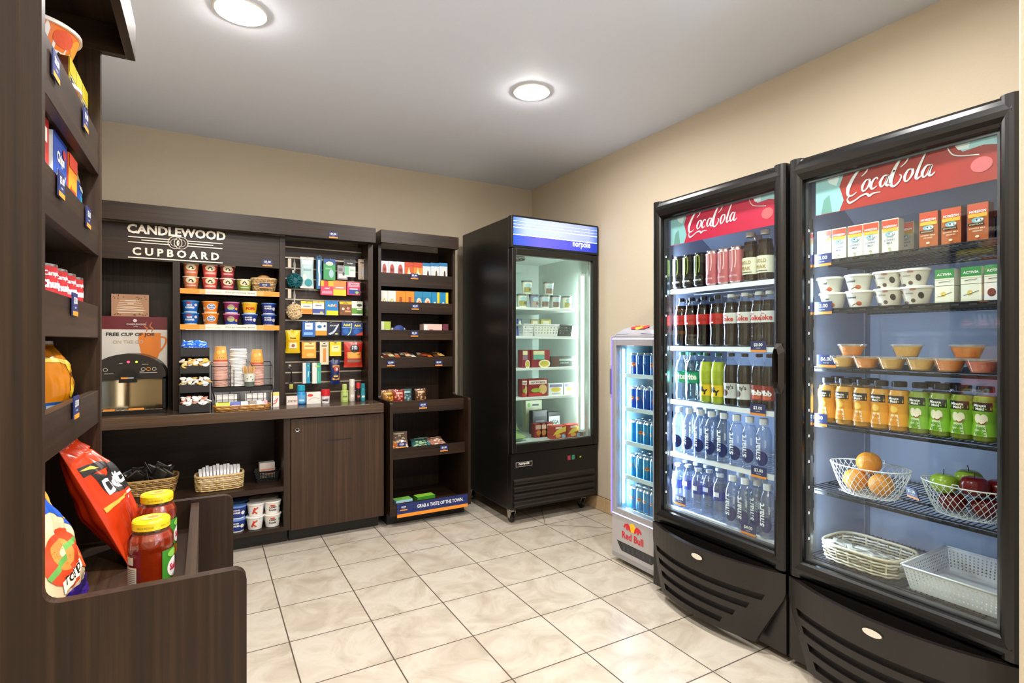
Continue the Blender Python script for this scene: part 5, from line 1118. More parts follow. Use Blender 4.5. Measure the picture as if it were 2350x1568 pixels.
# ================================================================== slat wall goods
HK = C('#cfc9bc', .3, m=.7); SY = 3.8
def zc(v, y=SY): return zat(700, v, y=y)
HOOK = Kind('peg_hook', 'hook', lambda name: (lambda b: (b.box(-.006, .006, .066, .0685, -.012, .012, HK), b.tube([(0, .066, 0), (0, -.03, 0), (0, -.036, .006)], .0018, HK, 6), b.build(name))[-1])(MB()))
def hang(nm, cat, u0, u1, v0, v1, fn, label, y=SY, hook=True, rz=0):
    x = xat((u0+u1)/2, y); uc = (u0+u1)/2; zt, zb = zat(uc, v0, y=y), zat(uc, v1, y=y); w_ = abs(xat(u1, y)-xat(u0, y)); h_ = zt-zb
    o = Kind(nm, cat, fn(w_, h_)).put((x, y, zb), label, rz=rz)
    if hook: HOOK.put((x, y, zt-.006), 'metal peg hook carrying the '+' '.join(label.split()[:6]), 'peg hooks on the slat wall')
    return o
def scrub(col):
    def f(w_, h_):
        def fn(name):
            R = root(name); b = MB(); r = w_/2; m = C(col, .6, n=.6)
            for k in range(46):
                a = random.random()*2*PI; z = random.uniform(-1, 1); q = math.sqrt(1-z*z); d = Vector((q*math.cos(a), q*math.sin(a), z)); t = d.orthogonal().normalized(); s = d.cross(t)
                pts = [d*r*(.78+.12*math.sin(j*2.1+k))+(t*math.cos(j*.55+k)+s*math.sin(j*.55+k))*r*.26 for j in range(12)]
                b.tube([(p.x, p.y*.7, p.z+r) for p in pts], r*.085, m, 4, closed=True)
            b.sphere((0, 0, r), r*.72, m, 14, 9, (1, .7, 1)); b.build('mesh_ball', R)
            b = MB(); b.tube([(0, 0, 2*r-.01), (-.004, 0, 2*r+.05), (-.002, 0, 2*r+.1), (.004, 0, 2*r+.05), (0, 0, 2*r-.01)], .002, C('#e6e0d4', .6), 5); b.build('string_loop', R)
            b = MB(); b.box(-.04, -.02, 0, .001, 2*r+.03, 2*r+.09, C('#d9cdb8', .5)); b.build('hang_tag', R); return R
        return fn
    return f
hang('bath_scrubber', 'scrubber', 656, 696, 620, 663, scrub('#0f5f66'), 'round teal bath scrubber hanging on the slat wall')
hang('bath_scrubber', 'scrubber', 655, 697, 694, 735, scrub('#e3c79a'), 'round cream bath scrubber hanging below the teal one')
bx = lambda base, ops, d=.03, top=None, side=None: (lambda w_, h_: carton(w_, d, h_, base, ops, top, side))
hp = lambda base, ops, T=.02, e=None: (lambda w_, h_: pouch(w_, h_, T, base, ops, random.randint(1, 50), .3, e))
HOLE = ('o', 0, .95, .08, .02, '#201810')
hang('hygiene_pack', 'packet', 689, 720, 590, 662, hp('#bcd6d8', [('r', -.4, .4, .76, .9, '#e9eae6'), ('r', -.3, .3, .55, .62, '#8fb0b8'), ('o', .1, .18, .3, .12, '#3f9aa0'), ('o', -.2, .35, .15, .1, '#ece9e2')], e='#e6e4de'), 'pale teal and white hygiene pack beside the teal scrubber')
hang('toothbrush', 'toothbrush', 726, 738, 588, 664, bx('#156a94', [('s', [(0, .1), (.06, .4), (-.04, .6), (.03, .85)], .3, '#eef0f2'), ('r', -.2, .2, .72, .88, '#c9d2e8'), ('o', 0, .95, .3, .03, '#0d3f70')], .012), 'toothbrush in a slim blue card pack')
hang('floss_pack', 'packet', 742, 769, 595, 643, bx('#3f9a5c', [('r', -.5, .5, .76, 1, '#2c4f9c'), ('o', 0, .78, .32, .1, '#c9dfc8'), ('o', .15, .3, .2, .2, '#a9c8d4'), ('r', -.35, .2, .5, .58, '#7fc08a')], .02), 'green and blue dental pack beside the toothbrush')
hang('razor_pack', 'packet', 774, 797, 610, 642, bx('#9a959a', [('r', -.4, .4, .1, .4, '#d9d6d6'), ('o', .1, .4, .12, .12, '#4a4448'), ('r', -.4, .0, .6, .8, '#6a6468')], .015), 'grey card pack half behind the white and green pack')
hang('bandage_pack', 'packet', 790, 815, 597, 636, bx('#e2e6dc', [('r', -.5, .5, .62, 1, '#2b2c2c'), ('r', -.5, -.1, .1, .62, '#7ac49a'), ('r', 0, .4, .35, .45, '#9ac9a8'), ('t', 'bandage', .1, 0, .74, .7, '#d9d9d2')], .02), 'white pack with black header and green band')
hang('tweezer_card', 'packet', 822, 843, 596, 642, bx('#c9b9a6', [('o', .0, .35, .22, .2, '#b9bcc4'), ('r', -.3, .3, .8, .86, '#4a3a2c'), ('s', [(-.05, .15), (.0, .6)], .08, '#e6e4e2')], .008), 'beige card pack at the end of the top row')
hang('medicine_box', 'box', 735, 764, 645, 678, bx('#cf3a62', [('r', -.5, .5, .62, 1, '#e8b62a'), ('r', -.25, .1, .62, 1, '#d8402e'), ('t', 'relief', .16, 0, .42, .6, WHT), ('r', -.4, .4, .1, .3, '#e892a4')], .035, '#c22a4a', '#b8284e'), 'pink and yellow medicine box under the dental pack')
hang('medicine_box', 'box', 764, 793, 645, 679, bx('#e88a3a', [('r', -.5, .5, 0, .4, '#e6c81e'), ('r', -.5, .5, .4, .62, '#e87a6a'), ('r', -.3, .3, .5, .56, WHT)], .035, '#e6a06a', '#d8a81c'), 'orange and yellow medicine box between two pink ones')
hang('medicine_box', 'box', 795, 825, 648, 678, bx('#cc2f5c', [('r', -.4, .45, .62, .95, '#e6a0ac'), ('t', 'Benadryl', .14, .02, .72, .7, '#7a1c3c', .03), ('r', -.35, .45, .08, .4, '#233f9a'), ('r', -.3, .3, .42, .5, WHT), ('o', .25, .2, .14, .1, '#9ac04a')], .04, '#a8204a', '#b8244e'), 'crimson and blue medicine box beside the orange one')
hang('medicine_box', 'box', 690, 716, 692, 721, bx('#efe6d2', [('r', -.5, .5, .82, 1, '#e6cf2a'), ('r', -.5, .5, 0, .42, '#ee8a26'), ('r', -.3, .3, .56, .64, '#8a97a8')], .03), 'white, yellow and orange medicine box beside the cream scrubber')
hang('medicine_box', 'box', 717, 743, 692, 722, bx('#e4e4e6', [('r', -.5, .5, .86, 1, '#e0c84a'), ('t', 'SINUS', .16, 0, .62, .6, '#3b3f4c', .03), ('r', -.5, .5, .08, .42, '#42549c'), ('o', .25, .15, .14, .08, '#c8b84a')], .03), 'white and slate blue medicine box in the second medicine row')
hang('medicine_box', 'box', 745, 775, 691, 724, bx('#1a7ac2', [('t', 'ALEVE', .2, 0, .6, .7, '#f0e08a', .04), ('r', -.4, .5, 0, .32, '#eedb1e'), ('o', .32, .66, .07, .1, '#e0502c')], .04, '#1470b8', '#e0c020'), 'bright blue and yellow medicine box in the second medicine row')
hang('medicine_box', 'box', 778, 806, 692, 724, bx('#7a4a28', [('r', -.5, .5, .78, .96, '#e6c22a'), ('t', 'EXTRA', .12, 0, .81, .7, '#5a3a1a', .03), ('o', -.2, .45, .12, .1, '#e6c8b0'), ('o', .2, .5, .12, .1, '#d99a80'), ('r', -.05, .4, .22, .34, '#d9a06a')], .035, '#6a3f20', '#5e381c'), 'brown and yellow medicine box in the second medicine row')
hang('medicine_box', 'box', 806, 831, 692, 724, bx('#e2e4d6', [('r', -.5, .5, .1, .5, '#5f9a32'), ('o', .2, .72, .25, .1, '#2f4a2a'), ('o', .2, .42, .25, .06, '#e9efe0'), ('o', .15, .2, .2, .06, '#3f7a2a')], .03), 'white and leaf green medicine box ending the second medicine row')
hang('medicine_box', 'box', 693, 722, 739, 773, bx('#2f62b0', [('r', -.3, .3, .48, .92, '#dfe6f0'), ('r', -.2, .1, .7, .76, '#8a9ab0'), ('r', -.4, .3, .12, .3, '#7fb0e2')], .045, '#2450a0', '#1f4890'), 'blue medicine box with white panel in the third medicine row')
hang('medicine_box', 'box', 723, 749, 740, 770, bx('#e9ebee', [('r', -.5, .5, 0, .36, '#f0952a'), ('o', -.15, .66, .2, .12, '#2f6aa8'), ('o', .3, .7, .1, .1, '#3a4a70')], .035, '#d9dee6', '#e08a26'), 'white and orange medicine box in the third medicine row')
hang('medicine_box', 'box', 750, 778, 741, 770, bx('#141c40', [('t', 'ADVANCE', .14, .05, .72, .75, '#d9dcc8', .03), ('s', [(-.4, .1), (.0, .3), (.4, .85)], .1, '#b9c6e0'), ('s', [(-.3, .05), (.1, .28), (.45, .9)], .04, WHT), ('o', .25, .12, .14, .06, '#c8c060')], .03), 'dark navy medicine box with a white swoosh in the third row')
ADV = lambda f: [('t', 'Advil', .24, 0, .68, .75, '#e9d84a', .05), ('r', -.5, .5, .55, .6, '#6fa0d8'), ('o', -.05, .3, .3, .2, '#1b5fae'), f]
hang('medicine_box', 'box', 783, 806, 739, 770, bx('#1a3f86', ADV(('s', [(.1, 0), (.4, .3), (.5, .9)], .08, '#c9dc8a')), .03), 'blue painkiller box with green edge in the third row')
hang('medicine_box', 'box', 807, 831, 741, 770, bx('#173a80', ADV(('p', [(-.2, 0), (.5, 0), (.5, .3)], '#d8432a')), .03), 'blue painkiller box with red corner ending the third row')
hang('cough_drop_bag', 'bag', 655, 689, 758, 811, hp('#e6c012', [('t', 'Ricola', .1, 0, .62, .8, '#3a2a14', .04), ('r', -.4, .4, .5, .56, '#e89a1a'), ('r', -.26, .26, .22, .45, '#efe2c8'), ('o', 0, .33, .12, .07, '#9a5a3a')], .03), 'yellow cough drop bag below the cream scrubber')
hang('medicine_box', 'box', 692, 724, 785, 822, bx('#ee9a2c', [('r', -.35, .4, .55, .95, '#f4d890'), ('o', .1, .93, .1, .03, '#4a2a12'), ('r', -.3, .35, .7, .78, '#d88a3a'), ('o', .1, .2, .3, .12, '#f2bc62')], .045, '#f2b060', '#d8741e'), 'orange carton with pale yellow top beside the cough drop bag')
hang('comb_card', 'packet', 734, 754, 785, 837, bx('#dccfb2', [('r', -.15, .2, .12, .72, '#d8893a'), ('r', -.3, .3, .8, .84, '#4a3c2c'), ('o', 0, .94, .15, .02, '#2a2018')], .008), 'long beige card with an orange comb')
hang('medicine_box', 'box', 756, 782, 785, 817, bx('#eec914', [('r', -.35, .35, .3, .75, '#f4e19a'), ('t', 'cold', .16, 0, .55, .5, '#5a5a8a', .03), ('o', 0, .94, .12, .03, '#3a2a12')], .03), 'plain yellow carton beside the comb card')
hang('snack_bag', 'bag', 789, 832, 785, 843, hp('#b8281c', [('r', -.35, .4, .35, .6, '#e6a24a'), ('o', .05, .74, .26, .16, '#17120f'), ('t', 'BEEF', .09, .05, .78, .42, WHT, .04), ('t', 'JERKY', .09, .05, .68, .42, WHT, .04), ('r', -.35, .4, .2, .3, '#8a6a58')], .035, '#c8402a'), 'red jerky bag with black emblem on the slat wall')
hang('toothpaste_box', 'box', 694, 711, 833, 880, bx('#d9d8d4', [('r', -.05, .5, 0, 1, '#1b8fb4'), ('o', .25, .85, .1, .03, '#9ac86a'), ('s', [(.2, .3), (.3, .6)], .1, '#cfe8f0')], .03), 'upright white and blue toothpaste carton')
hang('toothpaste_box', 'box', 716, 736, 833, 880, bx('#e2e0d8', [('r', 0, .5, 0, 1, '#3fa08c'), ('o', .1, .84, .3, .04, '#a8cf62'), ('s', [(.2, .1), (.2, .6)], .06, '#8accb8')], .03), 'upright white and green toothpaste carton')
hang('snack_tube', 'packet', 758, 780, 826, 882, hp('#182a5e', [('r', -.3, .45, .18, .78, '#e0922a'), ('o', .1, .62, .25, .1, '#c8402e'), ('o', .15, .62, .1, .06, '#efe0e0'), ('r', -.2, .3, .3, .36, '#efc452')], .025), 'navy and orange snack pack below the comb card')
def brush(w_, h_):
    def fn(name):
        R = root(name); b = MB(); b.tube([(0, 0, h_*.3), (.002, 0, h_*.75), (-.008, 0, h_*.97)], .004, C('#1c1a18', .3), 8); b.build('handle', R)
        b = MB(); b.box(-.014, .014, -.01, .01, 0, h_*.34, C('#1a1613', .4)); b.rect(flat((0, -.01, 0)), -.011, .011, h_*.05, h_*.25, C('#b8b04a', .5)); b.build('brush_head', R); return R
    return fn
hang('nail_brush', 'brush', 660, 676, 840, 895, brush, 'small black brush with yellow label near the hutch divider')
# goods standing on the counter before the slat wall
def stand(nm, cat, u0, u1, v0, fn, label, y=3.66, rz=0):
    x = xat((u0+u1)/2, y); h_ = zat((u0+u1)/2, v0, y=y)-CZ; w_ = abs(xat(u1, y)-xat(u0, y)); return Kind(nm, cat, fn(w_, h_)).put((x, y, CZ), label, rz=rz)
stand('allergy_box', 'box', 657, 684, 909, bx('#ead9cc', [('t', 'ZYRTEC', .3, -.03, .3, .8, '#5a4a42', .02), ('r', .42, .5, 0, 1, '#d8502c')], .03), 'flat white and orange box on the counter by the divider')
def shampoo(w_, h_):
    return bottle([(w_*.4, 0), (w_*.46, .004), (w_*.48, h_*.5), (w_*.42, h_*.62), (w_*.3, h_*.7)], C('#2a86c2', .3), '#1a9ab4', w_*.4, h_*.3, h_*.7, (h_*.1, h_*.5, w_*.48, '#5fa6d8'), [('r', -.3, .3, .2, .4, '#cfe2f2')])
stand('lotion_bottle', 'bottle', 680, 702, 884, shampoo, 'blue lotion bottle on the counter next to the white and orange box')
stand('tissue_box', 'box', 703, 735, 900, bx('#e8e2da', [('o', -.25, .75, .2, .12, '#d8402c'), ('s', [(-.4, .3), (0, .55), (.4, .4)], .05, '#c9b8a8')], .04), 'white tissue pack with red oval on the counter')
stand('ointment_jar', 'jar', 737, 757, 893, lambda w_, h_: tub(w_*.44, w_*.48, h_*.55, '#ece8e4', [('o', .1, .45, .25, .3, '#b8aab8'), ('r', -.5, .2, .3, .5, '#3a2a2a')], '#c8202a', h_*.42, w_*.52), 'white jar with a tall red cap on the counter')
stand('pump_bottle', 'bottle', 782, 799, 880, lambda w_, h_: bottle([(w_*.5, 0), (w_*.5, h_*.55), (w_*.46, h_*.62), (w_*.25, h_*.66)], C('#a8ba62', .35), '#b4c46e', w_*.3, h_*.3, h_*.66, (h_*.1, h_*.5, w_*.5, '#b6c878'), [('r', -.3, .3, .4, .6, '#6a8a3a')]), 'olive green bottle on the counter')
for u0, u1, v0, c, cc, lb in ((801, 814, 870, '#c9bfb2', '#d9d4cc', 'slim pale spray can on the counter'), (817, 827, 878, '#2a1a18', '#c8242a', 'slim black and red stick on the counter'), (827, 838, 880, '#2f8a94', '#14727e', 'slim teal stick on the counter, nearest the display shelf')):
    stand('spray_can', 'can', u0, u1, v0, lambda w_, h_: bottle([(w_*.48, 0), (w_*.5, .003), (w_*.5, h_*.68), (w_*.46, h_*.7)], C(c, .3, m=.2), cc, w_*.47, h_*.29, h_*.7, (h_*.1, h_*.45, w_*.5, c), [('r', -.3, .3, .3, .6, '#b8503a' if c == '#2a1a18' else '#e6e2da')]), lb)
# ================================================================== lower open cabinet
LZ = .3555
WK2 = [C('#b08a52', .5), C('#c9a46a', .5), C('#8f6a38', .55)]
Kind('woven_basket', 'basket', wicker(.23, .18, .085, WK2, .16, 8, .0052)).put((xat(345, 3.72), 3.72, LZ), 'oval brown woven basket of shiny black packets in the open cabinet')
BP = Kind('foil_packet', 'packet', pouch(.075, .07, .016, '#4a4845', [('r', -.3, .2, .45, .6, '#b9b6b0'), ('p', [(-.4, .1), (.1, .2), (-.2, .5)], '#191817')], 9, .24, edge='#a09d98', foil=.55))
cxb = xat(345, 3.72)
for j in range(20):
    a = j*2.4; r_ = .015*math.sqrt(j)*1.25; BP.put((cxb+r_*math.cos(a)*1.3, 3.72+r_*math.sin(a)*.8, LZ+.05+.045*(1-r_/.09)+random.uniform(0, .012)), 'shiny black foil packet heaped in the oval brown basket', 'black foil packets', random.uniform(0, 6.2), random.uniform(-.9, .2), random.uniform(-.7, .7))
WK3 = [C('#cdb07a', .5), C('#b8975e', .55), C('#dcc594', .5)]
cx3 = xat(504, 3.63)
Kind('woven_basket', 'basket', wicker(.235, .15, .085, WK3, .05, 8, .005)).put((cx3, 3.63, LZ), 'rectangular straw basket of wrapped white cutlery in the open cabinet')
CUT = Kind('wrapped_cutlery', 'cutlery', pouch(.0155, .105, .009, '#e4e2e4', [('r', -.2, .2, .3, .9, '#c9c8cc')], 4, .3))
for j in range(36):
    fx = (j % 12-5.5)/5.5; CUT.put((cx3+fx*.09, 3.585+.03*(j//12), LZ+.016+.012*(1-fx*fx)+.004*(j % 3)), 'wrapped white plastic cutlery standing in the straw basket', 'wrapped cutlery', 0, -.5+random.uniform(-.03, .03), fx*.1)
MBK = C('#15120f', .45)
Kind('mesh_basket', 'basket', slot_basket(.11, .09, .07, MBK, 14, 6, .1)).put((.326, 3.67, LZ), 'small black mesh basket holding a packet in the open cabinet')
Kind('tissue_packet', 'packet', carton(.085, .05, .095, '#cfc6be', [('r', -.45, .45, .52, .6, '#d8826a'), ('r', -.4, .4, .3, .45, '#e0c3b4')], '#bdb8b6')).put((.326, 3.672, LZ+.02), 'grey and salmon packet standing in the black mesh basket', rz=.05)
b = MB(); b.box(-.02, .02, 0, .001, 0, .018, C('#d8894a', .5)); b.rect(flat(), -.012, .012, .005, .012, C('#8a4a20', .5)); o = tag(b.build('price_card'), 'small orange tag clipped to the black mesh basket', 'price card'); o.location = (xat(617, 3.67), 3.614, LZ+.052)
BZ2 = .1145
CKb = dict(kk=('#e6e2dc', [('p', [(-.05, .12), (.5, .12), (.5, .9), (.25, .9)], '#4f9ad4'), ('s', [(-.2, .25), (-.08, .75)], .1, '#c8402a'), ('s', [(.1, .78), (-.12, .5), (.05, .25)], .08, '#c8402a')], '#dfdbd4'),
 corn=('#e8e4dc', [('t', 'CORN', .2, -.02, .52, .6, '#22221f', .05), ('t', 'FLAKES', .18, -.02, .3, .66, '#22221f', .05), ('o', -.02, .76, .16, .07, '#c23a2c'), ('o', .4, .6, .06, .12, '#3a7a3a')], '#e6dfd4'))
for k, v in CKb.items(): CK[k] = Kind('cereal_cup', 'cup', tub(.037, .0475, .07, *v, .004, .05, foot='#ecebe6'))
CKF = Kind('cereal_cup', 'cup', tub(.037, .0475, .07, *CE['flakes'], .004, .05, foot='#ecebe6'))
for u_, kd, nm, y in ((543, CKF, 'navy', 3.545), (585, CK['kk'], 'white and blue', 3.545), (630, CK['corn'], 'white', 3.545)):
    for l in (0, 1):
        kd.put((min(xat(u_+2*l, y), .346), y, BZ2+.0005+.0755*l), nm+' cereal cup, %s of the front stack in the open cabinet' % ('lower', 'upper')[l], 'cereal cups in the open cabinet')
        kd.put((min(xat(u_+6, y+.11), .345), y+.11, BZ2+.0005+.0755*l), nm+' cereal cup, %s of the back stack in the open cabinet' % ('lower', 'upper')[l], 'cereal cups in the open cabinet')

# ================================================================== display shelf beside the freezer
UY = 3.76; ZS = [1.6185, 1.4315, 1.2435, 1.0485]
def shelf_boxes(spec, zi, y=UY, d=.09, cat='snack box', nm='snack_box'):
    for u0, u1, v0, base, top, ops, lb in spec:
        z = ZS[zi]; x0, x1 = xat(u0, y), xat(u1, y); h_ = zat((u0+u1)/2, v0, y=y)-z
        Kind(nm, cat, carton((x1-x0)*.97, d, h_, base, ops, top)).put(((x0+x1)/2, y+d/2, z), lb)
PR = [('o', 0, .6, .3, .28, '#b8473a'), ('o', -.06, .62, .07, .09, '#5a201c'), ('o', .1, .62, .07, .09, '#5a201c'), ('r', -.5, .5, 0, .16, '#6fa8d8')]
RDS = [('p', [(-.5, 0), (.4, 0), (0, .8)], '#eed39a'), ('r', -.5, .5, .78, 1, '#c8431e'), ('o', .1, .35, .25, .2, '#f0ead8'), ('o', .2, .3, .1, .1, '#d85a2a')]
BLS = [('o', .1, .45, .3, .34, '#e8e2d8'), ('o', .15, .42, .12, .26, '#4a3a34'), ('p', [(-.5, 0), (0, 0), (-.3, .4)], '#e8b868'), ('r', -.5, .5, .86, 1, '#2a7ab0')]
us = [874, 890.5, 909, 928.6, 948.7, 969.6, 989, 1008, 1027]
shelf_boxes([(us[i], us[i+1], (599, 600, 601, 602, 603, 604, 604, 604)[i], ('#dfe4ea', '#dfe4ea', '#dfe4ea', '#dc5a22', '#e28a2a', '#d3dbe0', '#d3dbe0', '#d3dbe0')[i], (('#2a6ab0',)*3+('#d8481c',)*2+('#2a86b8',)*3)[i], (PR, PR, PR, RDS, RDS, BLS, BLS, BLS)[i],
  ('white and blue pretzel box, %s on the top display shelf by the counter' % NTH[i]) if i < 3 else ('orange snack box, %s on the top display shelf by the counter' % NTH[i-3]) if i < 5 else ('pale blue snack box, %s on the top display shelf by the counter' % NTH[i-5])) for i in range(8)], 0)
us = [874, 890, 909, 930, 951, 970, 990, 1009, 1029]
WS = [('o', 0, .4, .22, .2, '#c8b23a'), ('o', .02, .4, .12, .12, '#ece6d8'), ('r', -.3, .2, .1, .18, '#4a4a44')]; OS = [('o', 0, .2, .35, .18, '#efd9a0'), ('r', -.15, .15, .42, .7, '#a84a1a'), ('o', .05, .2, .16, .1, '#6a4a2a')]
BS = [('o', .05, .4, .34, .28, '#e6cfae'), ('o', .1, .38, .16, .16, '#d8705a'), ('r', -.5, .5, .72, 1, '#2a86b0')]; YS_ = [('r', .2, .5, 0, 1, '#ecc81e'), ('r', -.5, .2, 0, .4, '#e8d28a'), ('o', -.1, .3, .2, .2, '#e6e2da')]
shelf_boxes([(us[i], us[i+1], 667+i*.6, ('#e2ded6', '#e2ded6', '#ee8a22', '#ee8a22', '#1f7aa6', '#1f7aa6', '#1f84b8', '#1f84b8')[i], ('#d9d4cc', '#d9d4cc', '#ee7a1c', '#ee7a1c', '#d8b46a', '#d8b46a', '#1f84b8', '#1f84b8')[i], (WS, WS, OS, OS, BS, BS, YS_, YS_)[i],
  '%s on the second display shelf by the counter' % (('white snack box, first', 'white snack box, second', 'orange snack box, first', 'orange snack box, second', 'blue and tan snack box, first', 'blue and tan snack box, second', 'blue and yellow snack box, first', 'blue and yellow snack box, second')[i])) for i in range(8)], 1)
shelf_boxes([(874, 897, 738, '#a9bc4c', '#c2d070', [('r', -.5, -.2, 0, 1, '#dfe2c8'), ('r', 0, .3, .4, .5, '#dfe8a0')], 'lime green and white soap box on the third display shelf'),
 (972, 1015, 744, '#e6c2b6', '#efd8d0', [('r', -.5, -.3, .2, .9, '#f0e4de'), ('r', -.2, .0, .45, .6, '#a86a6a'), ('r', -.5, .5, 0, .15, '#d88a94')], 'pale pink box on the third display shelf'),
 (1016, 1029, 744, '#6a3040', '#7a3c4c', [], 'dark magenta box ending the third display shelf')], 2, cat='box', nm='toiletry_box')
def puck(name):
    b = MB(); b.box(-.05, .05, .03, .034, 0, .065, C('#cfcdbc', .4)); b.lathe([(0, .0), (.042, .0), (.042, .02), (0, .024)], C('#2b3f86', .3), 20, T=Matrix.Translation((0, .03, .042)) @ Matrix.Rotation(PI/2, 4, 'X')); b.rect(flat((0, .006, 0)), -.02, .025, .028, .05, C('#9ab4e0', .4)); return b.build(name)
Kind('blister_pack', 'packet', puck).put((xat(917, UY), UY, ZS[2]), 'round blue blister pack on the third display shelf')
BK = Kind('sock_pack', 'packet', pouch(.09, .05, .02, '#17130f', [('s', [(-.4, .2), (.3, .7)], .04, '#8d8468'), ('r', 0, .4, .1, .2, '#9a9080')], 6))
for j in range(3): BK.put((xat(945+8*j, UY), UY+.01+.02*j, ZS[2]+.012*j), 'small black packet lying on the third display shelf', 'black packets on the third shelf', .3*j, -1.2)
bars = ['#e2dcae', '#6a2f1c', '#d8cf9a', '#b8562a', '#3a2a1c', '#e0b48a', '#c9c4b8', '#4a3020', '#8d3a22', '#d2691e', '#5a3a22', '#c8a04a']
for i, c in enumerate(bars):
    Kind('candy_bar', 'candy bar', pouch(.042, .12, .02, c, [('r', -.3, .3, .3, .7, random.choice(['#efe6cf', '#2a1a12', '#c8482a']))], i+20, .3)).put((xat(877+12.8*i, UY), UY+.02, ZS[3]+.048+.004*(i % 3)), '%s candy bar lying on the fourth display shelf, %s in line' % ({'#e2dcae': 'cream', '#6a2f1c': 'brown', '#d8cf9a': 'pale', '#b8562a': 'rust', '#3a2a1c': 'dark', '#e0b48a': 'peach', '#c9c4b8': 'silver', '#4a3020': 'dark brown', '#8d3a22': 'red brown', '#d2691e': 'orange', '#5a3a22': 'brown', '#c8a04a': 'gold'}[c], NTH[i]), rz=random.uniform(-.15, .15), rx=-1.35)
# snack bags in the lower trays
def mixbag(c1, c2, seed, w_=.1, h_=.12, T=.035):
    r_ = random.Random(seed); c3 = '#3a2418'; sp = [(r_.uniform(-.5, .5), r_.uniform(.1, .7), r_.uniform(.05, .11)) for _ in range(16)]
    return bag(w_, h_, T, lambda x, y: c1, [('o', a*.8, q, s*.9, s*.7, c2) for a, q, s in sp]+[('o', a*.7, q*.9+.05, s*.4, s*.35, c3) for q, a, s in sp if abs(a) < .5]+[('r', -.3, .3, .74, .86, c2)], seed, 14, 16, .2, foil=.15)
TZ = .752; TY = 3.72
for i, (u_, c1, c2, lb, dy) in enumerate(((879, '#7a6a62', '#b8a89a', 'silver brown trail mix bag at the counter end of the upper tray', .05), (891, '#8a5a1e', '#dca23a', 'golden trail mix bag in the upper tray', 0), (905, '#5a1c1c', '#8a3a34', 'maroon trail mix bag behind the red one', .07), (916, '#8a2a26', '#d88a72', 'red trail mix bag in the upper tray', 0), (934, '#4a6a6c', '#8fb0ac', 'teal trail mix bag in the upper tray', .05), (966, '#5a3a24', '#c99a6a', 'brown nut bag in the upper tray', .02))):
    Kind('trail_mix_bag', 'bag', mixbag(c1, c2, i+3, .085)).put((xat(u_, TY+dy), TY+dy, TZ), lb, 'trail mix bags', random.uniform(-.2, .2), -.12)
for i, (u_, c1, c2, lb, dy, dz, rr) in enumerate(((917, '#8a7360', '#d8c4a8', 'silver brown bag on top of the lower tray heap', .07, .03, -.7), (920, '#c8743a', '#e8b884', 'orange bag lying in the lower tray', .0, .018, -1.15), (965, '#3f6a66', '#9ab88a', 'teal green bag lying in the lower tray', .03, .02, -1.2), (985, '#4f8490', '#8ab0a0', 'blue green bag lying in the lower tray', .06, .02, -1.2), (1012, '#b8806a', '#e6cdb8', 'pink and cream bag lying in the lower tray', .03, .02, -1.2))):
    Kind('snack_bag', 'bag', mixbag(c1, c2, i+31, .12, .13, .03)).put((max(xat(u_, 3.56+dy), 1.135), 3.56+dy, .452+dz), lb, 'snack bags in the lower tray', random.uniform(-.3, .3), rr)
Kind('tea_box', 'box', carton(.115, .07, .06, '#a8d4e2', [('o', 0, .5, .12, .3, '#c8705a'), ('r', -.5, .5, 0, .14, '#e9eee8'), ('r', .3, .5, .2, .8, '#6fb0c8')], '#6fae4a')).put((xat(924, 3.53), 3.535, .1005), 'pale blue and green box on the bottom of the display shelf', rz=.08)
Kind('tea_box', 'box', carton(.13, .07, .055, '#3f8a2e', [('r', -.4, .4, .25, .6, '#d8e29a'), ('t', 'INDOOR', .3, 0, .3, .7, '#3a7a2a', .04)], '#8abf3a')).put((xat(975, 3.55), 3.56, .1005), 'grass green box on the bottom of the display shelf', rz=.06)
for u_, v_, y, lb in ((951, 641, 3.717, 'first'), (953, 711, 3.717, 'second'), (951, 773, 3.717, 'third')):
    price('$2.00', (xat(u_, y), y, zat(u_, v_, y=y)), 'small price card on the %s lip of the display shelf by the counter' % lb)
price('$2.00', (xat(897, 3.717), 3.717, zat(897, 841, y=3.717)), 'small price card on the candy bar lip, counter end'); price('$2.00', (xat(1007, 3.717), 3.717, zat(1007, 840, y=3.717)), 'small price card on the candy bar lip, freezer end')
price('$4.00', (xat(971, 3.522), 3.522, zat(971, 938, y=3.522)), 'small price card on the trail mix tray'); price('$2.00', (xat(921, 3.5), 3.49, .51), 'small price card among the bags of the lower tray', 0, .055, .035); price('$3.00', (xat(1019, 3.497), 3.497, zat(1019, 1036, y=3.497)), 'small price card on the lower tray lip')
price('$5.00', (xat(925, 3.45), 3.436, zat(925, 1172, y=3.44)), 'small price card over the taste of the town banner', 0, .05, .035)

# ================================================================== freezer goods
FYI = 3.245; FZS = [1.4465, 1.2485, 1.0305, .8285, .5205]
ice = lambda c1, c2: tub(.03, .037, .085, c1, [('r', -.5, .5, .12, .55, c2), ('o', -.1, .7, .3, .16, '#9cc4cc'), ('o', .15, .35, .2, .12, '#6a5a4a')], '#5c6868', .008, .039)
IC = [Kind('ice_cream_tub', 'ice cream', ice(a, c)) for a, c in (('#dfe2c8', '#9a9a5a'), ('#c8cfc4', '#7a6a5a'), ('#8a8fa8', '#a89a8a'))]
for k, (u_, j) in enumerate(((1198, 0), (1226, 2), (1250, 1), (1275, 1), (1301, 0))): IC[j].put((xat(u_, FYI), FYI, FZS[0]), 'round ice cream tub in the lower row of the freezer, %s from the door hinge' % NTH[k], 'ice cream tubs')
for k, u_ in enumerate((1209, 1259)): IC[k].put((xat(u_, FYI), FYI, FZS[0]+.094), 'round ice cream tub stacked on top of the row, %s of two' % NTH[k], 'ice cream tubs')
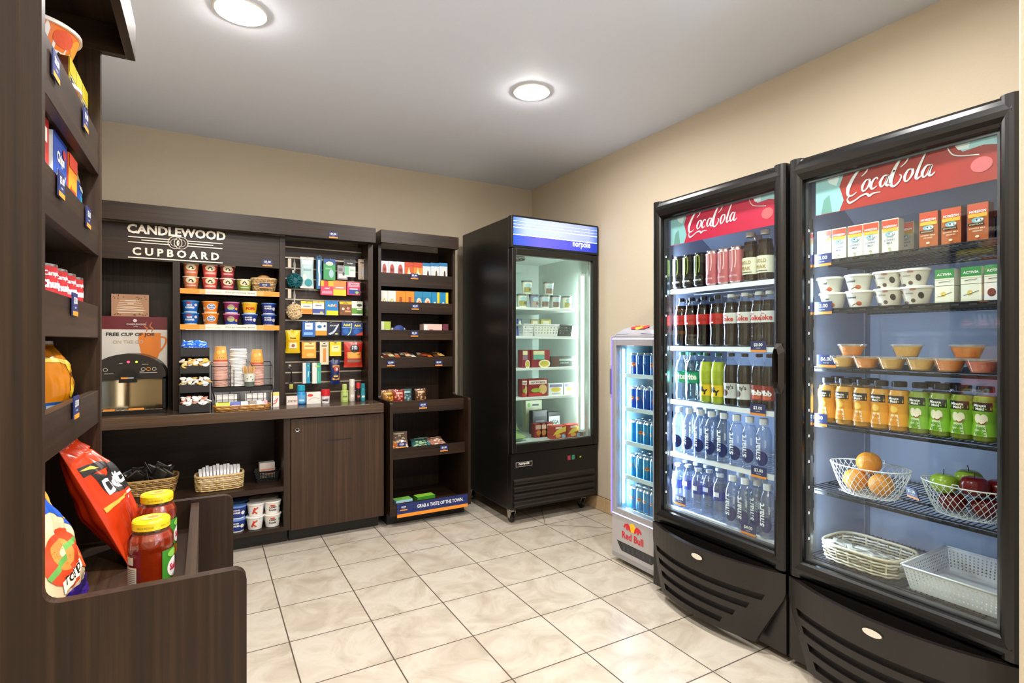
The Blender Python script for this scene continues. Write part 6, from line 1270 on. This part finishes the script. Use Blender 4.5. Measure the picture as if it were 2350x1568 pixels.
def fbox(u0, u1, z, h_, base, ops, lb, nm='frozen_meal', cat='frozen meal', y=FYI, d=.06, top=None, dz=0):
    x0, x1 = xat(u0, y), xat(u1, y); Kind(nm, cat, carton((x1-x0)*.97, d, h_, base, ops, top)).put(((x0+x1)/2, y, z+dz), lb)
PB = C('#e6ece8', .4)
for u0, u1, nm in ((1189, 1213, 'near the hinge'), (1214, 1270, 'in the middle')):
    y = 3.25; x0, x1 = xat(u0, y), xat(u1, y); Kind('plastic_basket', 'basket', slot_basket((x1-x0)*.92, .12, .08, PB, 8, 3, .08)).put(((x0+x1)/2, y, FZS[1]), 'white slotted basket on the second freezer shelf, '+nm)
y = 3.25; x0, x1 = xat(1272, y), xat(1300, y); Kind('plastic_basket', 'basket', slot_basket((x1-x0)*.92, .12, .08, C('#4a5250', .5), 8, 3, .08)).put(((x0+x1)/2, y, FZS[1]), 'dark grey basket on the second freezer shelf')
fbox(1301, 1322, FZS[1], .075, '#9fb0b0', [('r', -.3, .3, .45, .8, '#39444a'), ('r', -.4, .4, .1, .3, '#74878a')], 'small grey box beside the dark basket in the freezer', 'frozen_snack', 'box')
for u0, u1, c, lb in ((1187, 1196, '#5a6ab0', 'blue box standing in the first white freezer basket'), (1217, 1236, '#b9b48a', 'tan box standing in the second white freezer basket'), (1240, 1263, '#c9c878', 'yellow tan box standing in the second white freezer basket')):
    fbox(u0, u1, FZS[1], .115, c, [('r', -.3, .3, .7, .9, '#e2e0c8')], lb, 'frozen_snack', 'box', 3.25, .02, dz=.004)
for u0, u1, lb in ((1193, 1211, 'tall red frozen meal box beside the hinge on the third freezer shelf'), (1214, 1257, 'tall red and teal frozen meal box on the third freezer shelf')):
    fbox(u0, u1, FZS[2], .122, '#8f2f38', [('r', -.4, .2, .72, .95, '#dfe2b0'), ('r', -.4, .2, .45, .7, '#6fb8a0' if u0 > 1200 else '#8a7a8a'), ('o', .2, .2, .32, .24, '#efe8c0'), ('o', .2, .2, .24, .17, '#c8b848')], lb)
fbox(1258, 1322, FZS[2], .075, '#3c4440', [('r', -.4, .4, .55, .75, '#8fa098'), ('t', 'EVERYDAY', .2, 0, .3, .7, '#a9b4ac', .03), ('r', -.45, -.2, .1, .9, '#5a3a34')], 'long dark frozen food box on the third freezer shelf', 'frozen_snack', 'box')
for u0, u1, lb, t in ((1193, 1205, 'red sandwich pocket box beside the hinge', 'POCKET'), (1206, 1252, 'wide red sandwich pocket box on the fourth freezer shelf', 'HOT POCKETS')):
    fbox(u0, u1, FZS[3], .122, '#8f2a2c', [('r', -.45, .45, .7, .92, '#efe6da'), ('t', t, .14, 0, .74, .8, '#5a2420', .04), ('o', .25, .4, .22, .28, '#d8b878'), ('o', -.1, .35, .25, .12, '#9ab848'), ('r', -.45, .2, .04, .2, '#c83a34')], lb)
for u0, u1, lb in ((1254, 1287, 'white and yellow bowl carton beside the red boxes in the freezer'), (1289, 1322, 'white and yellow bowl carton near the light strip in the freezer')):
    fbox(u0, u1, FZS[3], .082, '#e9efe8', [('r', -.45, .45, .7, .95, '#8a86b0'), ('o', 0, .5, .35, .2, '#dcc454'), ('r', -.3, .3, .1, .2, '#b8bcb0')], lb, 'frozen_bowl', 'frozen meal')
z = FZS[4]
for k, u_ in enumerate((1232, 1244, 1256)): fbox(u_-9, u_+9, z, .1, '#8a2422', [('r', -.4, .4, .6, .9, '#c8a08a'), ('o', 0, .35, .3, .2, '#b8743a')], 'red frozen food box on the freezer floor, %s in the angled row' % NTH[k], y=3.33, d=.05)
for u0, u1, lb in ((1262, 1293, 'red and yellow frozen snack box on the freezer floor'), (1296, 1328, 'red and yellow frozen snack box near the light strip on the freezer floor')):
    fbox(u0, u1, z, .092, '#a8302a', [('p', [(-.5, .3), (.5, .55), (.5, .95), (-.2, .7)], '#e8c848'), ('r', -.3, .2, .78, .94, '#f0d8c8'), ('o', .3, .2, .15, .14, '#7fb8d0'), ('o', -.1, .25, .2, .15, '#d8a848')], lb, y=3.22, d=.07)
fbox(1218, 1252, z+.0, .175, '#2e3034', [('r', -.4, .4, .75, .95, '#4a5058'), ('r', -.3, .3, .5, .58, '#6a6a70')], 'tall dark ice cream bar box at the freezer back', 'frozen_snack', 'box', 3.46, .05)
fbox(1254, 1282, z+.0, .155, '#3a3c40', [('r', -.45, .45, .25, .8, '#c9d0cc'), ('t', 'MEGA', .22, 0, .42, .75, '#3a4a44', .05)], 'dark box reading mega at the freezer back', 'frozen_snack', 'box', 3.46, .05)
fbox(1202, 1240, z, .235, '#dfe0bc', [('r', -.45, .45, .75, .95, '#e9ecd0'), ('o', -.3, .86, .1, .07, '#7ac04a'), ('r', -.1, .3, .82, .88, '#4a4a44')], 'tall cream box at the very back of the freezer floor', 'frozen_snack', 'box', 3.6, .05)
VB = Kind('vegetable_bag', 'bag', pouch(.13, .16, .05, '#8fa86a', [('o', -.2, .5, .2, .2, '#c9d8a0'), ('o', .2, .4, .2, .2, '#6a8a4a'), ('r', -.3, .3, .6, .75, '#d8dca8')], 11, .2))
VB.put((1.875, 3.22, z+.025), 'green frozen vegetable bag lying at the front of the freezer floor', rz=.2, rx=-1.4); VB.put((1.88, 3.37, z+.055), 'green frozen vegetable bag lying behind the front one', rz=-.3, rx=-1.3)

# ================================================================== slim cooler cans
RB = Kind('energy_can', 'can', can(.0255, .126, [(.45, '#1a50a8'), (1, '#1f5cb4')], [('p', [(-.5, .1), (0, .1), (0, .52), (-.5, .52)], '#b9c2cc'), ('p', [(0, .52), (.5, .52), (.5, .9), (0, .9)], '#b9c2cc'), ('o', 0, .52, .3, .07, '#d8a83a'), ('s', [(-.3, .5), (-.1, .55), (0, .5)], .1, '#c23a3a'), ('s', [(.3, .5), (.1, .55), (0, .5)], .1, '#c23a3a'), ('t', 'Red Bull', .06, 0, .4, .7, '#c22a34', .03)], '#c9ccd2'))
RB2 = Kind('energy_can', 'can', can(.0255, .126, [(.45, '#1f7fb8'), (1, '#2a8fc8')], [('p', [(-.5, .1), (0, .1), (0, .52), (-.5, .52)], '#b4ccd8'), ('p', [(0, .52), (.5, .52), (.5, .9), (0, .9)], '#b4ccd8'), ('o', 0, .52, .3, .07, '#d8a83a'), ('s', [(-.3, .5), (-.1, .55), (0, .5)], .1, '#b8404a'), ('s', [(.3, .5), (.1, .55), (0, .5)], .1, '#b8404a')], '#c9ccd2'))
for r, z in enumerate((1.024, .84, .655, .468, .285)):
    for k in range(5):
        for q in range(2):
            (RB if r < 2 else RB2).put((RX+.1+.058*q, RY0-.072-.0535*k+(.01 if q else 0), z+(.0045 if r == 4 else -.0015)), '%s energy can, slim cooler shelf %s, %s from the freezer, row %s' % ('dark blue' if r < 2 else 'light blue', ('one', 'two', 'three', 'four', 'five')[r], NTH[k], ('one', 'two')[q]), 'energy drink cans in the slim cooler', RZ+random.uniform(-.8, .8))

# ================================================================== display shelf beside the camera
LR = PI/2
def lput(kd, x, y, z, lb, rx=0, group=None, dr=0): return kd.put((x, y, z), lb, group, LR+dr, -rx)
BOWL = Kind('noodle_bowl', 'noodle bowl', tub(.045, .078, .1, '#e8e0dc', [('r', -.5, .5, .55, 1, '#e8761e'), ('o', .3, .75, .16, .2, '#f2a030'), ('o', .02, .78, .14, .16, '#d8502a'), ('t', 'RAMEN', .13, .12, .42, .5, '#16141a', .05), ('t', 'BOWL', .2, .12, .2, .5, '#16204a', .06), ('o', .3, .2, .1, .06, '#e8b838'), ('r', -.2, .5, .02, .1, '#d88a3a')], '#efe6da', .006, .082, seg=30))
lput(BOWL, -.3, 1.408, ZS[0]+.0005, 'orange noodle bowl under another one on the top shelf beside the camera', 0, 'noodle bowls', -.6); lput(BOWL, -.3, 1.408, ZS[0]+.1075, 'orange and white ramen noodle bowl on the top shelf beside the camera', 0, 'noodle bowls', -.6)
YB_ = [('r', -.5, .5, 0, .2, '#ecd62a'), ('r', -.5, .5, .8, 1, '#ecd62a'), ('r', -.44, .44, .2, .78, '#eeeada'), ('t', 'SMART', .13, 0, .66, .8, '#1c1a18', .05), ('t', 'MIX', .16, 0, .46, .6, '#1c1a18', .05), ('t', 'sweet', .12, 0, .22, .6, '#2a2622', .04)]
YLB = Kind('snack_box', 'snack box', carton(.0625, .018, .158, '#e8cf22', YB_, side='#5a2a12'))
for k, y in enumerate((1.405, 1.47, 1.535)): lput(YLB, -.2415, y, ZS[0]+.0005, 'yellow snack box with black lettering, %s from the camera' % NTH[k], 0, 'yellow snack boxes')
L2 = ZS[1]+.0005
lput(Kind('cookie_box', 'box', carton(.14, .05, .165, '#c8302a', [('r', -.4, .4, .75, .9, '#e8e0d4'), ('o', .1, .4, .3, .2, '#2a5ab0'), ('o', .1, .4, .2, .13, '#e8c060'), ('r', -.5, .5, 0, .2, '#efe6d8')], side='#e2ddd2')), -.262, 1.165, L2, 'red and cream biscuit box, nearest on the second shelf beside the camera')
lput(Kind('cookie_box', 'box', carton(.105, .055, .16, '#1f49a8', [('t', 'Chips', .16, 0, .66, .75, WHT, .05), ('t', 'AHOY', .2, 0, .44, .75, WHT, .06), ('o', 0, .2, .3, .14, '#c8903a'), ('o', .25, .85, .12, .06, '#c8303a'), ('o', -.2, .3, .1, .06, '#7a4a20')], side='#e6e2dc')), -.262, 1.31, L2, 'blue chocolate chip cookie box on the second shelf beside the camera')
lput(Kind('cracker_box', 'box', carton(.075, .05, .155, '#ee9a1c', [('t', 'cheese', .13, 0, .5, .8, '#c8401a', .05), ('t', 'bits', .13, 0, .36, .6, '#c8401a', .05), ('r', -.5, .5, .82, 1, '#d8442c'), ('o', .05, .18, .3, .1, '#f2c04a')], side='#d8442c')), -.258, 1.412, L2, 'orange cheese cracker box beside the blue cookie box')
lput(Kind('wipes_pouch', 'pouch', bag(.075, .162, .02, lambda x, y: '#c9b07a' if y > .82 else ('#2a9ab4' if (x-.05)**2*2+(y-.4)**2 < .06 else '#1b4aa0'), [('t', 'Wet', .1, .05, .66, .6, WHT, .04), ('r', -.2, .3, .3, .36, '#c8e6ea')], 8, 12, 20, .2)), -.244, 1.512, L2, 'shiny blue and teal pouch leaning at the far end of the second shelf', .02)
CS = [('r', -.5, .5, .5, 1, '#c22a30'), ('t', 'Campbell', .11, 0, .78, .8, WHT, .03), ('t', 'Chunky', .17, 0, .56, .85, WHT, .06), ('o', .1, .3, .3, .16, '#d8a83a'), ('o', -.15, .26, .14, .1, '#b8402a'), ('o', .25, .2, .12, .08, '#6a8a4a'), ('r', -.4, .4, .06, .1, '#8a8478')]
CN = Kind('soup_can', 'can', tin(.038, .108, CS)); CN2 = Kind('soup_can', 'can', tin(.038, .108, [('r', -.5, .5, 0, .5, '#4fb0d0'), ('r', -.5, .5, .5, 1, '#dfe2e6'), ('t', 'RAIS', .14, 0, .5, .6, '#2a2a34', .04), ('o', 0, .28, .3, .14, '#eef2f2')]))
L3 = ZS[2]+.0005; lput(CN2, -.275, 1.2, L3, 'white and blue can, nearest on the third shelf beside the camera')
for k, y in enumerate((1.28, 1.36, 1.44, 1.52)): lput(CN, -.272, y, L3, 'red and white chunky soup can, %s after the blue one' % NTH[k], 0, 'red soup cans', -.3)
for k, y in enumerate((1.32, 1.4, 1.48)): lput(CN, -.355, y, L3, 'red and white chunky soup can in the back row, %s in line' % NTH[k], 0, 'red soup cans', -.3)
EL = lambda x, y, a, b_, n=22: [(x+a*math.cos(2*PI*k/n), y+b_*math.sin(2*PI*k/n)) for k in range(n)]
lput(Kind('chip_bag', 'bag', bag(.19, .165, .075, lambda x, y: '#b9b4ac' if y < .04 or y > .96 else '#dd8412', [('p', [(-.5, .04), (.5, .04), (.5, .3), (.1, .2), (-.5, .26)], '#24569a'), ('p', [(-.46, .04), (-.1, .04), (-.25, .2), (-.46, .22)], '#b9c4cc'), ('p', EL(.14, .5, .24, .26), '#eac224'), ('p', EL(.14, .5, .16, .16), '#d8901c'), ('t', 'Corn', .13, .14, .5, .4, '#4a2410', .05), ('t', 'Chips', .1, .14, .38, .36, '#4a2410', .05), ('p', [(-.45, .74), (.45, .62), (.45, .68), (-.45, .8)], '#ecd25a')], 12, 48, 48, .22, fine=True)), -.272, 1.46, ZS[3]+.001, 'orange corn chip bag on the fourth shelf beside the camera', .12)
BF = .7505
DOP = [('p', [(-.47, .80), (-.1, .76), (.1, .68), (-.2, .70), (-.47, .72)], '#16100d'), ('p', [(-.47, .775), (-.3, .77), (-.2, .72), (-.36, .745)], '#f2a83a'), ('p', [(-.4, .72), (-.2, .64), (0, .72), (.44, .66), (.46, .5), (.1, .46), (-.1, .48), (-.36, .52)], '#15100e'), ('t', 'Doritos', .16, .0, .515, .8, '#f6f2ec', .035), ('p', [(.16, .72), (.22, .7), (.42, .42), (.3, .49), (.23, .55)], '#f2a22c'), ('r', -.18, .16, .425, .445, '#f4e8e0'), ('r', -.12, .1, .395, .41, '#f4e8e0'),
  ('p', [(-.47, .42), (-.1, .46), (-.47, .46)], '#f0a03a'), ('p', [(.47, .42), (.3, .3), (.2, .12), (.3, .08), (.47, .1)], '#ef9a28'), ('p', [(.2, .3), (.3, .28), (.26, .16), (.18, .2)], '#f6b84a')]
DO = Kind('chip_bag', 'bag', bag(.196, .28, .085, lambda x, y: '#8a2010' if y > .94 or y < .04 else '#bb3410', DOP, 21, 64, 90, .24, wr=2.0, fine=True))
lput(DO, -.137, 1.45, BF+.004, 'large red tortilla chip bag standing in the bin beside the salsa jars', .42, None, .03)
DO2 = Kind('chip_bag', 'bag', bag(.19, .28, .06, lambda x, y: '#8a1c0e', [('p', [(-.45, .5), (.45, .52), (.45, .74), (-.45, .7)], '#14100f'), ('p', [(-.3, .5), (.1, .56), (-.1, .62)], '#f0c890')], 25, 24, 30, .2, wr=1.4)); lput(DO2, -.265, 1.315, BF+.004, 'dark red chip bag behind the two front bags in the bin', .3)
TOP_ = [('p', [(-.49, .62), (-.1, .60), (.25, .42), (.4, .22), (.47, .2), (.47, .96), (-.49, .96)], '#0f49a8'), ('p', [(.1, .84), (.46, .6), (.46, .46), (.2, .52), (.04, .68)], '#e2a02a'), ('p', [(.14, .8), (.4, .62), (.42, .52), (.22, .56), (.1, .68)], '#efb84a'), ('p', EL(-.14, .33, .3, .17), '#c8401a'), ('p', EL(-.17, .36, .17, .1), '#e8843a'), ('p', EL(-.17, .37, .09, .05), '#eed0a0'), ('p', [(-.42, .27), (-.1, .36), (.14, .36), (.14, .39), (-.1, .395), (-.44, .3)], '#5f9a46'),
  ('p', EL(.27, .27, .14, .1), '#d2501e'), ('p', EL(.25, .29, .07, .05), '#e88a4a'), ('p', EL(.31, .24, .05, .04), '#a83214'), ('p', [(-.36, .17), (.16, .2), (.16, .25), (-.36, .235)], '#efe6d0'), ('t', 'TOSTITOS', .06, -.1, .2, .5, '#16120f', .03), ('p', [(-.49, .03), (.49, .03), (.49, .12), (.1, .12), (-.2, .155), (-.49, .16)], '#2e1470'), ('s', [(-.3, .78), (-.3, .68), (-.24, .66)], .02, '#dfe8f8'), ('s', [(-.12, .76), (-.04, .7)], .018, '#dfe8f8'), ('s', [(.28, .42), (.34, .36)], .018, '#dfe8f8')]
TO = Kind('chip_bag', 'bag', bag(.19, .29, .08, lambda x, y: '#3a1c78' if y < .03 else ('#0f49a8' if y > .96 else '#d9bf98'), TOP_, 33, 60, 84, .2, wr=1.7, fine=True))
lput(TO, -.19, 1.182, BF+.004, 'blue and cream tortilla chip bag with purple base, nearest in the bin', .42, None, -.03)
JR = [(.03, 0), (.04, .004), (.043, .012), (.043, .082), (.045, .092), (.0445, .105), (.039, .115), (.0335, .12), (.0325, .128)]
def jar(name):
    R = root(name); b = MB(); b.lathe([(0, .004)]+JR, clear('jar_glass', '#fff4ec', .07), 30); b.build('glass_body', R)
    b = MB(); b.lathe([(0, .006)]+[(r-.0022, z+.002) for r, z in JR[:-2]]+[(.034, .1165), (0, .1165)], C('#83290a', .2, n=.15, coat=.3), 28); b.build('salsa', R)
    b = MB(); LM = C('#f0cf1c', .32); b.lathe([(.0345, .123), (.0365, .124), (.037, .137), (.035, .14), (.032, .1395), (.0305, .141), (0, .141)], LM, 32); gt = flat((0, 0, .1415), (1, 0, 0), (0, 1, 0), (0, 0, 1)); b.oval(gt, 0, 0, .021, .021, C('#e9b25a', .4), .0003); b.oval(gt, .004, 0, .011, .008, C('#d2803a', .4), .0006)
    gl_ = cyl(.0372); b.text(gl_, 'SALSA MEDIUM', .005, -.02, .128, C('#b89a1a', .4), .02, .04, .0004); b.text(gl_, 'NEW TASTE', .005, .025, .128, C('#b89a1a', .4), .02, .03, .0004); b.build('lid', R)
    b = MB(); g = cyl(.0436, a0=0); b.rect(g, -.078, -.038, .012, .062, C('#d9d2c0', .45), 6, 1, .0006)
    for k in range(9): b.rect(g, -.075, -.041, .03+.0034*k, .0315+.0034*k, C('#8a857a', .5), 5, 1, .001)
    for k in range(12): b.rect(g, -.072+.0024*k, -.0712+.0024*k+.0006*(k % 2), .014, .026, BLK, 1, 1, .001)
    b.rect(g, -.07, -.046, .066, .08, C('#cfc8b8', .45), 4, 1, .0006); b.build('nutrition_label', R)
    b = MB(); b.rect(g, .012, .085, .01, .085, C('#3f8a2c', .4), 10, 1, .0006); b.rect(g, .012, .085, .01, .03, C('#e08a22', .4), 10, 1, .0009); b.oval(g, .024, .02, .009, .008, C('#d8421e', .4), .0014); b.oval(g, .038, .02, .009, .009, C('#e8b02a', .4), .0013); b.oval(g, .045, .05, .022, .018, C('#efe4e0', .4), .0012, rings=4); b.text(g, 'Salsa', .016, .045, .045, C('#c22a48', .4), .04, .036, .002); b.oval(g, .04, .076, .016, .007, C('#8ac04a', .4), .0014); b.build('front_label', R); return R
SJ = Kind('salsa_jar', 'jar', jar)
SJ.put((-.0855, 1.195, BF), 'salsa jar with yellow lid, nearest the camera in the bin', 'salsa jars', .28, sc=(.8, .8, 1)); SJ.put((-.089, 1.385, BF), 'salsa jar with yellow lid behind the nearer one', 'salsa jars', .5, sc=(.8, .8, 1))
for u_, v_, p, lb in ((130, 190, '$4.00', 'the noodle bowl lip, near end'), (198, 305, '$3.00', 'the yellow box lip, far end'), (142, 460, '$5.00', 'the cookie box lip, near end'), (204, 528, '$5.00', 'the cookie box lip, far end'), (173, 730, '$3.00', 'the soup can lip'), (176, 965, '$3.00', 'the corn chip lip')):
    yy = yat(u_, -.2085); zz = zat(u_, v_, x=-.2085); price(p, (-.2085, yy, zz+.004), 'navy price card on '+lb, LR, .045, .042)
